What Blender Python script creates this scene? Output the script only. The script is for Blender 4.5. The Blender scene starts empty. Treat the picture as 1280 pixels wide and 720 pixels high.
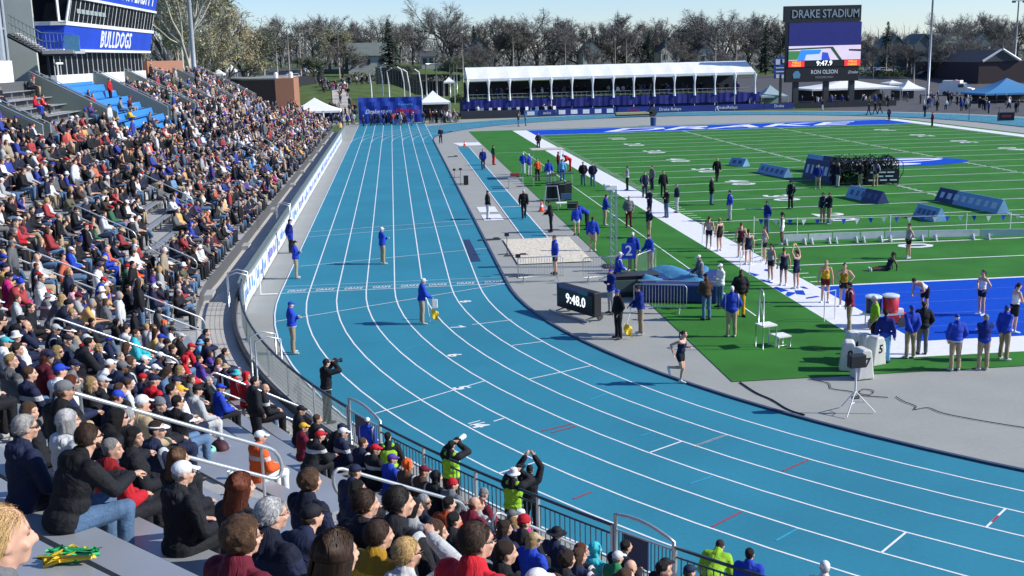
import bpy, bmesh, math, random, time
import numpy as np
from mathutils import Vector, Matrix, Euler
R0 = random.Random(7)
S = bpy.context.scene
COL = S.collection
PI = math.pi

# ------------------------------------------------------------------ camera
F, YAW, PITCH, ROLL = 1376.8551, 0.1028, 0.2092, -0.0236
CAM = Vector((-4.6475, -46.9586, 9.8098))
_cy, _sy, _cp, _sp = math.cos(YAW), math.sin(YAW), math.cos(PITCH), math.sin(PITCH)
FW = Vector((_sy*_cp, _cy*_cp, -_sp))
_r = Vector((_cy, -_sy, 0)); _u = _r.cross(FW)
CR = _r*math.cos(ROLL) + _u*math.sin(ROLL)
CU = -_r*math.sin(ROLL) + _u*math.cos(ROLL)
cam = bpy.data.cameras.new('camera'); cam_o = bpy.data.objects.new('camera', cam); COL.objects.link(cam_o)
cam.sensor_width = 36; cam.lens = F*36/1280; cam.clip_end = 4000; cam.clip_start = .1
m4 = Matrix((( CR.x, CU.x, -FW.x, CAM.x), (CR.y, CU.y, -FW.y, CAM.y), (CR.z, CU.z, -FW.z, CAM.z), (0,0,0,1)))
cam_o.matrix_world = m4
S.camera = cam_o
def ray(x, y):
    return FW + CR*((x-640)/F) - CU*((y-360)/F)
def G(x, y, z=0.0):            # where the sight line through a photo point meets height z
    d = ray(x, y); t = (z-CAM.z)/d.z; return CAM + d*t
def AtY(x, y, Y):              # ... meets the upright plane at distance Y
    d = ray(x, y); t = (Y-CAM.y)/d.y; return CAM + d*t
def AtX(x, y, X):
    d = ray(x, y); t = (X-CAM.x)/d.x; return CAM + d*t
def P2(v):
    d = Vector(v)-CAM; z = d.dot(FW); return 640+F*d.dot(CR)/z, 360-F*d.dot(CU)/z, z

# ------------------------------------------------------------------ materials
def srgb(h):
    h = h.lstrip('#'); c = [int(h[i:i+2], 16)/255 for i in (0, 2, 4)]
    return tuple(((v/12.92) if v <= .04045 else ((v+.055)/1.055)**2.4) for v in c)
MATS = {}
def mat(name, col=(.5,.5,.5), rough=.6, metal=0, var=.12, scale=6., bump=0., bscale=40., emit=0, objcol=False, spec=.5, detail=3, var2=None, stretch=None, bdist=.05, island=0):
    if name in MATS: return MATS[name]
    if isinstance(col, str): col = srgb(col)
    m = bpy.data.materials.new(name); m.use_nodes = True; nt = m.node_tree; N = nt.nodes; L = nt.links
    b = N['Principled BSDF']; b.inputs['Roughness'].default_value = rough; b.inputs['Metallic'].default_value = metal
    b.inputs['Specular IOR Level'].default_value = spec
    dist = 1.6 if objcol and bump else 0
    tc = N.new('ShaderNodeTexCoord'); vec = tc.outputs['Object']
    if stretch:
        mp = N.new('ShaderNodeMapping'); mp.inputs['Scale'].default_value = stretch; L.new(vec, mp.inputs['Vector']); vec = mp.outputs['Vector']
    nz = N.new('ShaderNodeTexNoise'); nz.inputs['Scale'].default_value = scale; nz.inputs['Detail'].default_value = detail
    L.new(vec, nz.inputs['Vector'])
    rp = N.new('ShaderNodeMapRange'); rp.inputs['From Min'].default_value = .3; rp.inputs['From Max'].default_value = .7
    rp.inputs['To Min'].default_value = 1-var; rp.inputs['To Max'].default_value = 1+var
    L.new(nz.outputs['Fac'], rp.inputs['Value'])
    fac = rp.outputs['Result']
    if var2:
        n2 = N.new('ShaderNodeTexNoise'); n2.inputs['Scale'].default_value = var2[0]; n2.inputs['Detail'].default_value = 4
        L.new(vec, n2.inputs['Vector'])
        r2 = N.new('ShaderNodeMapRange'); r2.inputs['From Min'].default_value = .3; r2.inputs['From Max'].default_value = .7
        r2.inputs['To Min'].default_value = 1-var2[1]; r2.inputs['To Max'].default_value = 1+var2[1]
        L.new(n2.outputs['Fac'], r2.inputs['Value'])
        mu = N.new('ShaderNodeMath'); mu.operation = 'MULTIPLY'; L.new(fac, mu.inputs[0]); L.new(r2.outputs['Result'], mu.inputs[1]); fac = mu.outputs[0]
    if island:
        ge = N.new('ShaderNodeNewGeometry'); ri = N.new('ShaderNodeMapRange'); ri.inputs['To Min'].default_value = 1-island; ri.inputs['To Max'].default_value = 1+island
        L.new(ge.outputs['Random Per Island'], ri.inputs['Value']); mi_ = N.new('ShaderNodeMath'); mi_.operation = 'MULTIPLY'; L.new(fac, mi_.inputs[0]); L.new(ri.outputs['Result'], mi_.inputs[1]); fac = mi_.outputs[0]
    sc = N.new('ShaderNodeVectorMath'); sc.operation = 'SCALE'
    if objcol:
        oi = N.new('ShaderNodeObjectInfo'); L.new(oi.outputs['Color'], sc.inputs[0])
    else:
        sc.inputs[0].default_value = col[:3]
    L.new(fac, sc.inputs['Scale']); L.new(sc.outputs['Vector'], b.inputs['Base Color'])
    if bump:
        nb = N.new('ShaderNodeTexNoise'); nb.inputs['Scale'].default_value = bscale; nb.inputs['Detail'].default_value = 3; nb.inputs['Distortion'].default_value = dist
        L.new(vec, nb.inputs['Vector'])
        bp = N.new('ShaderNodeBump'); bp.inputs['Strength'].default_value = bump; bp.inputs['Distance'].default_value = bdist
        L.new(nb.outputs['Fac'], bp.inputs['Height']); L.new(bp.outputs['Normal'], b.inputs['Normal'])
    if emit:
        b.inputs['Emission Color'].default_value = (*col[:3], 1); b.inputs['Emission Strength'].default_value = emit
    MATS[name] = m; return m

# ------------------------------------------------------------------ mesh builder
class MB:
    def __init__(s): s.v = []; s.f = []; s.mi = []
    def add(s, vs, fs, mi=0):
        n = len(s.v); s.v += [tuple(v) for v in vs]
        for f in fs: s.f.append(tuple(i+n for i in f)); s.mi.append(mi)
    def quad(s, a, b, c, d, mi=0): s.add([a,b,c,d], [(0,1,2,3)], mi)
    def box(s, c, size, rz=0, mi=0, M=None):
        x, y, z = size[0]/2, size[1]/2, size[2]/2
        vs = [Vector((sx*x, sy*y, sz*z)) for sz in (-1,1) for sy in (-1,1) for sx in (-1,1)]
        Rm = Matrix.Rotation(rz, 4, 'Z')
        vs = [Rm@v + Vector(c) for v in vs]
        if M: vs = [M@v for v in vs]
        s.add(vs, [(0,2,3,1),(4,5,7,6),(0,1,5,4),(2,6,7,3),(0,4,6,2),(1,3,7,5)], mi)
    def tube(s, pts, r, n=8, mi=0, cap=True, closed=False):
        pts = [Vector(p) for p in pts]; k = len(pts)
        rs = r if isinstance(r, (list, tuple)) else [r]*k
        rings = []; up = None
        for i in range(k):
            a = pts[i-1] if i or closed else pts[i]; b = pts[(i+1) % k] if i < k-1 or closed else pts[i]
            t = (b-a)
            if t.length < 1e-9: t = Vector((0,0,1))
            t.normalize()
            if up is None:
                up = Vector((0,0,1)) if abs(t.z) < .9 else Vector((1,0,0))
            x = t.cross(up)
            if x.length < 1e-6: x = t.cross(Vector((0,1,0)))
            x.normalize(); y = x.cross(t); up = y
            rings.append([pts[i] + x*(rs[i]*math.cos(2*PI*j/n)) + y*(rs[i]*math.sin(2*PI*j/n)) for j in range(n)])
        vs = [v for rg in rings for v in rg]; fs = []
        for i in range(k if closed else k-1):
            i2 = (i+1) % k
            for j in range(n): fs.append((i*n+j, i2*n+j, i2*n+(j+1)%n, i*n+(j+1)%n)[::-1])
        if cap and not closed:
            fs.append(tuple(range(n))); fs.append(tuple((k-1)*n+j for j in range(n-1,-1,-1)))
        s.add(vs, fs, mi)
    def prism(s, poly, h0, h1, mi=0, M=None):           # xy polygon extruded in z
        n = len(poly)
        vs = [Vector((x,y,h0)) for x,y in poly]+[Vector((x,y,h1)) for x,y in poly]
        if M: vs = [M@v for v in vs]
        fs = [tuple(range(n-1,-1,-1)), tuple(range(n,2*n))]+[(i,(i+1)%n,n+(i+1)%n,n+i) for i in range(n)]
        s.add(vs, fs, mi)
    def lathe(s, prof, c=(0,0,0), n=16, mi=0):
        vs = []; fs = []; k = len(prof)
        for r, z in prof:
            for j in range(n): vs.append(Vector((c[0]+r*math.cos(2*PI*j/n), c[1]+r*math.sin(2*PI*j/n), c[2]+z)))
        for i in range(k-1):
            for j in range(n): fs.append((i*n+j, i*n+(j+1)%n, (i+1)*n+(j+1)%n, (i+1)*n+j))
        fs.append(tuple(range(n-1,-1,-1))); fs.append(tuple((k-1)*n+j for j in range(n)))
        s.add(vs, fs, mi)
    def ellipsoid(s, c, r, nu=12, nv=8, mi=0):
        vs = []; fs = []
        for i in range(nv+1):
            a = PI*i/nv
            for j in range(nu):
                b = 2*PI*j/nu
                vs.append(Vector((c[0]+r[0]*math.sin(a)*math.cos(b), c[1]+r[1]*math.sin(a)*math.sin(b), c[2]+r[2]*math.cos(a))))
        for i in range(nv):
            for j in range(nu): fs.append((i*nu+j, (i+1)*nu+j, (i+1)*nu+(j+1)%nu, i*nu+(j+1)%nu))
        s.add(vs, fs, mi)
    def mesh(s, name, mats, smooth=False):
        me = bpy.data.meshes.new(name); me.from_pydata(s.v, [], s.f)
        for m in (mats if isinstance(mats, (list, tuple)) else [mats]): me.materials.append(m)
        if any(s.mi): me.polygons.foreach_set('material_index', s.mi)
        if smooth: me.polygons.foreach_set('use_smooth', [True]*len(me.polygons))
        me.update(); return me
    def build(s, name, mats, parent=None, smooth=False, loc=None, rz=0, bevel=0):
        me = s.mesh(name, mats, smooth)
        return put(name, me, parent, loc, rz, bevel)
def put(name, me, parent=None, loc=None, rz=0, bevel=0):
    o = bpy.data.objects.new(name, me); COL.objects.link(o)
    if parent: o.parent = parent
    if loc is not None: o.location = loc
    if rz: o.rotation_euler = (0,0,rz)
    if bevel:
        b = o.modifiers.new('bevel', 'BEVEL'); b.width = bevel; b.segments = 2; b.limit_method = 'ANGLE'
    return o
def tag(o, label, cat, group=None, kind=None):
    if kind: o['kind'] = kind
    if label: o['label'] = label
    if cat: o['category'] = cat
    if group: o['group'] = group
    return o
def struct(o): o['kind'] = 'structure'; return o
def thing(name, label, cat, loc=(0,0,0), rz=0, group=None):
    o = bpy.data.objects.new(name, None); COL.objects.link(o); o.empty_display_size = .2
    o.location = loc; o.rotation_euler = (0,0,rz)
    return tag(o, label, cat, group)
def dup(o, loc, rz=None, label=None, sc=None):
    c = o.copy(); COL.objects.link(c); c.location = loc
    if rz is not None: c.rotation_euler = (0,0,rz)
    if sc is not None: c.scale = (sc,)*3 if not isinstance(sc, tuple) else sc
    if label: c['label'] = label
    for ch in list(o.children):
        d = ch.copy(); COL.objects.link(d); d.parent = c
        for g in list(ch.children):
            e = g.copy(); COL.objects.link(e); e.parent = d
    return c
TMP = bpy.data.scenes.new('workbench'); TCOL = TMP.collection; TVL = TMP.view_layers[0]
def tdg():
    with bpy.context.temp_override(scene=TMP, view_layer=TVL):
        d = bpy.context.evaluated_depsgraph_get(); d.update(); return d
def text_mesh(txt, size, mat_, name, parent=None, M=None, ext=.004, shear=0, bold=0., spacing=1., sx=1.):
    cu = bpy.data.curves.new(name, 'FONT'); cu.body = txt; cu.size = size; cu.extrude = ext; cu.align_x = 'CENTER'; cu.align_y = 'CENTER'
    cu.shear = shear; cu.offset = bold; cu.space_character = spacing; cu.resolution_u = 2
    o = bpy.data.objects.new(name, cu); TCOL.objects.link(o)
    dg = tdg()
    me = bpy.data.meshes.new_from_object(o.evaluated_get(dg)); bpy.data.objects.remove(o); bpy.data.curves.remove(cu)
    me.name = name; me.materials.clear(); me.materials.append(mat_)
    if sx != 1: me.transform(Matrix.Diagonal((sx,1,1,1)))
    if M: me.transform(M)
    if name == '_': return me
    return put(name, me, parent)
def frame(o, x, z):           # matrix whose local X runs along x and local Y along z (for upright writing)
    x = Vector(x).normalized(); y = Vector(z); y = (y - x*y.dot(x)).normalized(); n = x.cross(y)
    return Matrix(((x.x,y.x,n.x,o[0]),(x.y,y.y,n.y,o[1]),(x.z,y.z,n.z,o[2]),(0,0,0,1)))

# ------------------------------------------------------------------ light
SUN = Vector((.98*math.cos(math.radians(33)), -.2*math.cos(math.radians(33)), math.sin(math.radians(33)))).normalized()
w = bpy.data.worlds.new('World'); S.world = w; w.use_nodes = True
nt = w.node_tree; bg = nt.nodes['Background']; sky = nt.nodes.new('ShaderNodeTexSky'); sky.sky_type = 'NISHITA'; sky.sun_disc = False
sky.sun_elevation = math.asin(SUN.z); sky.sun_rotation = math.atan2(SUN.x, SUN.y); sky.air_density = 1.0; sky.dust_density = .1; sky.ozone_density = 5; sky.altitude = 300
tint = nt.nodes.new('ShaderNodeVectorMath'); tint.operation = 'MULTIPLY'; tint.inputs[1].default_value = (.95,1.0,1.17)
nt.links.new(sky.outputs[0], tint.inputs[0]); nt.links.new(tint.outputs[0], bg.inputs[0]); bg.inputs[1].default_value = .11
sl = bpy.data.lights.new('sun', 'SUN'); sl.energy = 4.6; sl.angle = math.radians(.53); sl.color = (1, .95, .87)
so = bpy.data.objects.new('sun', sl); COL.objects.link(so); so.rotation_euler = SUN.to_track_quat('Z', 'Y').to_euler()
S.view_settings.view_transform = 'Standard'; S.view_settings.look = 'None'; S.view_settings.exposure = .36; S.view_settings.gamma = 1
try: S.cycles.max_bounces = 5; S.cycles.transparent_max_bounces = 8; S.cycles.use_adaptive_sampling = True
except Exception: pass

# ------------------------------------------------------------------ ground, track, field
C1 = (34.57, -.13); C2 = (34.57, 84.6); RI = 34.6
M_blue = mat('track_blue', (.023,.205,.300), .8, var=.10, scale=.25, detail=10, spec=.3, bump=.15, bscale=300, var2=(9,.05), bdist=.004)
M_gray = mat('apron_gray', (.31,.32,.295), .8, var=.05, scale=.6, bump=.1, bscale=200, var2=(8,.04), bdist=.004)
M_line = mat('line_white', (.78,.80,.80), .6, var=.06, scale=3)
M_turf = mat('turf_green', (.036,.172,.027), .9, var=.16, scale=.5, detail=8, spec=.15, bump=.6, bscale=220, var2=(45,.2), bdist=.01)
M_white = mat('paint_white', (.74,.75,.78), .7, var=.06, scale=4, var2=(60,.05))
M_royal = mat('paint_royal', (.003,.068,.50), .85, spec=.1, var=.08, scale=3, var2=(60,.06))
M_grass = mat('lawn_grass', (.065,.11,.018), .9, var=.25, scale=.35, bump=.6, bscale=30, var2=(6,.2))
M_road = mat('asphalt', (.07,.07,.075), .85, var=.12, scale=.5, var2=(30,.1))
M_conc = mat('concrete', (.42,.42,.41), .8, var=.07, scale=1.5, bump=.15, bscale=60, var2=(14,.05))
M_red = mat('line_red', (.35,.04,.06), .6)
M_faint = mat('line_faint', (.03,.32,.48), .6)

def path(o, y1=84.6, y0=None, full=True, n=72):
    """points of the oval, offset o outside the kerb: down the home straight, round the near bend, up the back straight, round the far bend"""
    r = RI+o; pts = []
    if y0 is None: y0 = 84.6
    for i in range(13): pts.append((C1[0]-r, y0+(C1[1]-y0)*i/12))
    for i in range(1, n+1):
        a = PI+PI*i/n; pts.append((C1[0]+r*math.cos(a), C1[1]+r*math.sin(a)))
    if full:
        pts.append((C2[0]+r, C2[1]))
        for i in range(1, n+1):
            a = PI*i/n; pts.append((C2[0]+r*math.cos(a), C2[1]+r*math.sin(a)))
    return pts
def strip(mb, o1, o2, z, **k):
    a, b = path(o1, **k), path(o2, **k)
    for i in range(len(a)-1):
        mb.quad((*b[i],z), (*b[i+1],z), (*a[i+1],z), (*a[i],z))
def flat(name, polys, z, m):
    mb = MB()
    for p in polys: mb.add([(x,y,z) for x,y in p], [tuple(range(len(p)))])
    return struct(mb.build(name, m))
mb = MB(); mb.quad((-900,-300,-.05),(900,-300,-.05),(900,1500,-.05),(-900,1500,-.05)); struct(mb.build('ground', M_grass))
mb = MB(); strip(mb, -.6, 11.5, -.012); mb.quad((-12,84,-.013),(3,84,-.013),(3,126,-.013),(-12,126,-.013)); struct(mb.build('apron_pavement', M_gray))
mb = MB(); mb.add([(*p,-.016) for p in path(-.1)], [tuple(range(len(path(-.1))))]); struct(mb.build('infield_pavement', M_gray))
mb = MB(); strip(mb, .02, 9.81, 0)
mb.quad((-9.78,84.5,-.003),(0,84.5,-.003),(0,121.5,-.003),(-9.78,121.5,-.003)); struct(mb.build('running_track', M_blue))
# lane lines
mb = MB()
for k in range(1, 9): strip(mb, 1.22*k-.026, 1.22*k+.026, .005)
for k in range(0, 9):
    x = -1.22*k; mb.quad((x-.028,84.6,.0055),(x+.028,84.6,.0055),(x+.028,120,.0055),(x-.028,120,.0055))
def seg(mb, a, b, wd, z=.009):
    a, b = Vector((a[0],a[1],z)), Vector((b[0],b[1],z)); t = (b-a).normalized(); n = Vector((-t.y,t.x,0))*wd/2
    mb.quad(a-n, b-n, b+n, a+n)
def gs(mb, q, wd=.05, z=.009): seg(mb, G(*q[0]), G(*q[1]), wd, z)
seg(mb, (-9.76,0.0), (0,0.0), .06)
for y in (.72,1.45): seg(mb, (-9.76,y), (-.0,y), .03)
for q in ([(345,402),(632,354.6)],[(375,333),(612,310)],[(385,290),(590,275)],[(382,296.5),(592,280)],[(590,406),(640,400)],[(640,432),(680,427)],[(662,474),(740,457)],[(467.5,517.5),(607,476)],
          [(587,532),(606,528)],[(617,527),(630,523)],[(1132,666),(1102,691)],[(1257,636),(1232,660)],[(852,552),(812,566)],[(907,544),(870,557)],[(623,592),(645,585)],[(660,581),(673,577)],[(868,558),(908,544)],[(585,530),(600,526)]):
    gs(mb, q)
struct(mb.build('lane_lines', M_line))
mb = MB()
for q in ([(1248,645),(1240,653)],[(1011,575),(979,589)],[(927,640),(890,659)],[(740,615),(717,624)],[(715,530),(677,539)],[(720,533),(690,541)]): gs(mb, q, .05, .012)
struct(mb.build('red_lane_marks', M_red))
mb = MB()
for q in ([(997,661),(970,676)],[(890,596),(862,605)],[(737,500),(760,492)],[(460,428),(490,425)],[(505,437),(530,431)],[(470,345),(486,343)],[(392,385),(412,383)],[(800,545),(814,541)]): gs(mb, q, .05, .008)
struct(mb.build('faint_lane_marks', M_faint))
# lane lettering at the finish and numbers in the bend
mb_t = []
def ground_text(txt, size, x, y, rz, m, name, shear=0, sx=1, bold=.0, z=.011):
    o = text_mesh(txt, size, m, name, None, Matrix.Translation((x,y,z))@Matrix.Rotation(rz,4,'Z'), .001, shear, bold, sx=sx); return struct(o)
for k in range(8): ground_text('DRAKE', .56, -1.22*k-.61, .38 if k else .36, 0, M_line, 'finish_lettering', .3, .44, .0)
for n_, q in enumerate([(580,377),(570,409),(566,444),(575,485),(597,532)]):
    g = G(*q); ground_text(str(8-n_), .62, g.x, g.y, -.95, M_line, 'lane_number', .2, 1.1, .02)
# kerb
mb = MB(); n_k = path(-.02); 
for (o1, o2, z1) in ((-.08, .03, .055),):
    a, b = path(o1), path(o2)
    for i in range(len(a)-1):
        mb.quad((*b[i],z1),(*b[i+1],z1),(*a[i+1],z1),(*a[i],z1)); mb.quad((*b[i],0),(*b[i+1],0),(*b[i+1],z1),(*b[i],z1)); mb.quad((*a[i+1],0),(*a[i],0),(*a[i],z1),(*a[i+1],z1))
struct(mb.build('track_kerb', mat('kerb_dark', (.05,.07,.12), .5)))
flat('dark_lane_strip', [[(-1.22,5.5),(-.72,5.5),(-.82,12.1),(-1.14,12.1)]], .012, mat('strip_dark', (.006,.03,.10), .8))  # flat dark strip in the innermost lane, tapering up the straight
# turf and field
GX0, GX1, GY0, GY1 = 5.15, 64.2, -15.95, 98.6
flat('turf', [[(GX0,GY0),(GX1,GY0),(GX1,GY1),(GX0,GY1)]], .004, M_turf)
SX = 12.64; SXR = SX+48.77; GL = -3.45; YD = .9144
EY0, EY1 = GL-10*YD, GL+110*YD
mb = MB()
def rect(mb, x0, y0, x1, y1, z): mb.quad((x0,y0,z),(x1,y0,z),(x1,y1,z),(x0,y1,z))
rect(mb, SX-1.83, EY0-1.83, SX, EY1, .009); rect(mb, SX, EY0-1.83, SXR+1.83, EY0, .009)
rect(mb, SXR, EY0, SXR+1.83, EY1, .009); rect(mb, SX-1.83, EY1, SXR+1.83, EY1+.35, .009)
struct(mb.build('sideline_border', M_white))
flat('end_zones', [[(SX,EY0),(SXR,EY0),(SXR,GL),(SX,GL)],[(SX,GL+100*YD),(SXR,GL+100*YD),(SXR,EY1),(SX,EY1)]], .009, M_royal)
mb = MB()
for k in range(21):
    y = GL+5*k*YD; h = .1 if k in (0,20) else .06
    rect(mb, SX, y-h, SXR, y+h, .013)
for k in range(101):
    if k % 5 == 0:
        for hx in (SX+18.3, SXR-18.3): rect(mb, hx-.3, GL+k*YD-.05, hx+.3, GL+k*YD+.05, .0145)
        continue
    y = GL+k*YD
    for x0 in (SX+.1, SX+18.0, SXR-18.6, SXR-.71): rect(mb, x0, y-.05, x0+.61, y+.05, .013)
for hx in (SX+18.3, SXR-18.3):
    for k in range(20): rect(mb, hx-.04, GL+k*5*YD+.4, hx+.04, GL+(k+1)*5*YD-.4, .0125)
# soccer lines and endzone seams
for x0,y0,x1,y1 in ((8.5,-8,8.56,66),(5.3,64.8,8.5,64.88),(8.5,28,12.2,28.1),(14.8,5.6,27,5.72)): rect(mb, x0,y0,x1,y1,.0122)
struct(mb.build('field_lines', M_line))
mb = MB()
for k in range(1,5): rect(mb, SX, EY0+k*1.83-.03, SXR, EY0+k*1.83+.03, .0115)
struct(mb.build('end_zone_seams', mat('seam', (.05,.10,.5), .8)))
nums = ['10','20','30','40','50','40','30','20','10']
for i, t in enumerate(nums):
    y = GL+(i+1)*10*YD
    ground_text(t[0]+' '+t[1], 2.5, SX+8.2, y, -PI/2, M_white, 'yard_number', 0, 1.0, .05, .0135)
    ground_text(t[0]+' '+t[1], 2.5, SXR-8.2, y, PI/2, M_white, 'yard_number', 0, 1.0, .05, .0135)
ground_text('DRAKE', 7.5, SX+24.4, GL+104.8*YD, 0, M_white, 'end_zone_lettering', .5, 1.35, .12)
# midfield emblem: a blue and white sweeping oval
cx, cyy = 37.6, 43.4
def ell(a, b, z, m, name, ox=0, oy=0, rot=0, a0=0, a1=2*PI):
    pts = [(cx+ox+a*math.cos(t)*math.cos(rot)-b*math.sin(t)*math.sin(rot), cyy+oy+a*math.cos(t)*math.sin(rot)+b*math.sin(t)*math.cos(rot)) for t in [a0+(a1-a0)*i/40 for i in range(41 if a1-a0 < 6.2 else 40)]]
    return flat(name, [pts], z, m)
ell(6.6, 3.4, .017, M_royal, 'midfield_emblem'); ell(5.2, 1.5, .021, M_white, 'midfield_emblem_white', 0, 1.1, .08)
ell(3.2, .9, .0215, M_white, 'midfield_emblem_white', -1.5, -1.5, -.1); ell(3.8, .5, .025, M_royal, 'midfield_emblem_stroke', .6, .9, .08)
# long jump: runway, pit, take-off boards
flat('jump_runway', [[(2.12,11.6),(3.42,11.6),(3.42,74),(2.12,74)]], .002, M_blue)
mb = MB()
for x in (2.1,3.44): rect(mb, x-.035,11.6,x+.035,74,.006)
for y in (24.5,33.0): rect(mb, 2.12,y,3.42,y+.12,.006)
struct(mb.build('runway_lines', M_line))
M_sand = mat('sand', (.62,.57,.46), .95, var=.12, scale=3, bump=.5, bscale=14, var2=(20,.08), bdist=.05)
mb = MB(); nx, ny = 40, 60
vs = []; 
for j in range(ny+1):
    for i in range(nx+1):
        x = .95+3.6*i/nx; y = 4.2+7.3*j/ny
        vs.append((x, y, .035+.014*R0.random()*(0 < i < nx and 0 < j < ny)))
mb.add(vs, [(j*(nx+1)+i, j*(nx+1)+i+1, (j+1)*(nx+1)+i+1, (j+1)*(nx+1)+i) for j in range(ny) for i in range(nx)])
struct(mb.build('sand_pit', M_sand))
for y in (18.8, 22.4): flat('pit_cover_board', [[(.55,y),(1.75,y),(1.75,y+2.6),(.55,y+2.6)]], .006, M_white)
flat('pit_cover_board', [[(2.6,75.5),(5.0,75.5),(5.0,80),(2.0,80)]], .004, M_white)
flat('start_area_pavement', [[(-30,121),(30,121),(30,127),(-30,127)]], -.02, M_gray)
# black cables on the grey paving
def cable(q, r=.012):
    mb = MB(); P_ = [G(*p)+Vector((0,0,.01)) for p in q]; P_ = [P_[0]*2-P_[1]]+P_+[P_[-1]*2-P_[-2]]; pts = []
    for i in range(1, len(P_)-2):
        for k in range(6):
            t = k/6; a, b, c, d = P_[i-1], P_[i], P_[i+1], P_[i+2]
            pts.append(.5*((2*b)+(c-a)*t+(2*a-5*b+4*c-d)*t*t+(3*b-a-3*c+d)*t*t*t))
    mb.tube(pts+[P_[-2]], r, 5); return mb
mbl = mat('rubber_black', (.015,.015,.017), .6)
tag(cable([(1010,474),(1035,479),(1040,486),(1060,489),(1085,494),(1092,489),(1078,487),(1075,494),(1095,496),(1110,497)]).build('cable', mbl), 'thin black cable looping behind the tripod stand on the grey paving', 'cable')
tag(cable([(1120,496),(1130,502),(1145,508),(1143,512),(1160,510),(1180,517),(1215,524),(1250,530),(1282,535)]).build('cable', mbl), 'long black cable running off the grey paving to the right edge', 'cable')
tag(cable([(925,478),(945,491),(965,500),(985,512),(1006,519)], .022).build('cable', mbl), 'thick black cable lying from turf corner to the tripod foot', 'cable')
# ------------------------------------------------------------------ grandstand (u along the front wall, d back from it, z up)
RW = 45.55; UMIN = -57.
def UM(k): return 82. if k >= 6 else 99.
UMAX = 99.
def SP(u, d, z=0.0):
    if u >= 0: return Vector((-10.95-d, u-.13, z))
    a = PI + (-u)/RW; r = RW+d
    return Vector((C1[0]+r*math.cos(a), C1[1]+r*math.sin(a), z))
def UD(X):
    if X[1] >= -.13: return X[1]+.13, -10.95-X[0]
    dx, dy = X[0]-C1[0], X[1]-C1[1]
    return -RW*math.atan2(-dy, -dx), math.hypot(dx, dy)-RW
def inward(u):                        # heading (rotation about z of a figure whose front is +Y) facing down the stand
    if u >= 0: return -PI/2
    a = PI + (-u)/RW; return math.atan2(-math.sin(a), -math.cos(a)) - PI/2
D0, DP, NROW = 1.6, .8, 17
ZP = .435
def TZ(k): return .99 + ZP*k          # tread height of row k, whose tread runs from D0+DP*k to D0+DP*(k+1)
def us(u0, u1, st=1.2):
    n = max(1, int(abs(u1-u0)/st)); return [u0+(u1-u0)*i/n for i in range(n+1)]
def sweep(mb, prof, ulist, mi=0, closed=True, caps=True):
    n = len(prof); vs = []; fs = []
    for u in ulist:
        for d, z in prof: vs.append(SP(u, d, z))
    m = n if closed else n-1
    for i in range(len(ulist)-1):
        for j in range(m):
            fs.append((i*n+j, i*n+(j+1)%n, (i+1)*n+(j+1)%n, (i+1)*n+j))
    if caps and closed:
        fs.append(tuple(range(n-1,-1,-1))); fs.append(tuple((len(ulist)-1)*n+j for j in range(n)))
    mb.add(vs, fs, mi)
M_tread = mat('stand_concrete', (.37,.375,.37), .8, var=.08, scale=.8, bump=.2, bscale=30, var2=(5,.07))
M_walk = mat('walkway_concrete', (.50,.475,.43), .85, var=.08, scale=.7, var2=(6,.06))
M_alu = mat('bench_aluminium', (.36,.385,.41), .42, metal=.35, var=.06, scale=1.5, stretch=(1,1,1))
M_bluebench = mat('bench_blue', (.03,.21,.58), .5, var=.08, scale=2)
M_steel = mat('galvanised_steel', (.50,.53,.55), .35, metal=.6, var=.07, scale=5)
M_dark = mat('dark_grey', (.035,.04,.045), .6)
M_green = mat('parapet_grey_green', (.12,.155,.145), .6, var=.08, scale=.8)
GS = thing('grandstand', 'concrete grandstand sweeping round the bend beside the blue track, packed with spectators', 'grandstand', (0,0,0))
mb = MB(); U = us(UMIN, UM(9)); dm = D0+DP*6
prof = [(0,-.3),(0,.42),(D0,.42)]
for k in range(6):
    prof += [(D0+DP*k, TZ(k)), (D0+DP*(k+1), TZ(k))]
sweep(mb, prof+[(dm,-.3)], us(UM(9)+.01, UMAX))
for k in range(6, NROW):
    prof += [(D0+DP*k, TZ(k)), (D0+DP*(k+1), TZ(k))]
prof += [(D0+DP*NROW, TZ(NROW-1)+.95), (D0+DP*NROW+.2, TZ(NROW-1)+.95), (D0+DP*NROW+.2, -.3)]
sweep(mb, prof, U)
ter = mb.build('terrace', [M_tread, mat('riser_shade', (.085,.09,.095), .8, var=.12)], GS)
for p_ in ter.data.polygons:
    if abs(p_.normal.z) < .5: p_.material_index = 1  # upright faces coloured dark to stand for the shade under the benches
mb = MB(); sweep(mb, [(.16,.424),(D0-.01,.424)], us(UMIN, UMAX), closed=False); mb.build('walkway', M_walk, GS)
AIS = [-50.5,-40.6,-30.6,-20.6,-11.6,-2.0,9.75,23.5,37.3,47,57,67,77,88]
def bench(name, k, ua, ub, m, back=False, parent=GS):
    mb = MB(); d = D0+DP*k
    st = 1.0
    a, b = min(ua,ub), max(ua,ub)
    cuts = [a]+[x for A in AIS if a < A < b for x in (A-.62, A+.62)]+[b]
    for i in range(0, len(cuts), 2):
        if cuts[i+1]-cuts[i] < .5: continue
        uu = us(cuts[i], cuts[i+1], st)
        z = TZ(k)+.40
        sweep(mb, [(d+.40,z),(d+.40,z+.045),(d+.70,z+.045),(d+.70,z)], uu)
        if back: sweep(mb, [(d+.60,z+.06),(d+.70,z+.46),(d+.735,z+.46),(d+.64,z+.06)], uu)
        for u in uu[::2]:
            c = SP(u, d+.58, z-.2); mb.box(c, (.06,.06,.40), inward(u))
    return mb.build(name, m, parent)
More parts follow.
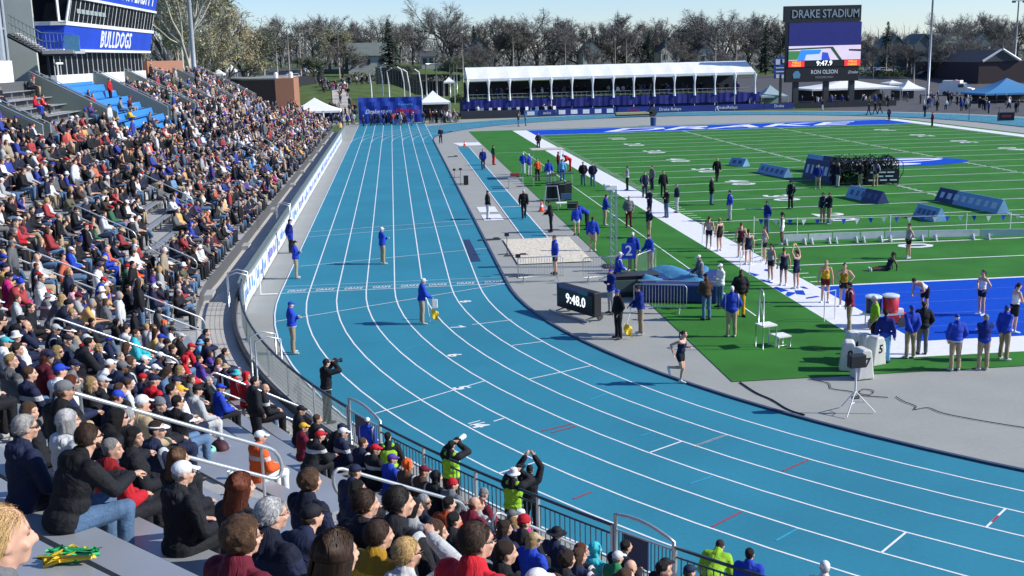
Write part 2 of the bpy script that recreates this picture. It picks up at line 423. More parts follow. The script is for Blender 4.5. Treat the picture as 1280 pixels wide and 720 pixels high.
def BLUE(k): return (24.4, 36.5) if k >= 10 else (27+1.0*(10-k), 38.0) if k >= 7 else (30.6, 37.6-.5*(k < 3))
for k in range(NROW):
    # the reserved section in front of the press box has blue benches with backs
    bl = []
    bl.append(BLUE(k))
    segs = [(UMIN, -2.0+.0), (-2.0, UMAX)]
    bench('bench', k, UMIN, -16.0, M_alu); 
    cur = -16.0
    for (a, b) in bl:
        bench('bench', k, cur, a, M_alu); bench('reserved_bench', k, a+.05, b-.05, M_bluebench, True); cur = b
    bench('bench', k, cur, UM(k), M_alu)
# aisle steps
for A in AIS:
    mb = MB()
    for k in range(-1, NROW-1 if A < 82 else 5):
        z0 = TZ(k) if k >= 0 else .42; d1 = D0+DP*(k+1)
        sweep(mb, [(d1-.34,z0+.001),(d1-.34,z0+ZP/2),(d1-.002,z0+ZP/2),(d1-.002,z0+.001)], [A-.55, A, A+.55])
    mb.build('aisle_steps', M_tread, GS)
# handrails in the aisles
def tz(d): return .42 if d < D0 else .99 + (d-D0)/DP*ZP
def handrail(u, d0, d1, label):
    mb = MB(); r = .026; du = .0
    top = .88; mid = .45
    L = 8
    pts = []
    a = SP(u, d0, tz(d0)+top); b = SP(u, d1, tz(d1)+top); a2 = SP(u, d0, tz(d0)+mid); b2 = SP(u, d1, tz(d1)+mid)
    t = (b-a).normalized(); h = (top-mid)/2; upv = Vector((0,0,1))
    ring = [a]
    ring += [b]
    for i in range(1, 7):
        f = PI*i/7; ring.append((b+b2)/2 + upv*(h*math.cos(f)) + t*(h*.9*math.sin(f)))
    ring += [b2, a2]
    for i in range(1, 7):
        f = PI*i/7; ring.append((a+a2)/2 - upv*(h*math.cos(f)) - t*(h*.9*math.sin(f)))
    mb.tube(ring, r, 8, closed=True)
    n = max(2, int((d1-d0)/1.3)+1)
    for i in range(n):
        d = d0+.12+(d1-d0-.24)*i/(n-1); p = SP(u, d, 0)
        mb.tube([(p.x,p.y,tz(d)-.3),(p.x,p.y,tz(d)+top)], .02, 7)
    return tag(mb.build('handrail', M_steel, None, True), label, 'handrail', 'handrails in the stand aisles')
RA = [(-30.6,6.9,9.45),(-30.6,3.6,5.75),(-30.6,.9,2.7),(-20.6,3.95,6.3),(-20.6,.8,2.95),(-11.6,4.5,7.0),(-11.6,1.6,3.2),(-2.0,4.25,6.2),(-2.0,2.0,3.5),(9.75,4.1,6.3),(-30.6,10.4,12.6),(-40.6,6,8.6),(23.5,4,6.3),(37.3,4,6.3),(47,4,6.3),(57,4,6.3),(67,4,6.3)]
ordn = ['first','second','third','fourth','fifth','sixth','seventh','eighth','ninth','tenth','eleventh','twelfth','thirteenth','fourteenth','fifteenth','sixteenth','seventeenth','eighteenth']
RL = ['long looped steel handrail running just ahead of the man in blue jeans','looped steel handrail by the navy-capped man, middle of the near aisle','short looped steel handrail nearest the rounded gate in the near aisle','looped handrail beside the tan-shorted man in the bucket hat, upper of its aisle',
 'lower looped handrail by the person in black standing near the front fence','upper looped handrail left of the orange-hooded sitter on the bend','short lower looped handrail behind the front row in jeans on the bend','upper looped handrail left of the empty white terrace','short lower looped handrail right of the empty white terrace','lone looped handrail up the straight, past the empty white terrace']
for i, (u, a, b) in enumerate(RA):
    handrail(u, a, b, RL[i] if i < len(RL) else 'looped handrail %s along the stand among packed rows' % (ordn[i-len(RL)]+' further'))
# parapet walls beside the upper stairways
def parapet(u, d0, d1, label, h=1.0):
    mb = MB()
    z0, z1 = tz(d0), tz(d1)
    for off in (-.62, .62):
        uu = [u+off-.05, u+off+.05]
        sweep(mb, [(d0,z0-.5),(d0,z0+h),(d1,z1+h),(d1,z1-.5)], uu)
    o = thing('stair_parapet', label, 'parapet', SP(u,d0,0), 0, 'grey-green stair parapets in the upper stand')
    w = mb.build('panel', M_green, o); w.matrix_parent_inverse = Matrix.Translation(-SP(u,d0,0))
    mb = MB()
    for off in (-.62,.62):
        mb.tube([SP(u+off,d0,z0+h*.4),SP(u+off,d0-.02,z0+h+.1),SP(u+off,d1,z1+h+.1)], .03, 6)
    c = mb.build('rail', M_steel, o); c.matrix_parent_inverse = Matrix.Translation(-SP(u,d0,0))
for u, a, b, l in ((9.75,10.6,15,'sloping grey-green stair parapet at the left edge of the stand'),(23.5,10.6,15.2,'sloping grey-green stair parapet below the glazed stair tower'),(37.3,10.0,15,'sloping grey-green stair parapet right of the blue benches'),
                   (47,9.7,15,'sloping stair parapet below the right end of the press box'),(57,9.7,15,'sloping stair parapet between press box and the tall light pole'),(67,9.4,15,'sloping stair parapet by the tall light pole'),(81.2,9.0,15,'farthest sloping stair parapet, near the brick hut')):
    parapet(u, a, b, l)

# front wall with rail; fence on the bend
M_wallc = mat('wall_grey', (.20,.235,.23), .7, var=.08)
mb = MB(); uu = us(-3.2, UMAX); sweep(mb, [(-.02,-.02),(-.02,1.16),(.14,1.16),(.14,-.02)], uu)
fw_ = thing('stand_front_wall', 'low grey front wall of the stand along the home straight, with flat top', 'wall')
mb.build('wall', M_wallc, fw_)
mb = MB(); sweep(mb, [(-.07,1.163),(-.07,1.22),(.2,1.22),(.2,1.163)], uu); mb.build('coping', mat('coping_grey', (.16,.2,.19), .6), fw_)
M_fence = mat('fence_navy', (.03,.055,.085), .45)
FT = 1.40
def fence(u0, u1, label, solid=False):
    mb = MB(); uu = us(u0, u1, .9)
    t = thing('track_fence', label, 'fence', SP((u0+u1)/2, 0, 0)); off = Matrix.Translation(-SP((u0+u1)/2,0,0))
    mb.tube([SP(u,0,FT) for u in uu], .032, 7); mb.tube([SP(u,0,FT-.17) for u in uu], .02, 6); mb.tube([SP(u,0,.55) for u in uu], .02, 6)
    o = mb.build('rail', M_fence, t, True); o.matrix_parent_inverse = off
    mb = MB()
    n = int(abs(u1-u0)/.13)
    for i in range(n+1):
        u = u0+(u1-u0)*i/n; p = SP(u,0,0); mb.box((p.x,p.y,.90), (.016,.016,.70), inward(u))
    o = mb.build('balusters', M_fence, t); o.matrix_parent_inverse = off
    n = max(2, int(abs(u1-u0)/1.9))
    for i in range(n+1):
        mb = MB(); u = u0+(u1-u0)*i/n; p = SP(u,0,0); mb.box((p.x,p.y,.88), (.055,.055,1.06), inward(u))
        o = mb.build('fence_post', M_steel, t); o.matrix_parent_inverse = off
    mb = MB(); sweep(mb, [(.02,.30),(.02,.43),(.16,.43),(.16,.30)], uu); o = mb.build('kerb', M_tread, t); o.matrix_parent_inverse = off
# glass-like mesh part on the upper bend, darker coping
t = thing('track_fence', 'low mesh fence with dark top rail on the start of the bend', 'fence')
uu = us(-3.4,-21.3,.8)
mb = MB(); mb.tube([SP(u,0,FT-.02) for u in uu], .04, 7); mb.build('rail', M_fence, t, True)
mb = MB(); 
for i in range(int(17.9/.09)+1):
    u = -3.4-i*.09; p = SP(u,0,0); mb.box((p.x,p.y,.92), (.008,.008,.92), inward(u))
for z in [.5+.12*j for j in range(8)]: mb.tube([SP(u,0,z) for u in uu], .005, 4)
mb.build('mesh', mat('mesh_grey', (.22,.27,.26), .5), t)
for u in us(-3.4,-21.3,2.2):
    mb = MB(); p = SP(u,0,0); mb.box((p.x,p.y,.88),(.06,.06,1.06),inward(u)); mb.build('fence_post', M_steel, t)
mb = MB(); sweep(mb, [(.22,.43),(.22,.66),(.34,.66),(.34,.43)], us(-1.5,-21.3,.8)); mb.build('dark_kerb', M_dark, t)
mb = MB(); sweep(mb, [(.02,.30),(.02,.50),(.20,.50),(.20,.30)], us(-3.4,-21.3,.8)); mb.build('pale_kerb', M_tread, t)
fence(-23.05, -30.7, 'navy baluster fence between the two rounded gates on the bend')
fence(-32.1, -52, 'navy baluster fence right of the second rounded gate, running out of frame')
def gate(u0, u1, label):
    mb = MB(); n = 10; top = []
    for i in range(n+1):
        f = i/n; u = u0+(u1-u0)*f; top.append(SP(u,-.03,1.62+.10*math.sin(PI*f)-.14*f))
    t = thing('rounded_gate', label, 'gate', (0,0,0), 0, 'arched gates in the front fence')
    a, b = SP(u0,-.03,.42), SP(u1,-.03,.42)
    mb.tube([a]+top+[b], .035, 8)
    lo = [SP(u0+(u1-u0)*i/n,-.03,1.32) for i in range(n+1)]; mb.tube(lo, .02, 6); mb.tube([SP(u0+(u1-u0)*i/n,-.03,.55) for i in range(n+1)], .02, 6)
    mb.build('gate_frame', M_steel, t, True)
    mb = MB()
    for i in range(1, 16):
        u = u0+(u1-u0)*i/16; p = SP(u,-.03,0); mb.box((p.x,p.y,.94), (.016,.016,.78), inward(u))
    mb.build('gate_bars', M_fence, t)
    mb = MB(); u = u0+(u1-u0)*.36; sweep(mb, [(-.05,.75),(-.05,1.3),(-.02,1.3),(-.02,.75)], [u-.28,u,u+.28]); mb.build('notice_board', mat('navy_sign', (.015,.03,.09), .5), t)
gate(-21.35, -23.0, 'arched steel gate at the near end of the mesh fence on the bend'); gate(-30.75, -32.05, 'arched steel gate lower in the fence, right of the crowd')
# banners along the wall
M_ban = mat('banner_white', (.66,.70,.80), .55, var=.05, scale=2); M_banb = mat('banner_blue', (.04,.22,.62), .5, var=.1); M_purp = mat('banner_purple', (.10,.09,.42), .5)
pool = [(M_ban, M_purp), (M_ban, M_banb)]
n = 0
for u0 in np.arange(-3.4, 84, 4.6):
    u1 = min(u0+4.4, 88); uu = us(u0,u1,.7); mb = MB(); sweep(mb, [(-.055,.06),(-.055,1.0),(-.03,1.0),(-.03,.06)], uu)
    o = mb.build('wall_banner', M_ban)
    mb = MB(); rr = random.Random(n)
    x = .3
    while x < u1-u0-.6:
        wd = rr.uniform(.15,.5); h = rr.uniform(.2,.55); z = rr.uniform(.25,.45)
        sweep(mb, [(-.062,z),(-.062,z+h),(-.058,z+h),(-.058,z)], [u0+x,u0+x+wd]); x += wd+rr.uniform(.1,.35)
    mb.build('print', pool[n % 2][1] if u0 > 4 else M_banb, o)
    pl = ['nearest on the bend','second from the bend','beside the two officials in blue coats'][n] if n < 3 else 'number %s from the bend' % (ordn[n] if n < 18 else 'last')
    tag(o, 'white and %s banner on the stand front wall, %s' % ('purple' if n % 2 == 0 and u0 > 4 else 'blue', pl), 'banner', 'banners on the stand front wall'); n += 1
# steps with steel rails in the front wall
for u, l in ((16.2,'small steel hoop rail on the front wall beside the straight'),(-4.2,'small steel hoop rail at the start of the bend'),(-14.8,'small steel hoop rail over the steps on the bend')):
    mb = MB()
    for du in (-.35,.35):
        a = SP(u+du,.5,.42); b = SP(u+du,.5,1.75); c = SP(u+du,-.25,1.75); d = SP(u+du,-.25,1.0)
        mb.tube([a,b,(b+c)/2+Vector((0,0,.12)),c,d], .028, 8)
    tag(mb.build('step_rail', M_steel, None, True), l, 'rail')

# ------------------------------------------------------------------ press box
M_wht = mat('wall_white', (.76,.77,.77), .7, var=.05, scale=.8)
M_glass = mat('window_glass', (.010,.013,.018), .3, spec=.02, var=.3, scale=.6)
M_bluep = mat('panel_blue', (.012,.06,.52), .5, var=.10, scale=.5, var2=(3,.06))
M_letter = mat('letter_white', (.82,.84,.86), .5)
M_siding = mat('siding_grey', (.50,.55,.51), .7, var=.06, scale=.6)
PB = thing('press_box', 'white and blue press box with slanted glazing behind the top rows of the stand', 'building', (-26,41,8))
inv = Matrix.Translation((26,-41,-8))
def pb(mb, name, m, parent=PB, smooth=False):
    o = mb.build(name, m, parent, smooth); o.matrix_parent_inverse = inv; return o
YL, YR, XB = 27.8, 54.3, -26.0
mb = MB(); mb.box((-31, (YL+YR)/2, 7.85), (10, YR-YL, 2.6)); pb(mb, 'lower_wall', M_wht)
mb = MB(); mb.box((-31.1,(YL+YR)/2, 9.9), (9.9, YR-YL-.3, 1.5)); pb(mb, 'glazing', M_glass)
mb = MB()
y = YL+.2
while y < YR:
    mb.box((XB-.145, y, 9.9), (.05,.05,1.5)); y += 1.35
mb.box((XB-.03, YL+.9, 9.9), (.1,1.5,.12)); mb.box((XB-.03,YL+.5,9.55),(.06,.12,.8)); pb(mb, 'mullion', M_wht)
def slant(z): return XB+.47+(z-10.7)*.235
def wedge(z0, z1, name, m, out=0., y0=YL, y1=YR):
    mb = MB(); a, b = slant(z0)+out, slant(z1)+out
    vs = [(-36,y0,z0),(a,y0,z0),(b,y0,z1),(-36,y0,z1),(-36,y1,z0),(a,y1,z0),(b,y1,z1),(-36,y1,z1)]
    mb.add(vs, [(0,1,2,3),(7,6,5,4),(1,5,6,2),(2,6,7,3),(0,4,5,1),(3,7,4,0)][:5]+[(0,3,7,4)]); return pb(mb, name, m)
wedge(10.62, 10.80, 'beam', M_wht, .08, YL-.1, YR+.1); lp = wedge(10.8, 12.28, 'name_panel', M_bluep); wedge(12.28, 12.52, 'beam', M_wht, .08, YL-.1, YR+.1)
wedge(12.52, 13.98, 'glazing', M_glass, -.1); wedge(13.98, 14.14, 'beam', M_wht, .08, YL-.1, YR+.1); up = wedge(14.14, 16.6, 'name_panel', M_bluep); wedge(16.6, 16.8, 'beam', M_wht, .1, YL-.1, YR+.1)
mb = MB(); y = YL
i = 0
while y <= YR+.01:
    wd = .11 if i % 3 == 0 else .05
    a, b = slant(12.52), slant(13.98)
    vs = [(a-.14,y-wd,12.52),(a-.088,y-wd,12.52),(b-.088,y-wd,13.98),(b-.14,y-wd,13.98),(a-.14,y,12.52),(a-.088,y,12.52),(b-.088,y,13.98),(b-.14,y,13.98)]
    mb.add(vs, [(3,2,1,0),(4,5,6,7),(1,2,6,5),(0,1,5,4),(2,3,7,6),(0,4,7,3)]); y += (YR-YL)/24; i += 1
pb(mb, 'mullion', M_wht)
# people-dark blinds inside the upper glazing
mb = MB(); rr = random.Random(3)
for i in range(7):
    y = YL+3+i*1.1; mb.box((slant(13.2)-.065, y, 13.45), (.02,.9,.7))
pb(mb, 'blinds', mat('blind_grey', (.28,.33,.32), .6))
def panel_text(t, y0, y1, z0, z1, parent):
    zc = (z0+z1)/2; sd = Vector((.235,0,1)).normalized()
    o_ = (slant(zc)+.02, (y0+y1)/2, zc); M = frame(o_, (0,1,0), sd)
    me = text_mesh(t, 1., M_letter, '_', ext=.015, bold=.018, spacing=1.12); xs = [v.co.x for v in me.vertices]; ys = [v.co.y for v in me.vertices]
    k = Matrix.Diagonal(((y1-y0)/(max(xs)-min(xs)), (z1-z0)/(max(ys)-min(ys)), 1, 1)) @ Matrix.Translation((-(max(xs)+min(xs))/2, -(max(ys)+min(ys))/2, 0))
    me.transform(M@k); o = put('lettering', me, parent); o.matrix_parent_inverse = inv if parent == PB else Matrix.Identity(4)
panel_text('BULLDOGS', 37.1, 46.6, 10.93, 12.16, lp); panel_text('DRAKE UNIVERSITY', 31.5, 53.2, 14.45, 15.9, up)
# grey stair side wall with window and outside stairs
mb = MB(); mb.box((-31.6, 27.62, 12.4), (9.2,.3,11)); pb(mb, 'side_wall', M_siding)
mb = MB(); a = AtY(71,0,27.4); b = AtY(74,27,27.4); c = AtY(87,0,27.4); d = AtY(83,27,27.4)
mb.add([b,d,(c.x+.6,27.4,c.z+2),(a.x-.4,27.4,a.z+2)], [(0,1,2,3)]); pb(mb, 'side_window', M_glass)
mb = MB()
for p, q in ((a,b),(b,d),(d,c)): mb.tube([p+Vector((0,-.05,0)), q+Vector((0,-.05,0))], .09, 4)
pb(mb, 'window_trim', M_wht)
st = MB(); l0 = AtY(58,63,25.5); l1 = AtY(97,64,25.5); t0 = AtY(20,40,25.5)
st.box(((l0.x+l1.x)/2, 25.9, l0.z-.12), (l1.x-l0.x, 2.6, .22))
nst = 11
for i in range(nst):
    f = i/(nst-1); p = l0.lerp(t0, f); st.box((p.x, 25.3, p.z-.1), (.36,1.2,.07))
pb(st, 'stair_treads', M_tread)
st = MB(); st.tube([l1+Vector((0,-.7,-.2)), l0+Vector((0,-.7,-.2)), t0+Vector((-.3,-.7,-.2))], .13, 4); st.tube([l0+Vector((0,.6,-.2)), t0+Vector((-.3,.6,-.2))], .13, 4)
for fx in (.06,):
    p = l0.lerp(l1, fx); st.box((p.x,25.2,(p.z+7)/2), (.12,.12,p.z-7))
pb(st, 'stair_frame', M_dark)
st = MB()
for h in (1.05,.55):
    st.tube([l1+Vector((0,-.65,h)), l0+Vector((0,-.65,h)), t0+Vector((-.2,-.65,h))], .03, 6)
for i in range(9):
    f = i/8; p = l0.lerp(l1, f); st.tube([p+Vector((0,-.65,0)), p+Vector((0,-.65,1.05))], .02, 5)
    p = l0.lerp(t0, f); st.tube([p+Vector((0,-.65,0)), p+Vector((0,-.65,1.05))], .02, 5)
pb(st, 'stair_rail', mat('rail_greenish', (.16,.22,.21), .5))
st = MB(); p = AtY(92,49,24.8); st.box((p.x-.1,24.72,p.z-.25),(.9,.05,.95)); pb(st, 'landing_panel', mat('panel_pale_blue', (.10,.30,.50), .4))
# dark undercroft behind the stairs
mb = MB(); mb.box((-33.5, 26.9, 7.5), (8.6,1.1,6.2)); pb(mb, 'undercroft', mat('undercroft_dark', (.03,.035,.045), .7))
# glazed stair tower at the left edge
GT = thing('stair_tower', 'glazed stair tower with silver columns at the far left edge', 'building', (-29,19,8)); inv2 = Matrix.Translation((29,-19,-8))
a = AtX(20,122,-26.3); 
mb = MB(); mb.box((-31.3,a.y-4.0,8.6),(10,8.0,3.0)); o = mb.build('base_wall', M_wht, GT); o.matrix_parent_inverse = inv2
mb = MB(); mb.box((-31.4,a.y-4.0,15.2),(9.6,7.6,10.2)); o = mb.build('glazing', mat('tower_glass', (.012,.02,.05), .1, var=.3, scale=.5), GT); o.matrix_parent_inverse = inv2
mb = MB()
for y, r in ((a.y-.15,.09),(a.y-1.2,.22),(a.y-3.6,.1),(a.y-5.5,.2)): mb.tube([(-26.45,y,10.1),(-26.45,y,20.5)], r, 8)
for z in (11.9,13.6,15.1,17): mb.box((-26.5,a.y-4,z),(.1,8,.1))
o = mb.build('columns', M_steel, GT); o.matrix_parent_inverse = inv2
# ------------------------------------------------------------------ far terrain
def sst(a, b, x):
    t = min(1, max(0, (x-a)/(b-a))); return t*t*(3-2*t)
def hill(x, y):
    Hx = 3.0 + 4.6*(1-sst(-5, 60, x))
    base = sst(150, 235, y)*Hx
    knoll = 4.6*sst(128, 178, y)*(1-sst(-6, 6, x))*sst(-60,-38,x)
    h = max(base, knoll)
    h += 3.5*sst(40,70,-x-0)*sst(60,140,y)*.6
    return h
mb = MB(); xs = np.linspace(-160, 220, 96); ys = np.linspace(126, 520, 80)
vs = [(x, y, hill(x,y)-.035) for y in ys for x in xs]; nx = len(xs)
mb.add(vs, [(j*nx+i, j*nx+i+1, (j+1)*nx+i+1, (j+1)*nx+i) for j in range(len(ys)-1) for i in range(nx-1)])
struct(mb.build('lawn_terrain', M_grass, None, True))
mb = MB(); xs = np.linspace(-160, -27, 30); ys = np.linspace(-40, 126, 30)
vs = [(x, y, (hill(x,y)-.035)) for y in ys for x in xs]; nx = len(xs)
mb.add(vs, [(j*nx+i, j*nx+i+1, (j+1)*nx+i+1, (j+1)*nx+i) for j in range(len(ys)-1) for i in range(nx-1)])
struct(mb.build('bank_terrain', M_grass, None, True))
def drape(name, pts, wd, m, z=.05):
    mb = MB(); P_ = []
    for i in range(len(pts)-1):
        a, b = Vector(pts[i]), Vector(pts[i+1])
        for j in range(10): P_.append(a.lerp(b, j/10))
    P_.append(Vector(pts[-1]))
    L_ = []
    for i in range(len(P_)):
        t = (P_[min(i+1,len(P_)-1)]-P_[max(i-1,0)]).normalized(); n = Vector((-t.y,t.x))*wd/2
        L_.append((P_[i]+n, P_[i]-n))
    for i in range(len(L_)-1):
        q = [L_[i][1], L_[i+1][1], L_[i+1][0], L_[i][0]]
        mb.add([(p.x,p.y,hill(p.x,p.y)+z) for p in q], [(0,1,2,3)])
    return struct(mb.build(name, m))
drape('hill_path', [(-12.5,130),(-13.5,150),(-14.5,168),(-15,185)], 3.0, mat('path_concrete', (.48,.45,.40), .9))
drape('street', [(-160,226),(-20,228),(80,226),(220,222)], 9, M_road)
drape('car_park', [(-30,176),(-33,200),(-36,222)], 16, M_road)

# ------------------------------------------------------------------ trees
M_bark = mat('bark_grey', (.115,.105,.095), .9, var=.25, scale=2, bump=.4, bscale=12)
M_twig = mat('twig_grey', (.185,.18,.172), .9, var=.25, scale=.5)
M_twigb = mat('twig_brown', (.18,.165,.14), .9, var=.25, scale=.5)
M_pale = mat('bark_pale', (.42,.40,.35), .85, var=.35, scale=1.2)
M_leaf = mat('bud_leaf', (.38,.38,.17), .8, var=.35, scale=.6)
M_leafg = mat('spring_leaf', (.07,.115,.03), .8, var=.35, scale=.6)
M_beige = mat('catkin_beige', (.40,.35,.22), .85, var=.3, scale=.6)
M_fir = mat('needle_dark', (.018,.036,.020), .85, var=.35, scale=.7)
def tree_meshes(seed, H, spread=1., up=.5, leaf=0., bark=M_bark, twig=M_twig, leafm=None, ntw=1.5, fork=.28, thick=.02):
    r = random.Random(seed); tk = MB(); tw = MB()
    def grow(p, d, L, rad, lev):
        n = 3; pts = [p]; q = p; dd = d.copy()
        for i in range(n):
            dd = (dd + Vector((r.gauss(0,.12), r.gauss(0,.12), r.gauss(.03,.08)))).normalized(); q = q + dd*L/n; pts.append(q)
        rs = [rad*(1-.42*i/n) for i in range(n+1)]
        if lev <= 2: tk.tube(pts, rs, 6 if lev < 2 else 4, cap=False)
        else: tk.tube(pts, rs, 3, cap=False)
        if lev >= 4:
            twigs(pts, L); return
        nb = 5 if lev == 0 else (4 if lev < 3 else 4)
        for i in range(nb):
            f = 1. if i == 0 else r.uniform(.35,1.); idx = min(n-1, int(f*n)); b = pts[idx].lerp(pts[idx+1], f*n-idx) if f < 1 else pts[-1]
            ang = r.uniform(.25,.6) if i == 0 and lev > 0 else r.uniform(.45,.95)*spread
            ax = dd.cross(Vector((r.gauss(0,1), r.gauss(0,1), r.gauss(0,1)))).normalized()
            nd = Matrix.Rotation(ang, 3, ax) @ dd; nd.z += up*.35; nd.normalize()
            grow(b, nd, L*r.uniform(.62,.80), rad*(.62 if i else .7)*r.uniform(.75,.95), lev+1)
    def twigs(pts, L):
        for _ in range(int(9*ntw)):
            f = r.random(); i = min(2, int(f*3)); b = pts[i].lerp(pts[i+1], f*3-i)
            d = Vector((r.gauss(0,1), r.gauss(0,1), r.gauss(.45,.8))).normalized(); ln = r.uniform(.5,1.3)*L*.55
            s = d.cross(Vector((r.gauss(0,1), r.gauss(0,1), r.gauss(0,1)))).normalized()*r.uniform(.016,.034)
            m_ = b + d*ln*.55 + Vector((r.gauss(0,.06), r.gauss(0,.06), 0)); e = b + d*ln + Vector((r.gauss(0,.15), r.gauss(0,.15), r.gauss(0,.1)))
            tw.add([b-s, b+s, m_+s*.7, m_-s*.7, e], [(0,1,2,3),(3,2,4)], 0)
            for _k in range(2):
                e2 = m_ + (Vector((r.gauss(0,1), r.gauss(0,1), r.gauss(.3,.8))).normalized())*ln*.5
                tw.add([m_-s*.6, m_+s*.6, e2], [(0,1,2)], 0)
            if leaf and r.random() < leaf:
                for _k in range(3):
                    c = b + d*ln*r.random() + Vector((r.gauss(0,.2), r.gauss(0,.2), r.gauss(0,.2))); sz = r.uniform(.05,.11)
                    x = Vector((r.gauss(0,1), r.gauss(0,1), r.gauss(0,1))).normalized(); y = x.cross(Vector((r.gauss(0,1), r.gauss(0,1), r.gauss(0,1)))).normalized()
                    tw.add([c-x*sz, c-y*sz*.6, c+x*sz, c+y*sz*.6], [(0,1,2,3)], 1)
    L0 = H*fork
    grow(Vector((0,0,0)), Vector((r.gauss(0,.03), r.gauss(0,.03), 1)), L0, H*thick, 0)
    zz = max(v[2] for v in tw.v) if tw.v else H
    k = H/zz
    tk.v = [(v[0]*k, v[1]*k, v[2]*k) for v in tk.v]; tw.v = [(v[0]*k, v[1]*k, v[2]*k) for v in tw.v]
    return tk.mesh('trunk', bark, True), tw.mesh('crown', [twig, leafm or M_leaf])
def fir_meshes(seed, H, W):
    r = random.Random(seed); tk = MB(); cr = MB()
    tk.tube([(0,0,0),(0,0,H*.5),(0,0,H*.98)], [H*.018,H*.011,.02], 6)
    z = H*.10
    while z < H*.985:
        f = (z/H); rad = W*(1-f)**.85*r.uniform(.75,1.12)+.15; n = int(7+8*(1-f))
        for i in range(n):
            a = r.uniform(0, 2*PI); d = Vector((math.cos(a), math.sin(a), 0)); s = Vector((-d.y,d.x,0)); L = rad*r.uniform(.7,1.1); dr = r.uniform(.12,.34)
            for j in range(7):
                g = (j+.5)/7; c = d*L*g + Vector((0,0,z-dr*L*g)); w_ = (.10+.26*(1-g))*min(1.6,L*.45)
                t = Vector((r.gauss(0,.1), r.gauss(0,.1), r.gauss(0,.1)))
                cr.add([c-s*w_+t-Vector((0,0,.15*w_)), c-d*L*.05+Vector((0,0,.1)), c+s*w_-t-Vector((0,0,.15*w_)), c+d*L*.16-Vector((0,0,.12+.1*w_))], [(0,1,2,3)])
        z += H*.028*r.uniform(.8,1.2)
    return tk.mesh('trunk', M_bark, True), cr.mesh('crown', M_fir)
BARE = [tree_meshes(11,19,1.0,.45), tree_meshes(12,17,1.15,.3,twig=M_twigb), tree_meshes(13,20,.85,.6), tree_meshes(14,15,1.1,.4,leaf=.12,leafm=M_leafg), tree_meshes(15,18,1.2,.35), tree_meshes(16,21,1.0,.4,fork=.34)]
BUD = [tree_meshes(21,15,1.05,.45,leaf=.55,leafm=M_leaf), tree_meshes(22,13,1.1,.4,leaf=.7,leafm=M_leafg)]
BEIGE = tree_meshes(31,15,1.0,.5,leaf=.6,leafm=M_beige,twig=M_beige,ntw=1.2)
SYC = tree_meshes(32,18,.85,.6,thick=.011,leaf=.4,leafm=M_leaf,bark=M_pale,twig=mat('twig_pale',(.28,.27,.22),.9))
FIR = [fir_meshes(41,13,3.6), fir_meshes(42,12,2.6)]
used = {}
def plant(kind, meshes, x, y, H, base_h, label, rz=None, w=1., z=None, group=None):
    s = H/base_h; z = hill(x,y)-.1 if z is None else z
    o = thing(kind, label, 'tree', (x,y,z), R0.uniform(0,6.28) if rz is None else rz, group); o.scale = (s*w,s*w,s)
    put('trunk', meshes[0], o); put('crown', meshes[1], o); return o
bh = [19,17,20,15,18,21]
def topH(px, py, x, y):      # height that brings a tree's tip to photo row py
    z = AtY(px, py, y).z; return max(4, z-hill(x,y)+.1)
land = [(0,'at the left behind the press box'),(300,'behind the car park'),(420,'behind the green-roofed house'),(500,'behind the hammer cage'),(585,'behind the long white tent, left part'),(700,'behind the long white tent, middle'),(820,'behind the long white tent, right part'),(950,'left of the scoreboard'),(1078,'right of the scoreboard'),(1170,'behind the white ambulance'),(1215,'behind the dark brick hall')]
def near(px):
    s = ''
    for x, t in land:
        if px >= x: s = t
    return s
# main row of trees: (photo x, photo y of the tip, distance, variant)
TR = [(318,30,240,2),(335,22,236,5),(352,16,244,0),(372,18,250,4),(392,22,242,1),(408,40,232,3),(420,12,262,2),(440,22,256,0),(458,24,262,4),(474,16,250,5),(500,26,256,1),(516,24,262,0),(552,-3,232,5),(566,20,262,2),(584,25,250,1),(602,22,262,4),(618,16,256,0),(636,20,262,3),(650,18,250,1),(672,11,256,5),(690,18,262,0),(708,20,250,4),(724,22,262,1),(740,20,256,2),(764,12,250,0),(782,24,262,4),(800,20,256,1),(818,22,262,5),(836,24,250,3),(852,22,262,2),(870,14,248,4),(884,10,256,0),(900,8,244,5),(916,8,250,4),(934,12,256,0),(952,18,262,1),(968,18,256,2),
      (1082,38,262,1),(1100,38,256,4),(1116,34,262,0),(1134,32,256,3),(1150,38,262,1),(1172,18,250,4),(1190,13,244,5),(1206,12,250,4),(1222,13,256,0),(1240,18,250,2),(1256,15,256,5),(1272,16,262,4),(1290,18,250,0)]
TR += [(592,48,206,4),(612,52,204,1),(735,50,214,0),(848,46,214,1),(890,44,214,4),(1092,52,206,0),(1118,46,212,4),(1140,50,208,1),(1164,40,206,0),(1184,44,210,4),(1204,48,206,1),(1218,40,212,5),(428,50,200,1),(1260,40,232,4)]
cnt = {}
allt = []
for px, py, Y, v in TR:
    x = AtY(px, 75, Y).x; t = near(px); cnt[t] = cnt.get(t, 0)+1
    col = ['grey','brownish','tall slim grey','faintly green','broad grey','tall dark'][v]
    allt.append((px, py, Y, v, x, t, col))
tot = {}
for a in allt: tot[(a[5],a[6])] = tot.get((a[5],a[6]),0)+1
sn = {}
for px, py, Y, v, x, t, col in allt:
    k = (t,col); sn[k] = sn.get(k,0)+1
    pre = (ordn[sn[k]-1]+' ') if tot[k] > 1 else ''
    H = topH(px, py, x, Y); plant('bare_tree', BARE[v], x, Y, H, bh[v], ('%s%s leafless tree from the left, %s' % (pre, col, t)) if pre else ('%s leafless tree standing %s' % (col, t)), group='leafless trees along the horizon', w=R0.uniform(1.1,1.35))
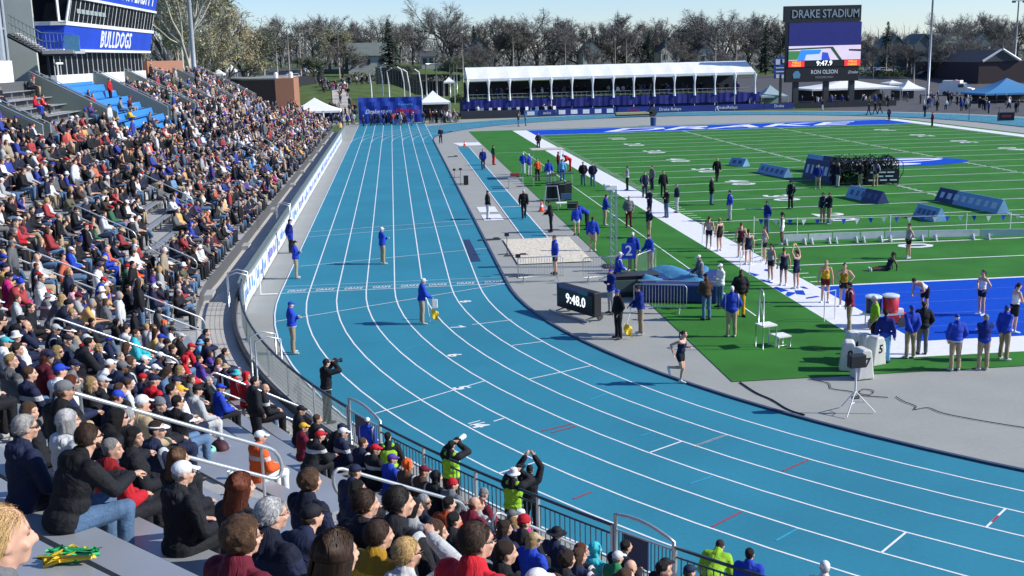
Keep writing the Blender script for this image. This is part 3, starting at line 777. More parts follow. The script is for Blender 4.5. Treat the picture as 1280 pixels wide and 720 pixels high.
for px, py, Y, i, wd, l in ((487,23,206,0,1.05,'big dark spreading conifer in front of the green-roofed house'),(593,30,246,1,.8,'narrow dark conifer left of the gabled house'),(687,52,240,0,.8,'small dark conifer above the middle of the long white tent'),(780,40,246,1,.9,'narrow dark conifer above the right half of the long white tent'),(957,26,236,0,.75,'dark conifer just left of the scoreboard'),(1108,25,232,1,1.0,'dark conifer right of the scoreboard'),(811,38,240,0,.7,'dark pointed conifer right of the mid-tent light poles'),(1000,20,250,1,1.,'dark conifer hidden behind the scoreboard')):
    x = AtY(px,75,Y).x; plant('conifer', FIR[i], x, Y, topH(px,py,x,Y), [13,12][i], l, w=wd)
for px, py, Y, i, l in ((413,30,215,0,'yellow-green budding tree left of the house with the green roof'),(395,65,196,1,'low rounded green bush-like tree at the end of the black fence'),(512,78,196,1,'small fresh green tree beyond the hammer cage'),(563,66,198,1,'small fresh green tree left of the small white canopy'),(1185,52,226,0,'brownish green budding tree by the dark brick hall'),(1232,58,215,0,'green budding tree beside the dark brick hall roof')):
    x = AtY(px,90,Y).x; plant('budding_tree', BUD[i], x, Y, topH(px,py,x,Y), [15,13][i], l, w=1.25)
for px, py, Y, ms, h, w_, l in ((223,-120,112,SYC,18,.95,'tall sycamore with pale branches behind the press box'),(252,-70,132,SYC,18,.9,'second sycamore with pale trunk, right of the tall light pole'),(280,-5,140,BEIGE,15,1.25,'broad beige catkin-covered tree right of the tall light pole'),(205,-90,150,BUD[0],15,1.2,'grey-green budding tree between press box and sycamore'),(302,30,160,BUD[1],13,1.1,'low green budding tree left of the utility poles'),(262,-10,165,BEIGE,15,1.2,'beige tree farther back behind the sycamore')):
    x = AtY(px,80,Y).x; plant('sycamore_tree' if ms is SYC else 'budding_tree', ms, x, Y, topH(px,py,x,Y), h, l, w=w_)
# the wood that closes the view behind them
mb = MB(); rr = random.Random(5)
for i in range(15000):
    px = rr.uniform(-120,1400); Y = rr.uniform(300,420); x = AtY(px,75,Y).x; h = rr.uniform(1,10); z = hill(x,Y)
    d = Vector((rr.gauss(0,.35), rr.gauss(0,.35), 1)).normalized(); b = Vector((x,Y,z+h*rr.random())); L = rr.uniform(2,6); s = Vector((rr.uniform(.05,.16),0,0))
    mb.add([b-s,b+s,b+d*L+s*.3,b+d*L-s*.3], [(0,1,2,3)])
    for _ in range(2):
        e = b+d*L*rr.random(); f = Vector((rr.gauss(0,1),rr.gauss(0,1),rr.gauss(.6,.6))).normalized()*L*.6; mb.add([e-s*.5,e+s*.5,e+f], [(0,1,2)])
for i in range(7000):
    px = rr.uniform(-120,1400); Y = rr.uniform(285,330); x = AtY(px,75,Y).x; z = hill(x,Y)
    c = Vector((x,Y,z+rr.uniform(-.3,4.5))); a_ = Vector((rr.gauss(0,1),rr.gauss(0,.4),rr.gauss(0,1))).normalized()*rr.uniform(.3,.9); b_ = Vector((rr.gauss(0,1),rr.gauss(0,.4),rr.gauss(0,1))).normalized()*rr.uniform(.2,.5); mb.add([c-a_,c-b_,c+a_,c+b_], [(0,1,2,3)])
o = mb.build('woods', M_twig); tag(o, None, None, kind='stuff')

# ------------------------------------------------------------------ houses and other far buildings
M_roofg = mat('roof_greygreen', (.13,.155,.14), .8, var=.1, scale=1); M_roofd = mat('roof_dark', (.06,.065,.07), .85, var=.12, scale=1)
M_sid = [mat('siding_white', (.40,.42,.40), .7, var=.05), mat('siding_teal', (.10,.135,.13), .7, var=.06), mat('siding_slate', (.07,.09,.105), .7), mat('siding_cream', (.5,.47,.38), .7)]
M_win = mat('window_dark', (.02,.025,.03), .15)
def house(px, py, Y, wpx, wall_h, m, rm, label, gable_front=True, roof_h=2.6, depth=9, name='house'):
    x = AtY(px,75,Y).x; wd = wpx*(Y-CAM.y)/F; z = AtY(px,py,Y).z
    o = thing(name, label, 'house', (x,Y,z)); zb = hill(x,Y)-z-1
    mb = MB(); mb.box((0,depth/2,(wall_h+zb)/2),(wd,depth,wall_h-zb)); 
    if gable_front: mb.add([(-wd/2,0,wall_h),(wd/2,0,wall_h),(0,0,wall_h+roof_h),(-wd/2,depth,wall_h),(wd/2,depth,wall_h),(0,depth,wall_h+roof_h)], [(0,1,2),(5,4,3),(0,2,5,3),(1,4,5,2)])
    mb.build('walls', m, o)
    mb = MB()
    if gable_front:
        for s in (-1,1):
            mb.add([(s*(wd/2+.4),-.4,wall_h-.25),(0,-.4,wall_h+roof_h+.1),(0,depth+.4,wall_h+roof_h+.1),(s*(wd/2+.4),depth+.4,wall_h-.25),(s*(wd/2+.4),-.4,wall_h-.1),(0,-.4,wall_h+roof_h+.28),(0,depth+.4,wall_h+roof_h+.28),(s*(wd/2+.4),depth+.4,wall_h-.1)], [(0,1,2,3),(7,6,5,4),(0,4,5,1),(3,2,6,7),(0,3,7,4)])
    else:
        a = wd/2+.4
        mb.add([(-a,-.5,wall_h-.1),(a,-.5,wall_h-.1),(a,depth/2,wall_h+roof_h),(-a,depth/2,wall_h+roof_h),(-a,depth+.5,wall_h-.1),(a,depth+.5,wall_h-.1)], [(0,1,2,3),(3,2,5,4),(0,3,4),(1,5,2),(0,4,5,1)])
    mb.build('roof', rm, o)
    n = max(2, int(wd/3))
    for i in range(n):
        mb = MB(); mb.box((-wd/2+(i+.5)*wd/n,-.05,wall_h*.55),(.95,.1,1.3)); mb.build('window', M_win, o)
    return o
house(460,86,212,48,3.0,M_sid[0],M_roofg,'long pale house with a grey-green roof behind the conifer',False,2.9,10)
house(438,88,216,14,3.6,M_sid[2],M_roofd,'small dark gabled house left of the long pale house',True,1.8,6)
house(600,84,215,34,3.4,M_sid[2],M_roofd,'slate-coloured house with a white gable behind the tent end',True,3.0,9)
house(740,80,236,22,3.2,M_sid[3],M_roofd,'small gabled house roof peeking over the tent middle',True,2.4,8)
house(838,80,240,24,3.4,M_sid[3],M_roofd,'cream gabled house peeking over the right half of the tent',True,2.2,8)
house(884,82,240,22,3.4,M_sid[0],M_roofd,'pale gabled house peeking over the tent near its right end',True,2.0,8)
house(1120,80,244,26,4.6,M_sid[1],M_roofg,'teal two-storey house right of the scoreboard',True,2.6,9)
house(1155,80,238,26,5.0,M_sid[2],M_roofg,'slate-blue house behind the light mast',True,2.6,9)
house(1190,80,240,30,5.4,M_sid[1],M_roofg,'grey-teal house behind the ambulance',False,2.8,9)
house(1225,78,240,26,5.0,M_sid[0],M_roofg,'pale house left of the dark brick hall',True,2.4,9)
house(535,84,222,16,2.6,M_sid[0],M_roofd,'small white shed under the tall bare tree',False,1.2,6)
# brick hut at the end of the stand
M_brick = mat('brick_orange', (.33,.15,.09), .85, var=.12, scale=9, var2=(50,.12)); M_brickd = mat('brick_dark', (.075,.045,.045), .85, var=.12, scale=9)
a = G(346,139,0); BK = thing('brick_hut', 'flat-roofed brick hut at the far end of the stand', 'building', (a.x,131,0))
xl = AtY(346,139,131).x; xr = AtY(369,135,131).x; zt = AtY(357,98,131).z
mb = MB(); mb.box(((xr-xl)/2,5,zt/2-.5),(xr-xl,10,zt+1)); mb.build('end_wall', M_brick, BK); BK.location = (xl,131,0)
xw = AtY(286,110,150).x-xl
mb = MB(); mb.add([(-.02,.3,-1),(-.02,.3,zt-.25),(-5,12,zt-.25),(-5,12,-1)], [(0,1,2,3)]); 
mb.prism([(0,.4),(-4.6,3.0),(xw-4,28),(xw,34),(0,32)], -1, zt-.22); mb.build('side_wall', M_brickd, BK)
mb = MB(); mb.prism([(.2,.2),(-4.9,3.0),(xw-4.4,28),(xw,34.5),(.2,32.5)], zt-.2, zt+.05); mb.build('roof', mat('roof_flat_grey', (.24,.26,.25), .8, var=.1, scale=.8), BK)
mb = MB()
for x_, y_ in ((.8,4),(3.0,5.5)): mb.lathe([(.35,0),(.35,.7),(.2,.95)], (x_-1,y_,zt), 10)
mb.build('roof_vent', M_wht, BK)
# brick wall behind the top rows, right of the press box
mb = MB(); mb.box((-26.2,63.6,8.5),(.4,17,2.9)); tag(mb.build('brick_parapet', M_brick), 'orange brick parapet wall behind the top rows right of the press box', 'wall')
# dark hall at right edge
x0 = AtY(1222,110,185).x; HL = thing('brick_hall', 'dark brick hall with a gabled roof at the right edge', 'building', (x0,185,0))
zt = AtY(1240,77,185).z
mb = MB(); mb.box((25,15,zt/2-1),(50,30,zt+2)); mb.build('walls', mat('brick_plum', (.045,.03,.035), .85, var=.15, scale=4), HL)
mb = MB()
gx0 = AtY(1228,76,184.8).x-x0; gx1 = AtY(1275,76,184.8).x-x0; gz = AtY(1253,62,184.8).z; gc = (gx0+gx1)/2
mb.add([(gx0,-.3,zt),(gx1,-.3,zt),(gc,-.3,gz),(gx0,20,zt),(gx1,20,zt),(gc,20,gz)], [(0,1,2),(5,4,3),(0,2,5,3),(1,4,5,2)]); mb.build('roof', M_roofd, HL)
mb = MB(); mb.tube([(gx0,-.4,zt+.1),(gc,-.4,gz+.15),(gx1,-.4,zt+.1)], .28, 4); mb.build('gable_trim', M_wht, HL)
mb = MB(); mb.tube([(gc,-.4,gz),(gc,-.4,gz+.5),(gc,-.4,gz+1.6)], [.3,.18,.05], 8); mb.build('finial', M_roofg, HL)
# poles ------------------------------------------------------------------
M_pole = mat('pole_grey', (.36,.38,.40), .5, metal=.3, var=.1); M_wood = mat('pole_wood', (.33,.29,.24), .85, var=.15, scale=3)
def pole(px, py0, py1, Y, r, m, label, name='utility_pole', arms=0, cat='pole', lamps=0):
    b = AtY(px,py1,Y); x = b.x; z0 = hill(x,Y)-.1 if Y > 125 else 0; top = AtY(px,py0,Y).z
    o = thing(name, label, cat, (x,Y,z0))
    mb = MB(); mb.tube([(0,0,0),(0,0,(top-z0)*.6),(0,0,top-z0)], [r,r*.85,r*.65], 10); mb.build('pole', m, o, True)
    if arms:
        mb = MB()
        for k in range(arms): mb.box((0,0,top-z0-.5-k*.9),(2.2,.12,.14))
        mb.build('crossarm', m, o)
    if lamps:
        mb = MB(); mb.box((0,0,top-z0),(3.2,.15,.2)); mb.build('bracket', m, o)
        for i in range(lamps):
            mb = MB(); mb.box((-1.3+2.6*i/(lamps-1),-.2,top-z0-.25),(.7,.5,.4)); mb.build('lamp', M_dark, o)
    return o
LP = thing('light_pole', 'tall silver floodlight pole behind the stand, right of the press box', 'light pole', (AtX(243,88,-26.9).x, AtX(243,88,-26.9).y, 0))
mb = MB(); mb.tube([(0,0,0),(0,0,12),(0,0,30)], [.30,.26,.2], 14); mb.build('pole', M_pole, LP, True)
for i, (px, y0, y1, Y) in enumerate(((310,34,94,165),(331,36,97,175),(347,37,92,185),(362,38,90,192),(376,38,84,205),(384,45,80,212),(424,40,82,205),(1107,55,97,215),(1133,48,99,215),(1142,80,103,190))):
    pole(px, y0, y1, Y, .16, M_wood, 'wooden utility pole, %s from the left in the photo' % ordn[i] , arms=1 if i in (0,1,6) else 0)
for i, (px, y0, Y, n_) in enumerate(((579,52,190,0),(642,44,196,0),(707,50,200,0),(769,52,200,0),(783,48,200,0),(832,48,200,0),(894,42,200,0),(920,50,200,0))):
    pole(px, y0, 95, Y, .14, M_wood, 'bare pole behind the long white tent, %s from its left end' % ordn[i])
pole(1160,-6,112,150,.24,M_pole,'tall pale floodlight mast right of the scoreboard','light_mast',0,'light pole'); pole(1268,1,80,205,.22,M_pole,'light mast with lamp head above the dark brick hall','light_mast',0,'light pole',2)
# overhead wires
mb = MB()
def wire(a, b, sag):
    pts = [Vector(a).lerp(Vector(b), i/10)-Vector((0,0,sag*4*(i/10)*(1-i/10))) for i in range(11)]; mb.tube(pts, .025, 3)
q = AtY(310,44,165)
for k in range(2): wire((q.x+(-1 if k else 1), 165, q.z-k*1.2), (q.x-40,125,q.z-3-k), .8)
tag(mb.build('power_line', M_dark), 'pair of thin power lines strung left from the first utility pole', 'wire')

# ------------------------------------------------------------------ tents, banners, scoreboard
M_tent = mat('tent_white', (.80,.81,.82), .6, var=.04, scale=1.2, bump=.1, bscale=3)
M_navy = mat('navy_cloth', (.008,.014,.10), .8, var=.12, scale=1.2); M_navy2 = mat('navy_skirt', (.010,.018,.19), .7, var=.2, scale=.8)
TY = 134.5
LT = thing('long_tent', 'long white marquee with draped posts on a blue-skirted platform', 'tent', (0,TY,0))
l = AtY(584,98,TY); r_ = AtY(944,92,TY); zf = AtY(700,123,TY).z; ze = AtY(700,96,TY).z; zr_ = ze+1.8
tl, tr = l.x, r_.x; TL, TR_ = tl, tr
mb = MB()
prof = [(TY,ze),(TY+5,zr_),(TY+10,ze)]
n = 17
nb = 14
for i in range(nb):
    xa = tl+(tr-tl)*i/nb; xb = tl+(tr-tl)*(i+1)/nb; xm = (xa+xb)/2
    for (ya,za),(yb,zb) in zip(prof[:-1],prof[1:]):
        for (x0,x1,s0,s1) in ((xa,xm,0,.10),(xm,xb,.10,0)):
            mb.quad((x0,ya-TY,za-s0),(x1,ya-TY,za-s1),(x1,yb-TY,zb-s1*.3),(x0,yb-TY,zb-s0*.3))
    mb.quad((xa,0,ze-.38),(xb,0,ze-.38),(xb,0,ze-.0),(xa,0,ze-.0))
for x in (tl,tr): mb.add([(x,0,ze),(x,5,zr_),(x,10,ze)], [(0,1,2)])
mb.build('canopy', M_tent, LT)
for i in range(nb+1):
    x = tl+(tr-tl)*i/nb; mb = MB(); mb.tube([(x,0,.1),(x,0,ze)], .06, 6)
    rb = [(x,-.05,ze-.3-j*(ze-zf-.2)/8) for j in range(9)]; rr_ = [.34,.26,.18,.13,.11,.12,.16,.20,.24]
    mb.tube(rb, rr_, 7); mb.build('draped_post', M_tent, LT)
mb = MB(); mb.box(((tl+tr)/2,5.1,zf/2-.1),(tr-tl+1.5,9.9,zf-.0)); mb.build('platform', M_navy, LT)
mb = MB()
sk = []
N_ = 160
for i in range(N_+1):
    x = tl-.8+(tr-tl+1.6)*i/N_; sk.append((x, -.05+.03*math.sin(i*1.9)+.05*math.sin(i*.7)))
for i in range(N_):
    zb = zf-1.35+.06*math.sin(i*.5)
    mb.quad((sk[i][0],sk[i][1]-.05,zf-1.35+.06*math.sin((i-1)*.5)),(sk[i+1][0],sk[i+1][1]-.05,zb),(sk[i+1][0],sk[i+1][1]*.7-.05,zf+.15+.05*math.sin(i*.4)),(sk[i][0],sk[i][1]*.7-.05,zf+.15+.05*math.sin((i-1)*.4)))
mb.build('skirt', M_navy2, LT)
mb = MB(); mb.tube([(tl,0,zf+.95),(tr,0,zf+.95)], .04, 6); mb.tube([(tl,0,zf+.5),(tr,0,zf+.5)], .03, 6)
for i in range(60): x = tl+(tr-tl)*i/59; mb.box((x,0,zf+.5),(.04,.04,.95))
mb.build('guard_rail', mat('rail_grey', (.25,.28,.30), .5), LT)
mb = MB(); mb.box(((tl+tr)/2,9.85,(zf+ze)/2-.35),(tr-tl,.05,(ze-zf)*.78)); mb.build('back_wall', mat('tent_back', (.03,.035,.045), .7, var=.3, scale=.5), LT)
# wall of advertising boards along the far bend
M_board = mat('ad_board', (.012,.035,.22), .5, var=.15, scale=.6); M_bd2 = mat('ad_board_blue', (.03,.14,.42), .5); M_redb = mat('ad_red', (.42,.02,.06), .5)
def adboard(px0, px1, py_b, py_t, Y, m, label, txt=None, tm=None, squares=0, sh=0.):
    a = AtY(px0,py_b,Y); b = AtY(px1,py_b,Y); h = AtY(px0,py_t,Y).z
    mb = MB(); mb.box(((a.x+b.x)/2,Y,h/2),(b.x-a.x-.05,.15,h)); o = mb.build('advertising_board', m)
    tag(o, label, 'advertising board', 'advertising boards along the far bend')
    w_ = b.x-a.x
    if txt:
        M = frame(((a.x+b.x)/2, Y-.085, h*.52), (1,0,0), (0,0,1)); text_mesh(txt, min(h*.7, w_/len(txt)*1.7), tm or M_letter, 'lettering', o, M, .004, sh)
    for i in range(squares):
        mb = MB(); mb.box((a.x+(i+.5)*w_/squares, Y-.085, h*.5),(w_/squares*.55,.02,h*.6)); mb.build('white_logo', M_letter, o)
    return o
M_dred = mat('letter_red', (.5,.02,.04), .5)
adboard(576,650,149,139,128.6,mat('board_dark',(.03,.035,.05),.6),'plain dark board at the left start of the far bend wall')
adboard(655,672,148,138,129.2,M_bd2,'light blue board with small white lettering, leftmost of the blue boards',None,None,1)
adboard(672,695,147,137.5,129.3,M_board,'dark blue board with a bold slanted white word','asics',None,0,.3)
adboard(695,770,145.5,136,129.4,M_board,'navy board with a row of white squares',None,None,5)
adboard(772,812,143.5,134,129.5,M_board,'navy board with red lettering between the white squares and the timing tower','HyVee',M_redb)
adboard(813,862,143,133.5,129.6,M_board,'navy board with white words right of the red-lettered board','Drake Relays')
adboard(862,955,141.5,132,129.7,M_board,'long navy board with white emblems left of the scoreboard legs','DrakeRelays',None,0)
adboard(955,992,139.5,129.5,130,M_board,'short navy board below the grey tank-like tents','Drake',None,0)
adboard(993,1045,138.5,129,130,mat('board_black',(.02,.022,.03),.6),'plain black board below the scoreboard')
adboard(1045,1120,137,127,130.2,mat('board_black',(.02,.022,.03),.6),'plain black board right of the scoreboard below the big tent')
# blue start banner
Y = 121.2; a = AtY(449,155,Y); b = AtY(528.5,155,Y); zt = AtY(449,122.5,Y).z
mb = MB(); nxx = 24
for i in range(nxx):
    for j in range(6):
        def pt(i, j): return (a.x+(b.x-a.x)*i/nxx, Y+.07*math.sin(i*1.3+j*.9)+.05*math.sin(j*2+i*.3), .1+(zt-.1)*j/6)
        mb.quad(pt(i,j),pt(i+1,j),pt(i+1,j+1),pt(i,j+1))
o = thing('start_banner', 'big royal blue fabric banner wall across the end of the straight', 'banner', (0,0,0)); mb.build('fabric', mat('banner_royal', (.010,.045,.36), .6, var=.08), o, True)
mb = MB()
for i in range(6): x = a.x+(b.x-a.x)*i/5; mb.tube([(x,Y+.25,0),(x,Y+.25,zt)], .04, 6)
mb.build('frame', M_steel, o)
W = b.x-a.x
text_mesh('Drake', .85, M_letter, 'lettering', o, frame((a.x+W*.21,Y-.15,zt*.47),(1,0,0),(0,0,1)), .003, .4, .012); text_mesh('RELAYS', .5, M_letter, 'lettering', o, frame((a.x+W*.43,Y-.15,zt*.47),(1,0,0),(0,0,1)), .003, .2)
text_mesh('Presented by', .42, mat('letter_cyan', (.1,.5,.8), .5), 'lettering', o, frame((a.x+W*.74,Y-.15,zt*.72),(1,0,0),(0,0,1)), .003); text_mesh('HyVee', 1.25, M_dred, 'lettering', o, frame((a.x+W*.75,Y-.15,zt*.46),(1,0,0),(0,0,1)), .003, .2, .02)
def canopy(px, py_base, pxw, py_eave, py_peak, Y, m, label, depth=None, legs=True, name='canopy_tent', wall=None):
    a = AtY(px-pxw/2, py_base, Y); b = AtY(px+pxw/2, py_base, Y); z0 = hill((a.x+b.x)/2, Y)-.03 if Y > 126 else 0; ze = AtY(px,py_eave,Y).z-z0; zp = AtY(px,py_peak,Y+(depth or (b.x-a.x))/2).z-z0
    w_ = b.x-a.x; d = depth or w_
    o = thing(name, label, 'tent', ((a.x+b.x)/2, Y, z0)); h = w_/2
    mb = MB(); n = 8
    cor = [(-h,0),(h,0),(h,d),(-h,d)]
    for k in range(4):
        p, q = Vector((*cor[k],ze)), Vector((*cor[(k+1)%4],ze)); c = Vector((0,d/2,zp))
        for j in range(n):
            f0, f1 = j/n, (j+1)/n
            s0 = -.12*(zp-ze)*math.sin(PI*f0); s1 = -.12*(zp-ze)*math.sin(PI*f1)
            mb.quad(p.lerp(c,f0)+Vector((0,0,s0)), q.lerp(c,f0)+Vector((0,0,s0)), q.lerp(c,f1)+Vector((0,0,s1)), p.lerp(c,f1)+Vector((0,0,s1)))
        mb.quad(p-Vector((0,0,.3)), q-Vector((0,0,.3)), q, p)
    mb.build('canopy', m, o)
    for x, y in cor:
        mb = MB(); mb.tube([(x*.98,y*.99+.02,0),(x*.98,y*.99+.02,ze)], .05, 6); mb.build('leg', M_steel, o)
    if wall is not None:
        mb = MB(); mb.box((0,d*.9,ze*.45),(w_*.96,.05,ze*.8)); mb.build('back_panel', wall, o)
    return o
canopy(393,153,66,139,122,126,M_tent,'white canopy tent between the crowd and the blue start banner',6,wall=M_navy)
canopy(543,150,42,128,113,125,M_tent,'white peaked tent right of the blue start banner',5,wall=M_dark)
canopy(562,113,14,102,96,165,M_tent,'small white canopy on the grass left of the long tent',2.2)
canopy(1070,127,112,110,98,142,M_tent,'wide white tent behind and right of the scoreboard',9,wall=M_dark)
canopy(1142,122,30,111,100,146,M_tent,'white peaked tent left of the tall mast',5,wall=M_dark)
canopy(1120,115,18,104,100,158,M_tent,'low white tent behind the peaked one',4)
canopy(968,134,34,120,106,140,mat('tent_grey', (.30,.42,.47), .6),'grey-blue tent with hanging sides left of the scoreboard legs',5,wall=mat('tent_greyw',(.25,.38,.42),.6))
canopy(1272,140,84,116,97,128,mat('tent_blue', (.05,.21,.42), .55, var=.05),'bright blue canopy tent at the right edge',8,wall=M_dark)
canopy(288,92,12,88,80,150,M_tent,'white pointed canopy top behind the upper stand rows',3); canopy(272,98,14,92,86,135,M_tent,'second white pointed canopy top behind the upper stand rows',3)
# scoreboard
Y = 136.; SBx0 = AtY(980,20,Y).x; SBx1 = AtY(1075,20,Y).x; 
SB = thing('scoreboard', 'black stadium scoreboard on legs with a lit video screen', 'scoreboard', ((SBx0+SBx1)/2,Y,0)); cxs = (SBx0+SBx1)/2; Wd = SBx1-SBx0
M_black = mat('board_face', (.008,.009,.014), .6, var=.15)
def zrow(py): return AtY(1028,py,Y).z
def sb_box(x0, x1, y0, y1, name, m, out=.5, parent=SB, th=.06):
    a = AtY(x0,50,Y).x-cxs; b = AtY(x1,50,Y).x-cxs; mb = MB(); mb.box(((a+b)/2,-out,(zrow(y0)+zrow(y1))/2),(b-a,th,zrow(y0)-zrow(y1))); return mb.build(name, m, parent)
mb = MB(); mb.box((.0,0,(zrow(7)+zrow(27))/2),(Wd,1.0,zrow(7)-zrow(27))); nmp = mb.build('name_panel', M_black, SB)
mb = MB(); mb.box((.2,0,(zrow(27)+zrow(102))/2),(Wd*.965,.9,zrow(27)-zrow(102)-.05)); mb.build('cabinet', M_black, SB)
for px in (995,1033,1065):
    mb = MB(); x = AtY(px,100,Y).x-cxs; mb.box((x,.2,zrow(102)/2),(.9,.7,zrow(102))); mb.build('leg', M_dark, SB)
def scr(name, col, e): return mat(name, col, .4, var=.12, scale=.8, emit=e)
scn = MB()
def px2(x, y): return AtY(x,50,Y).x-cxs, zrow(y)
screen = sb_box(985,1075,28,75,'video_screen',scr('screen_navy',(.012,.014,.12),.55),.46)
def poly(pts, name, m, out):
    mb = MB(); v = [px2(*p) for p in pts]; mb.add([(x,-out,z) for x,z in v], [tuple(range(len(v)))][:1]); return mb.build(name, m, screen)
poly([(985,57),(1075,57),(1075,75),(985,75)],'screen_picture',scr('screen_lilac',(.62,.52,.62),.6),.505)
poly([(985,63),(1000,63),(996,74),(985,74)],'screen_picture',scr('screen_green',(.05,.2,.06),.5),.512)
poly([(1000,62),(1026,62),(1020,75),(996,75)],'screen_picture',scr('screen_blue',(.03,.22,.75),.6),.514)
poly([(1007,68),(1026,67),(1026,75),(1005,75)],'screen_picture',scr('screen_pale',(.5,.55,.75),.6),.518)
poly([(1027,65),(1034,66),(1037,75),(1026,75)],'screen_picture',scr('screen_blue2',(.03,.08,.55),.5),.519)
poly([(985,60),(1040,58.5),(1052,75),(1048,75),(1037,60.5),(985,62)],'screen_picture',scr('screen_dkgreen',(.02,.08,.03),.4),.516)
poly([(1060,62),(1075,62.5),(1075,65),(1060,64)],'screen_picture',scr('screen_dark',(.01,.01,.03),.3),.515)
M_y = scr('screen_yellow', (.9,.5,.05), .8); M_sr = scr('screen_red', (.75,.03,.04), .7); M_sw = scr('screen_white', (.85,.87,.9), .9)
strip_ = sb_box(985,1075,75.5,83,'score_strip',M_black,.47)
for x0, x1, cxp in ((985,1005,995),(1055,1075,1065)):
    rb = sb_box(x0,x1,75.5,83,'sponsor_panel',M_sr,.50); px_, pz = px2(cxp,79.2)
    for dz, t in ((.22,'WELLS'),(-.25,'FARGO')): text_mesh(t, .48, M_y, 'lettering', rb, frame((px_,-.54,pz+dz),(1,0,0),(0,0,1)), .003, 0, .01, sx=1.05)
x_, z_ = px2(1030,79.2); text_mesh('9:47.9', 1.15, M_sw, 'lettering', strip_, frame((x_,-.52,z_),(1,0,0),(0,0,1)), .003, 0, .02)
x_, z_ = px2(1030.5,90); text_mesh('RON OLSON', .95, M_letter, 'lettering', SB, frame((x_,-.47,z_),(1,0,0),(0,0,1)), .003, 0, .01, sx=.85)
x_, z_ = px2(1030.5,96.5); text_mesh('VIDEOBOARD', .5, mat('letter_dim',(.35,.37,.42),.5), 'lettering', SB, frame((x_,-.47,z_),(1,0,0),(0,0,1)), .003, 0, 0)
x_, z_ = px2(1066,91); text_mesh('Drake', .7, M_letter, 'lettering', SB, frame((x_,-.47,z_),(1,0,0),(0,0,1)), .003, .4)
x_, z_ = px2(996,92.5); mb = MB(); mb.prism([(-.55,-.6),(.5,-.6),(.65,0),(.3,.62),(-.3,.6),(-.7,.1)],0,.01,0,frame((x_,-.47,z_),(1,0,0),(0,0,1))); mb.build('crest', mat('crest_blue',(.12,.30,.42),.5), SB)
x_, z_ = px2(1029.5,17); me = text_mesh('DRAKE STADIUM', 1., mat('letter_grey', (.27,.34,.38), .5), '_', ext=.03, bold=.01); xs_ = [v.co.x for v in me.vertices]; ys_ = [v.co.y for v in me.vertices]
tx0 = px2(988,17)[0]; tx1 = px2(1071,17)[0]; hz = px2(0,12)[1]-px2(0,22.5)[1]
me.transform(frame(((tx0+tx1)/2,-.53,z_),(1,0,0),(0,0,1)) @ Matrix.Diagonal(((tx1-tx0)/(max(xs_)-min(xs_)), hz/(max(ys_)-min(ys_)),1,1)) @ Matrix.Translation((-(max(xs_)+min(xs_))/2,-(max(ys_)+min(ys_))/2,0))); put('lettering', me, nmp)
# blue info sign beside it
xa = AtY(968,70,140).x; xb = AtY(985,70,140).x; z0 = AtY(975,98,140).z; z1 = AtY(975,74,140).z; zt = AtY(975,70,140).z
o = thing('info_sign', 'blue and white notice sign on a post left of the scoreboard', 'sign', ((xa+xb)/2,140,0)); h = (xb-xa)/2
mb = MB(); mb.prism([(-h,z0),(h,z0),(h,z1),(0,zt),(-h,z1)], -.1, .1, 0, Matrix.Rotation(PI/2,4,'X')); mb.build('panel', mat('sign_blue',(.03,.12,.45),.5), o)
mb = MB()
for xx, zz, w_, hh in ((-.5,.86,.7,.28),(.45,.9,.6,.2),(0,.55,1.7,.05),(0,.35,1.7,.06),(-.5,.12,.5,.2),(.5,.1,.9,.18)): mb.box((xx*h, -.14, z0+(z1-z0)*zz),(w_*h*.9,.03,(z1-z0)*hh))
mb.build('white_panels', M_letter, o); mb = MB(); mb.box((0,0,z0/2),(.4,.3,z0)); mb.build('post', M_dark, o)
# tanks/structures by the scoreboard legs, ambulance
def vehicle_van(px, py, Y, L, rz, label):
    b = AtY(px,py,Y); o = thing('ambulance', label, 'ambulance', (b.x,Y,hill(b.x,Y)-.03), rz)
    mb = MB(); mb.prism([(-L/2,.5),(L/2,.5),(L/2,1.3),(L/2-.9,1.5),(L/2-1.6,2.35),(-L/2,2.35)], -1.05, 1.05, 0, Matrix.Rotation(PI/2,4,'X')); mb.build('body', M_wht, o, bevel=.06)
    mb = MB(); mb.box((-.9,0,2.6),(L*.55,2.1,.5)); mb.build('box_body', M_wht, o)
    mb = MB(); mb.add([(L/2-.94,-1.0,1.52),(L/2-.94,1.0,1.52),(L/2-1.58,.95,2.28),(L/2-1.58,-.95,2.28)], [(0,1,2,3)]); mb.v = [(x+.03,y,z+.03) for x,y,z in mb.v]; mb.build('windscreen', M_win, o)
    for s in (-1,1):
        mb = MB(); mb.box((L/2-2.1,s*1.06,1.85),(1.0,.03,.6)); mb.build('side_window', M_win, o)
        for xx in (-L/2+1, L/2-1.1):
            mb = MB(); mb.tube([(xx,s*.9,.42),(xx,s*1.1,.42)], .42, 14); mb.build('wheel', M_dark, o)
    for s in (-1,1):
        mb = MB(); mb.box((L/2+.02,s*.75,1.0),(.06,.35,.22)); mb.build('headlight', M_letter, o)
    mb = MB(); mb.box((-.4,0,2.93),(.4,1.5,.16)); mb.build('light_bar', M_redb, o)
vehicle_van(1196,120,158,6.0,-.75,'white ambulance parked beyond the far bend')
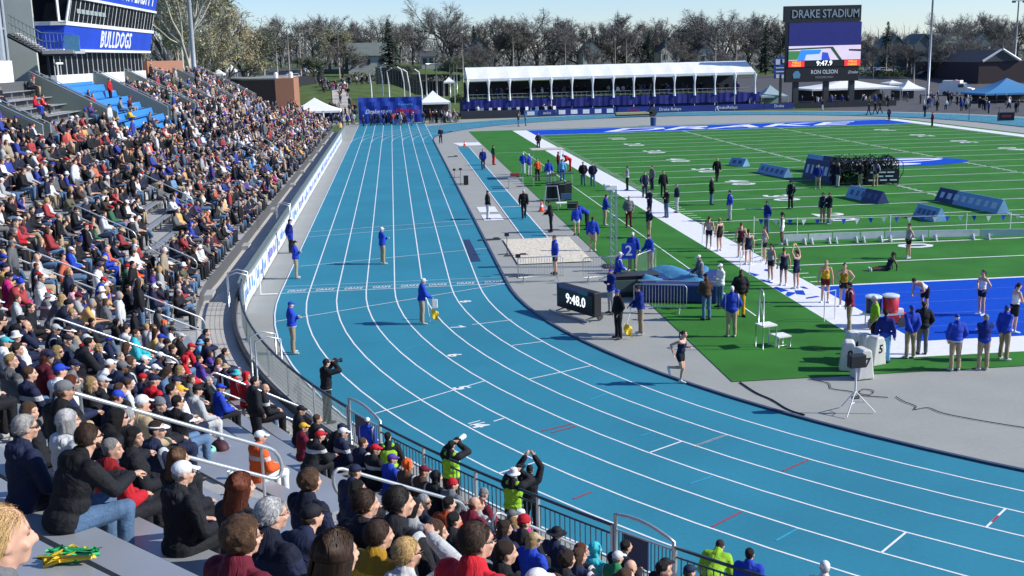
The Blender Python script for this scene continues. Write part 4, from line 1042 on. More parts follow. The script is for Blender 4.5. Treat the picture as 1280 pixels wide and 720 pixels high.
# parked cars
CB = [mat('car_white',(.6,.6,.6),.3), mat('car_dark',(.03,.035,.045),.3), mat('car_blue',(.03,.07,.17),.3), mat('car_silver',(.33,.34,.36),.3,metal=.4), mat('car_red',(.25,.02,.02),.3)]
def car_meshes(bm_):
    a = MB(); a.prism([(-2.2,.35),(2.2,.35),(2.25,.75),(1.3,.92),(.6,1.42),(-1.2,1.42),(-1.9,.95),(-2.25,.85)], -.85, .85, 0, Matrix.Rotation(PI/2,4,'X'))
    g = MB(); g.prism([(1.12,.94),(.55,1.36),(-1.12,1.36),(-1.7,.96)], -.87, .87, 0, Matrix.Rotation(PI/2,4,'X'))
    wl = MB(); [wl.tube([(x,s*.68,.33),(x,s*.88,.33)], .33, 12) for x in (-1.35,1.4) for s in (-1,1)]
    return a.mesh('body', bm_), g.mesh('windows', M_win), wl.mesh('wheels', M_dark)
CM = [car_meshes(m) for m in CB]
cars = [(330,94,182,1,1.2),(338,90,190,0,1.1),(352,88,196,3,1.2),(366,86,204,0,1.0),(374,83,210,1,.9),(386,81,214,0,.9),(396,80,216,2,.2),(318,92,188,1,.5),(1090,92,228,0,.1),(1104,93,226,0,.1),(1118,92,230,3,.1),(1130,94,222,1,.0),(1146,95,224,2,.1),(1168,98,210,0,.2),(1178,92,224,3,.1),(1190,100,205,1,.0),(1208,95,214,0,.2),(1205,102,200,0,.2),(1216,104,196,3,.1),(1100,98,214,1,.0),(1088,98,220,3,.0),(1158,100,206,1,.1)]
cn = ['white','black','dark blue','silver','red']; cc = {}
tc_ = {}
for c in cars: tc_[(c[0]<600,c[3])] = tc_.get((c[0]<600,c[3]),0)+1
for px, py, Y, ci, rz in cars:
    x = AtY(px,py,Y).x; k = (px<600,ci); cc[k] = cc.get(k,0)+1
    o = thing('parked_car', '%s%s parked car %s' % ((ordn[cc[k]-1]+' ' if tc_[k]>1 else ''), cn[ci], 'from the left in the car park above the brick hut' if px < 600 else 'from the left on the street right of the scoreboard'), 'car', (x,Y,hill(x,Y)), rz, 'parked cars beyond the stadium')
    for nm, me in zip(('body','windows','wheels'), CM[ci]): put(nm, me, o)
# black windscreen fence on the hill, hammer cage, goal frame
a = AtY(364,100,172); b = AtY(404,84,205)
mb = MB(); 
for i in range(20):
    f0, f1 = i/20, (i+1)/20; p = a.lerp(b,f0); q = a.lerp(b,f1); z0 = hill(p.x,p.y); z1 = hill(q.x,q.y)
    mb.quad((p.x,p.y,z0),(q.x,q.y,z1),(q.x,q.y,z1+1.9),(p.x,p.y,z0+1.9))
tag(mb.build('screen_fence', mat('mesh_black',(.012,.013,.02),.8)), 'black screened fence climbing the grass bank above the brick hut', 'fence')
CG = thing('hammer_cage', 'tall hammer cage of curved white poles and netting behind the start banner', 'cage', (0,0,0)); 
cp = [(462,122,88,146),(484,122,86,150),(509,121,87,146),(524,119,87,142),(476,118,80,154),(502,118,84,153)]
mb = MB(); tops = []
for px, y0, y1, Y in cp:
    b = AtY(px+ (3 if px < 490 else 4),y0,Y); z = hill(b.x,Y); t = AtY(px,y1,Y); m_ = Vector((b.x+(t.x-b.x)*.25,Y,(z+t.z)*.55)); mb.tube([(b.x,Y,z),m_,(t.x-.1,Y,t.z-.4),(t.x-.8 if px > 490 else t.x+.8,Y-.3,t.z+.1)], .10, 8); tops.append((b, t, z)); mb.build('cage_pole', M_wht, CG, True); mb = MB()
mb = MB()
order = [0,4,5,2,3]
for i, j in zip(order[:-1], order[1:]):
    (b1,t1,z1),(b2,t2,z2) = tops[i], tops[j]
    for k in range(15):
        f = k/14; mb.tube([Vector((b1.x,b1.y,z1)).lerp(Vector((b2.x,b2.y,z2)),f), t1.lerp(t2,f)], .012, 3)
        mb.tube([Vector((b1.x,b1.y,z1)).lerp(t1,f), Vector((b2.x,b2.y,z2)).lerp(t2,f)], .012, 3)
mb.build('netting', mat('net_grey',(.12,.16,.14),.8), CG)
mb = MB(); Yg = 150
g0 = AtY(532,80,Yg); g1 = AtY(545,80,Yg); g2 = AtY(553,80,Yg)
mb.tube([(g0.x,Yg,hill(g0.x,Yg)),(g0.x,Yg,g0.z)], .12, 8); mb.tube([(g1.x,Yg,hill(g1.x,Yg)),(g1.x,Yg,g1.z)], .12, 8); mb.tube([(g0.x,Yg,g0.z),(g2.x,Yg,g2.z)], .12, 8)
tag(mb.build('pole_frame', M_steel, None, True), 'tall grey frame of two poles and a crossbar right of the hammer cage', 'frame')
for px, Y_ in ((568,175),(571.5,178),(563,172)):
    pole(px, 80, 112, Y_, .07, M_steel, 'thin pale post near the small white canopy, %s' % {568:'the middle one',571.5:'the right one',563:'the left one'}[px], 'post')
# dark windscreens and hedges behind the hammer cage, dark paved lot on the right
M_scr = mat('windscreen_dark', (.012,.018,.018), .85, var=.3, scale=.6)
for i, (px0, px1, Y_, h_, l) in enumerate(((470,512,176,3.2,'dark windscreened court fence behind the hammer cage, left panel'),(512,560,178,3.0,'dark windscreened court fence behind the hammer cage, right panel'),(452,575,199,1.4,'low dark fence farther back below the conifer'))):
    a = AtY(px0,100,Y_); b = AtY(px1,100,Y_); n = 12; mb = MB()
    for q in range(n):
        x0 = a.x+(b.x-a.x)*q/n; x1 = a.x+(b.x-a.x)*(q+1)/n; mb.quad((x0,Y_,hill(x0,Y_)),(x1,Y_,hill(x1,Y_)),(x1,Y_,hill(x1,Y_)+h_),(x0,Y_,hill(x0,Y_)+h_))
    o = thing('court_fence', l, 'fence', (0,0,0)); mb.build('windscreen', M_scr, o)
    for q in range(n+1):
        mb = MB(); x0 = a.x+(b.x-a.x)*q/n; mb.tube([(x0,Y_-.05,hill(x0,Y_)),(x0,Y_-.05,hill(x0,Y_)+h_+.3)], .05, 5); mb.build('fence_post', M_dark, o)
def shrub(px, py, Y_, w_, h_, m, label, seed):
    x = AtY(px,py,Y_).x; r = random.Random(seed); mb = MB()
    for i in range(700):
        d = Vector((r.gauss(0,1), r.gauss(0,1), abs(r.gauss(0,1)))).normalized()*r.random()**.4; c = Vector((d.x*w_, d.y*w_*.7, d.z*h_)); s = r.uniform(.10,.26)
        x_ = Vector((r.gauss(0,1),r.gauss(0,1),r.gauss(0,1))).normalized(); y_ = x_.cross(Vector((r.gauss(0,1),r.gauss(0,1),r.gauss(0,1)))).normalized(); mb.add([c-x_*s,c-y_*s*.7,c+x_*s,c+y_*s*.7], [(0,1,2,3)])
    tag(mb.build('shrub', m, None, False, (x,Y_,hill(x,Y_))), label, 'shrub')
for i, (px, py, Y_, w_, h_, m, l) in enumerate(((447,90,198,3.2,2.2,M_twigb,'brown leafless hedge clump below the pale house'),(470,88,200,2.6,1.6,M_twigb,'brown brush right of the hedge clump below the pale house'),(488,85,200,2.2,2.6,mat('forsythia_yellow',(.38,.32,.04),.8,var=.3,scale=1),'bright yellow flowering shrub beside the pale house'),(538,100,186,3,1.8,M_leafg,'low green shrub behind the grey pole frame'),(575,105,170,2.2,1.6,M_leafg,'small green shrub left of the long tent'),(548,96,192,4,2.2,M_twigb,'brown brush behind the small white canopy'),(1095,97,214,5,1.6,M_leafg,'green hedge on the street right of the scoreboard'),(1122,97,212,5,1.5,M_leafg,'second green hedge on the street, left of the tall mast'))): shrub(px, py, Y_, w_, h_, m, l, i)
mb = MB()
xs = np.linspace(64, 190, 30); ys = np.linspace(96, 222, 24); nx = 30
mb.add([(x, y, hill(x,y)-.022) for y in ys for x in xs], [(j*nx+i, j*nx+i+1, (j+1)*nx+i+1, (j+1)*nx+i) for j in range(23) for i in range(29)])
struct(mb.build('service_road', M_road))
# white stacked chairs and boxes under the tent skirt
for i in range(9):
    px = 602+i*11.5; a = AtY(px,143,131.2); o = thing('folding_chair', 'white folding chair behind the far bend boards, %s from the left' % ordn[i], 'chair', (a.x,131.2,0), .3*(i%3-1), 'white folding chairs behind the far bend boards')
    for nm, c_, s_2 in (('seat',(0,0,.5),(.5,.5,.05)),('backrest',(0,.25,1.0),(.5,.05,.9))):
        mb = MB(); mb.box(c_, s_2); mb.build(nm, M_wht, o)
    for sx in (-.22,.22):
        mb = MB(); mb.tube([(sx,-.2,0),(sx,.2,1.0)], .03, 5); mb.build('leg', M_wht, o)
# ------------------------------------------------------------------ people
def V(*a): return Vector(a)
def capsule(mb, p, r0, q, r1, n=10, flat=1.0, axis=None):
    p, q = Vector(p), Vector(q); t = (q-p)
    L = t.length
    if L < 1e-5: t = Vector((0,0,1)); L = 1e-5
    t.normalize(); x = t.cross(Vector(axis) if axis else (Vector((0,1,0)) if abs(t.y) < .9 else Vector((1,0,0)))).normalized(); y = t.cross(x)
    rings = []
    for a in (0.15,.55,1.0): rings.append((p - t*r0*math.cos(a*PI/2), r0*math.sin(a*PI/2)))
    for a in (1.0,.55,.15): rings.append((q + t*r1*math.cos(a*PI/2), r1*math.sin(a*PI/2)))
    vs = [c + x*(r*math.cos(2*PI*j/n)) + y*(r*flat*math.sin(2*PI*j/n)) for c, r in rings for j in range(n)]
    fs = []
    for i in range(len(rings)-1):
        for j in range(n): fs.append((i*n+j, i*n+(j+1)%n, (i+1)*n+(j+1)%n, (i+1)*n+j))
    fs.append(tuple(range(n-1,-1,-1))); fs.append(tuple((len(rings)-1)*n+j for j in range(n)))
    mb.add(vs, fs)
def ell_(mb, c, r, M=None, nu=14, nv=9):
    m = MB(); m.ellipsoid((0,0,0), r, nu, nv); T = Matrix.Translation(c) @ (M or Matrix.Identity(4))
    mb.add([T@Vector(v) for v in m.v], m.f)
def solid(mb, name, m, voxel=.016, smooth=3, faces=None):
    me = mb.mesh('tmp', m); o = bpy.data.objects.new('tmp', me); TCOL.objects.link(o)
    r = o.modifiers.new('r', 'REMESH'); r.mode = 'VOXEL'; r.voxel_size = voxel; r.use_smooth_shade = True
    if smooth: s = o.modifiers.new('s', 'SMOOTH'); s.iterations = smooth; s.factor = .5
    dg = tdg()
    if faces:
        n = len(o.evaluated_get(dg).data.polygons)
        if n > faces:
            d = o.modifiers.new('d', 'DECIMATE'); d.ratio = faces/n; dg.update()
    out = bpy.data.meshes.new_from_object(o.evaluated_get(dg)); bpy.data.objects.remove(o); bpy.data.meshes.remove(me)
    out.name = name; out.materials.clear(); out.materials.append(m)
    out.polygons.foreach_set('use_smooth', [True]*len(out.polygons))
    return out
def cloth_mat(name, var=.14, bump=.6, bscale=9, rough=.8, stretch=None, var2=None, bdist=.03):
    return mat(name, rough=rough, var=var, scale=5, bump=bump, bscale=bscale, objcol=True, stretch=stretch, var2=var2, spec=.25, bdist=bdist)
M_jacket = cloth_mat('jacket_cloth', bump=.55, bscale=6, bdist=.05, var2=(70,.10)); M_trouser = cloth_mat('trouser_cloth', bump=.55, bscale=7, var2=(60,.10), bdist=.04); M_shoe = mat('shoe_leather', rough=.6, objcol=True, var=.1)
def colour_blocks(m):
    nt = m.node_tree; N = nt.nodes; L = nt.links; b = N['Principled BSDF']; src = b.inputs['Base Color'].links[0].from_socket
    tc = N.new('ShaderNodeTexCoord'); sx = N.new('ShaderNodeSeparateXYZ'); L.new(tc.outputs['Object'], sx.inputs[0]); oi = N.new('ShaderNodeObjectInfo')
    def math_(op, a, b_=None, c=None):
        n = N.new('ShaderNodeMath'); n.operation = op
        for i, v in enumerate((a, b_, c)):
            if v is None: continue
            if isinstance(v, (int, float)): n.inputs[i].default_value = v
            else: L.new(v, n.inputs[i])
        return n.outputs[0]
    rnd = oi.outputs['Random']; x = sx.outputs['X']; y = sx.outputs['Y']; z = sx.outputs['Z']
    zipf = math_('MULTIPLY', math_('LESS_THAN', math_('ABSOLUTE', x), .009), math_('GREATER_THAN', y, .06))
    yoke = math_('MULTIPLY', math_('GREATER_THAN', z, math_('ADD', .93, math_('MULTIPLY', rnd, .1))), math_('COMPARE', rnd, .58, .10))
    stripe = math_('MULTIPLY', math_('COMPARE', z, .90, .035), math_('COMPARE', rnd, .86, .07))
    sleeve = math_('MULTIPLY', math_('COMPARE', math_('ABSOLUTE', x), .215, .018), math_('COMPARE', rnd, .30, .09))
    k = math_('SUBTRACT', 1.0, math_('MULTIPLY', math_('MAXIMUM', zipf, yoke), .55)); sc = N.new('ShaderNodeVectorMath'); sc.operation = 'SCALE'; L.new(src, sc.inputs[0]); L.new(k, sc.inputs['Scale'])
    mx = N.new('ShaderNodeMix'); mx.data_type = 'RGBA'; L.new(math_('MULTIPLY', math_('MAXIMUM', stripe, sleeve), .8), mx.inputs[0]); L.new(sc.outputs['Vector'], mx.inputs[6]); mx.inputs[7].default_value = (.55,.57,.58,1); L.new(mx.outputs[2], b.inputs['Base Color'])
colour_blocks(M_jacket)
M_hair = cloth_mat('hair_strands', .35, .8, 20, .55, stretch=(9,9,1.2), bdist=.02); M_capm = cloth_mat('cap_cloth', .08, .15, 30, .75)
M_acc = mat('accessory_plastic', rough=.25, objcol=True, var=.05)
def skin_mat():
    m = mat('skin', rough=.55, objcol=True, var=.08, spec=.4); nt = m.node_tree; N = nt.nodes; L = nt.links
    a = N.new('ShaderNodeAttribute'); a.attribute_name = 'tint'; mu = N.new('ShaderNodeVectorMath'); mu.operation = 'MULTIPLY'
    b = N['Principled BSDF']; src = b.inputs['Base Color'].links[0].from_socket
    L.new(src, mu.inputs[0]); L.new(a.outputs['Color'], mu.inputs[1]); L.new(mu.outputs['Vector'], b.inputs['Base Color']); return m
M_skin = skin_mat()
def ik(s, w, l1, l2, pole):
    s, w = Vector(s), Vector(w); d = w-s; L = min(d.length, (l1+l2)*.985)
    w = s + d.normalized()*L; a = (l1*l1-l2*l2+L*L)/(2*L); h = math.sqrt(max(0, l1*l1-a*a)); dn = d.normalized()
    p = Vector(pole); p = (p - dn*p.dot(dn)).normalized(); return s + dn*a + p*h, w
POSES = {}
HS = .91
class Pose:
    def __init__(s, name, sit=False, lean=.1, head=(0,0), wl=None, wr=None, pl=(-.6,-.6,-.6), pr=(.6,-.6,-.6), hl=None, hr=None, legs=None, voxel=.016, female=False, tilt=0., pel=None, side=0., fat=1., faces=2600, curl=.5):
        s.name, s.sit, s.voxel, s.female, s.fat, s.faces, s.cache = name, sit, voxel, female, fat, faces, {}
        s.curl = curl
        pz = .535 if sit else .93
        s.pel = Vector(pel) if pel else V(0,-.02 if sit else 0,pz)
        T = Matrix.Translation(s.pel) @ Matrix.Rotation(side,4,'Y') @ Matrix.Rotation(-lean,4,'X'); s.T = T
        s.t = lambda x,y,z: T @ V(x,y,z)
        s.sl, s.sr = s.t(-.172,-.005,.455), s.t(.172,-.005,.455); s.neck = s.t(0,-.015,.53)
        hc = s.t(0,.03,.675); s.hc = hc
        s.H = Matrix.Translation(hc) @ Matrix.Rotation(head[0],4,'Z') @ Matrix.Rotation(-lean*.3-head[1],4,'X') @ Matrix.Rotation(tilt,4,'Y') @ Matrix.Scale(HS,4)
        if wl is None: wl = (-.285,.03,pz-.12) if not sit else (-.12,.30,.67)
        if wr is None: wr = (.285,.03,pz-.12) if not sit else (.12,.30,.67)
        s.el, s.wl = ik(s.sl, wl, .285, .26, pl); s.er, s.wr = ik(s.sr, wr, .285, .26, pr)
        s.hl = Vector(hl).normalized() if hl else (s.wl-s.el).normalized(); s.hr = Vector(hr).normalized() if hr else (s.wr-s.er).normalized()
        # legs: knee, ankle, toe direction for left and right
        if legs is None:
            if sit: legs = [((-.12,.42,.545),(-.12,.40,.09),(-.1,1,0)),((.12,.42,.545),(.12,.40,.09),(.1,1,0))]
            else: legs = [((-.105,.015,.49),(-.115,-.01,.085),(-.25,1,0)),((.105,.015,.49),(.115,-.01,.085),(.25,1,0))]
        s.legs = [(Vector(k),Vector(a),Vector(d).normalized()) for k,a,d in legs]
        s.hip = [s.t(-.085,0,0), s.t(.085,0,0)]
        POSES[name] = s
    def hand(s, mb, w, d, fine):
        up = V(0,0,-1) if abs(d.z) < .8 else V(0,1,0); x = d.cross(up).normalized(); nrm = x.cross(d)   # nrm: palm side
        if nrm.z > 0 and abs(d.z) < .8: nrm = -nrm
        capsule(mb, w, .026, w+d*.035, .033, flat=.7, axis=nrm); capsule(mb, w+d*.03, .035, w+d*.085, .036, flat=.45, axis=nrm)
        c = s.curl
        for i, (off, ln) in enumerate(((-.031,.062),(-.011,.074),(.010,.078),(.030,.068))):
            b = w+d*.09+x*off; m1 = b+(d*math.cos(c*.7)+nrm*math.sin(c*.7))*ln*.5; e = m1+(d*math.cos(c*1.6)+nrm*math.sin(c*1.6))*ln*.5
            capsule(mb, b, .0095, m1, .0088, 8); capsule(mb, m1, .0088, e, .0075, 8)
        sg = 1 if w.x < 0 else -1
        b = w+d*.035+x*sg*.030; m1 = b+(d*.6+x*sg*.7+nrm*.25).normalized()*.042; e = m1+(d*.95+x*sg*.15+nrm*.3).normalized()*.034
        capsule(mb, b, .013, m1, .0105, 8); capsule(mb, m1, .0105, e, .009, 8)
    def headparts(s, mb):
        H = s.H
        H3 = H.to_3x3().to_4x4()
        def E(c, r): ell_(mb, H@V(*c), r, H3)
        def Cc(p, r0, q, r1, **k): capsule(mb, H@V(*p), r0*HS, H@V(*q), r1*HS, **k)
        E((0,-.012,.024),(.075,.096,.090)); E((0,.022,-.03),(.062,.066,.082)); E((0,.05,-.088),(.034,.034,.026)); Cc((-.05,.0,-.07),.02,(0,.055,-.092),.02); Cc((.05,.0,-.07),.02,(0,.055,-.092),.02)
        Cc((0,.084,.012),.009,(0,.108,-.030),.013); E((-.013,.094,-.034),(.010,.010,.008)); E((.013,.094,-.034),(.010,.010,.008))
        Cc((-.038,.074,.026),.013,(.038,.074,.026),.013); E((-.042,.066,-.03),(.02,.018,.018)); E((.042,.066,-.03),(.02,.018,.018))
        Cc((-.018,.083,-.060),.0075,(.018,.083,-.060),.0075); Cc((-.015,.082,-.069),.008,(.015,.082,-.069),.008)
        for sx in (-1,1): ell_(mb, H@V(sx*.078,-.008,-.012), (.010,.024,.033), H.to_3x3().to_4x4()@Matrix.Rotation(sx*.35,4,'Z'))
        capsule(mb, s.neck-V(0,0,.05), .062, s.H@V(0,-.015,-.06), .054)
    def torso(s, mb, g):
        f = s.fat; t = s.t; M = s.T.to_3x3().to_4x4()
        w_ = .94 if s.female else 1.
        ell_(mb, t(0,0,.02), (.155*f+g,.118*f+g,.11+g), M); ell_(mb, t(0,.012*f,.16), (.142*f*w_+g,.112*f+g,.15+g), M); ell_(mb, t(0,.0,.32), (.155*f*w_+g,.112*f+g,.17+g), M)
        capsule(mb, t(-.115*w_,-.01,.43), .072+g, t(.115*w_,-.01,.43), .072+g); capsule(mb, t(0,-.02,.42), .09+g, s.neck, .055+g)
        if s.female: ell_(mb, t(-.065,.075,.34), (.06+g,.055+g,.06+g), M); ell_(mb, t(.065,.075,.34), (.06+g,.055+g,.06+g), M)
    def arms(s, mb, g, upto=2, off=0):
        for sh, e, w in ((s.sl,s.el,s.wl),(s.sr,s.er,s.wr)):
            capsule(mb, sh, .056+g, sh.lerp(e,.5), .048+g); capsule(mb, sh.lerp(e,.5), .048+g, e, .040+g)
            if upto == 2: capsule(mb, e, .041+g, e.lerp(w,.35), .040+g); capsule(mb, e.lerp(w,.35), .040+g, w - (w-e)*off, .027+g)
    def legpart(s, mb, g, knee=1., shin=1., hem=0.):
        f = .5+.5*s.fat
        for (k, a, d), h in zip(s.legs, s.hip):
            kk = h.lerp(k, knee); capsule(mb, h, .088*f+g, h.lerp(kk,.55), .074*f+g); capsule(mb, h.lerp(kk,.55), .074*f+g, kk, .055+g)
            if shin > 0:
                aa = k.lerp(a, shin); bk = (k-a).normalized().cross(V(1,0,0)); m_ = k.lerp(a,.32)
                capsule(mb, k, .054+g, m_+V(0,-.012,0), .054+g); capsule(mb, m_+V(0,-.012,0), .054+g, aa, .035+g+hem)
    def body(s):
        if 'body' in s.cache: return s.cache['body']
        mb = MB(); s.headparts(mb); s.torso(mb, 0); s.arms(mb, 0); s.hand(mb, s.wl, s.hl, 1); s.hand(mb, s.wr, s.hr, 1); s.legpart(mb, 0)
        for (k, a, d) in s.legs: capsule(mb, a-d*.03-V(0,0,.03), .034, a+d*.12-V(0,0,.055), .026)
        me = solid(mb, 'person', M_skin, min(s.voxel,.0125), 2, s.faces)
        Hi = s.H.inverted(); n = len(me.vertices); co = np.empty(n*3); me.vertices.foreach_get('co', co); co = co.reshape(-1,3)
        Hm = np.array(Hi); hl = co@Hm[:3,:3].T+Hm[:3,3]; tint = np.ones((n,4))
        for sx in (-1,1):
            d = np.linalg.norm((hl-np.array([sx*.032,.088,.006]))/np.array([1,1,.6]), axis=1); tint[d<.019,:3] = (.10,.09,.10)
            d = np.linalg.norm((hl-np.array([sx*.034,.086,.030]))/np.array([1.9,1,.45]), axis=1); tint[d<.014,:3] = (.3,.24,.2)
        d = np.linalg.norm((hl-np.array([0,.09,-.064]))/np.array([1.6,1,.5]), axis=1); tint[d<.014,:3] = (.85,.55,.52)
        at = me.color_attributes.new('tint', 'FLOAT_COLOR', 'POINT'); at.data.foreach_set('color', tint.ravel()); s.cache['body'] = me; return me
    def garment(s, kind):
        if kind in s.cache: return s.cache[kind]
        mb = MB(); m = M_jacket; vx = s.voxel
        if kind == 'jacket':
            b_ = .012
            s.torso(mb, .024+b_); s.arms(mb, .020+b_, off=.02); capsule(mb, s.neck-V(0,0,.04), .085, s.neck+V(0,-.01,.02), .075)
            ell_(mb, s.t(0,.0,-.02), (.172*s.fat,.135*s.fat,.09), s.T.to_3x3().to_4x4())
        elif kind == 'hoodie':
            s.torso(mb, .026); s.arms(mb, .022, off=.02); capsule(mb, s.t(-.07,-.075,.50), .055, s.t(.07,-.075,.50), .055); capsule(mb, s.t(-.085,-.02,.505), .05, s.t(.085,-.02,.505), .05); ell_(mb, s.t(0,-.10,.46), (.10,.055,.08), s.T.to_3x3().to_4x4())
            ell_(mb, s.t(0,.0,-.02), (.175*s.fat,.14*s.fat,.09), s.T.to_3x3().to_4x4())
        elif kind == 'coat':
            s.torso(mb, .03); s.arms(mb, .024, off=.02); capsule(mb, s.neck-V(0,0,.04), .09, s.neck+V(0,-.01,.03), .08)
            for h, (k,a,d) in zip(s.hip, s.legs): capsule(mb, h, .115, h.lerp(k,.5), .10)
            capsule(mb, s.hip[0].lerp(s.legs[0][0],.45), .10, s.hip[1].lerp(s.legs[1][0],.45), .10)
        elif kind == 'tshirt': s.torso(mb, .016); s.arms(mb, .014, upto=1)
        elif kind == 'vest':
            t = s.t; M = s.T.to_3x3().to_4x4(); f = s.fat; g = .05
            ell_(mb, t(0,0,.04), (.155*f+g,.118*f+g,.10), M); ell_(mb, t(0,.012,.16), (.142*f+g,.112*f+g,.15), M); ell_(mb, t(0,.0,.32), (.155*f+g,.112*f+g,.17), M)
            for sx in (-1,1): capsule(mb, t(sx*.09,-.01,.40), .10, t(sx*.085,-.015,.45), .10)
        elif kind == 'singlet':
            f = s.fat; t = s.t; M = s.T.to_3x3().to_4x4(); g = .012
            ell_(mb, t(0,0,.06), (.148+g,.115+g,.09), M); ell_(mb, t(0,.012,.16), (.138+g,.112+g,.15), M); ell_(mb, t(0,.0,.30), (.148+g,.112+g,.15), M)
            for sx in (-1,1): capsule(mb, t(sx*.085,-.02,.36), .07, t(sx*.085,-.015,.47), .052)
            if s.female: ell_(mb, t(-.065,.075,.34), (.066,.062,.066), M); ell_(mb, t(.065,.075,.34), (.066,.062,.066), M)
        elif kind == 'trousers':
            m = M_trouser; ell_(mb, s.t(0,-.005,.02), (.160*s.fat,.128*s.fat,.115), s.T.to_3x3().to_4x4()); s.legpart(mb, .014, 1, .97, .016)
        elif kind == 'shorts':
            m = M_trouser; ell_(mb, s.t(0,-.005,.02), (.160*s.fat,.128*s.fat,.115), s.T.to_3x3().to_4x4()); s.legpart(mb, .022, .72 if not s.female else .5, 0)
        elif kind == 'longshorts':
            m = M_trouser; ell_(mb, s.t(0,-.005,.02), (.165*s.fat,.132*s.fat,.115), s.T.to_3x3().to_4x4()); s.legpart(mb, .03, .95, 0)
        elif kind[:4] == 'shoe':
            m = M_shoe
            for (k,a,d) in s.legs[int(kind[4]):int(kind[4])+1]:
                capsule(mb, a-d*.045-V(0,0,.045), .043, a+d*.06-V(0,0,.045), .045, flat=1); capsule(mb, a+d*.06-V(0,0,.05), .046, a+d*.155-V(0,0,.057), .034); capsule(mb, a-V(0,0,.02), .045, a+V(0,0,.015), .044)
        me = solid(mb, kind if kind != 'longshorts' else 'shorts', m, vx if kind[:4] != 'shoe' else min(vx,.014), 3, s.faces if kind[:4] != 'shoe' else 350); s.cache[kind] = me; return me
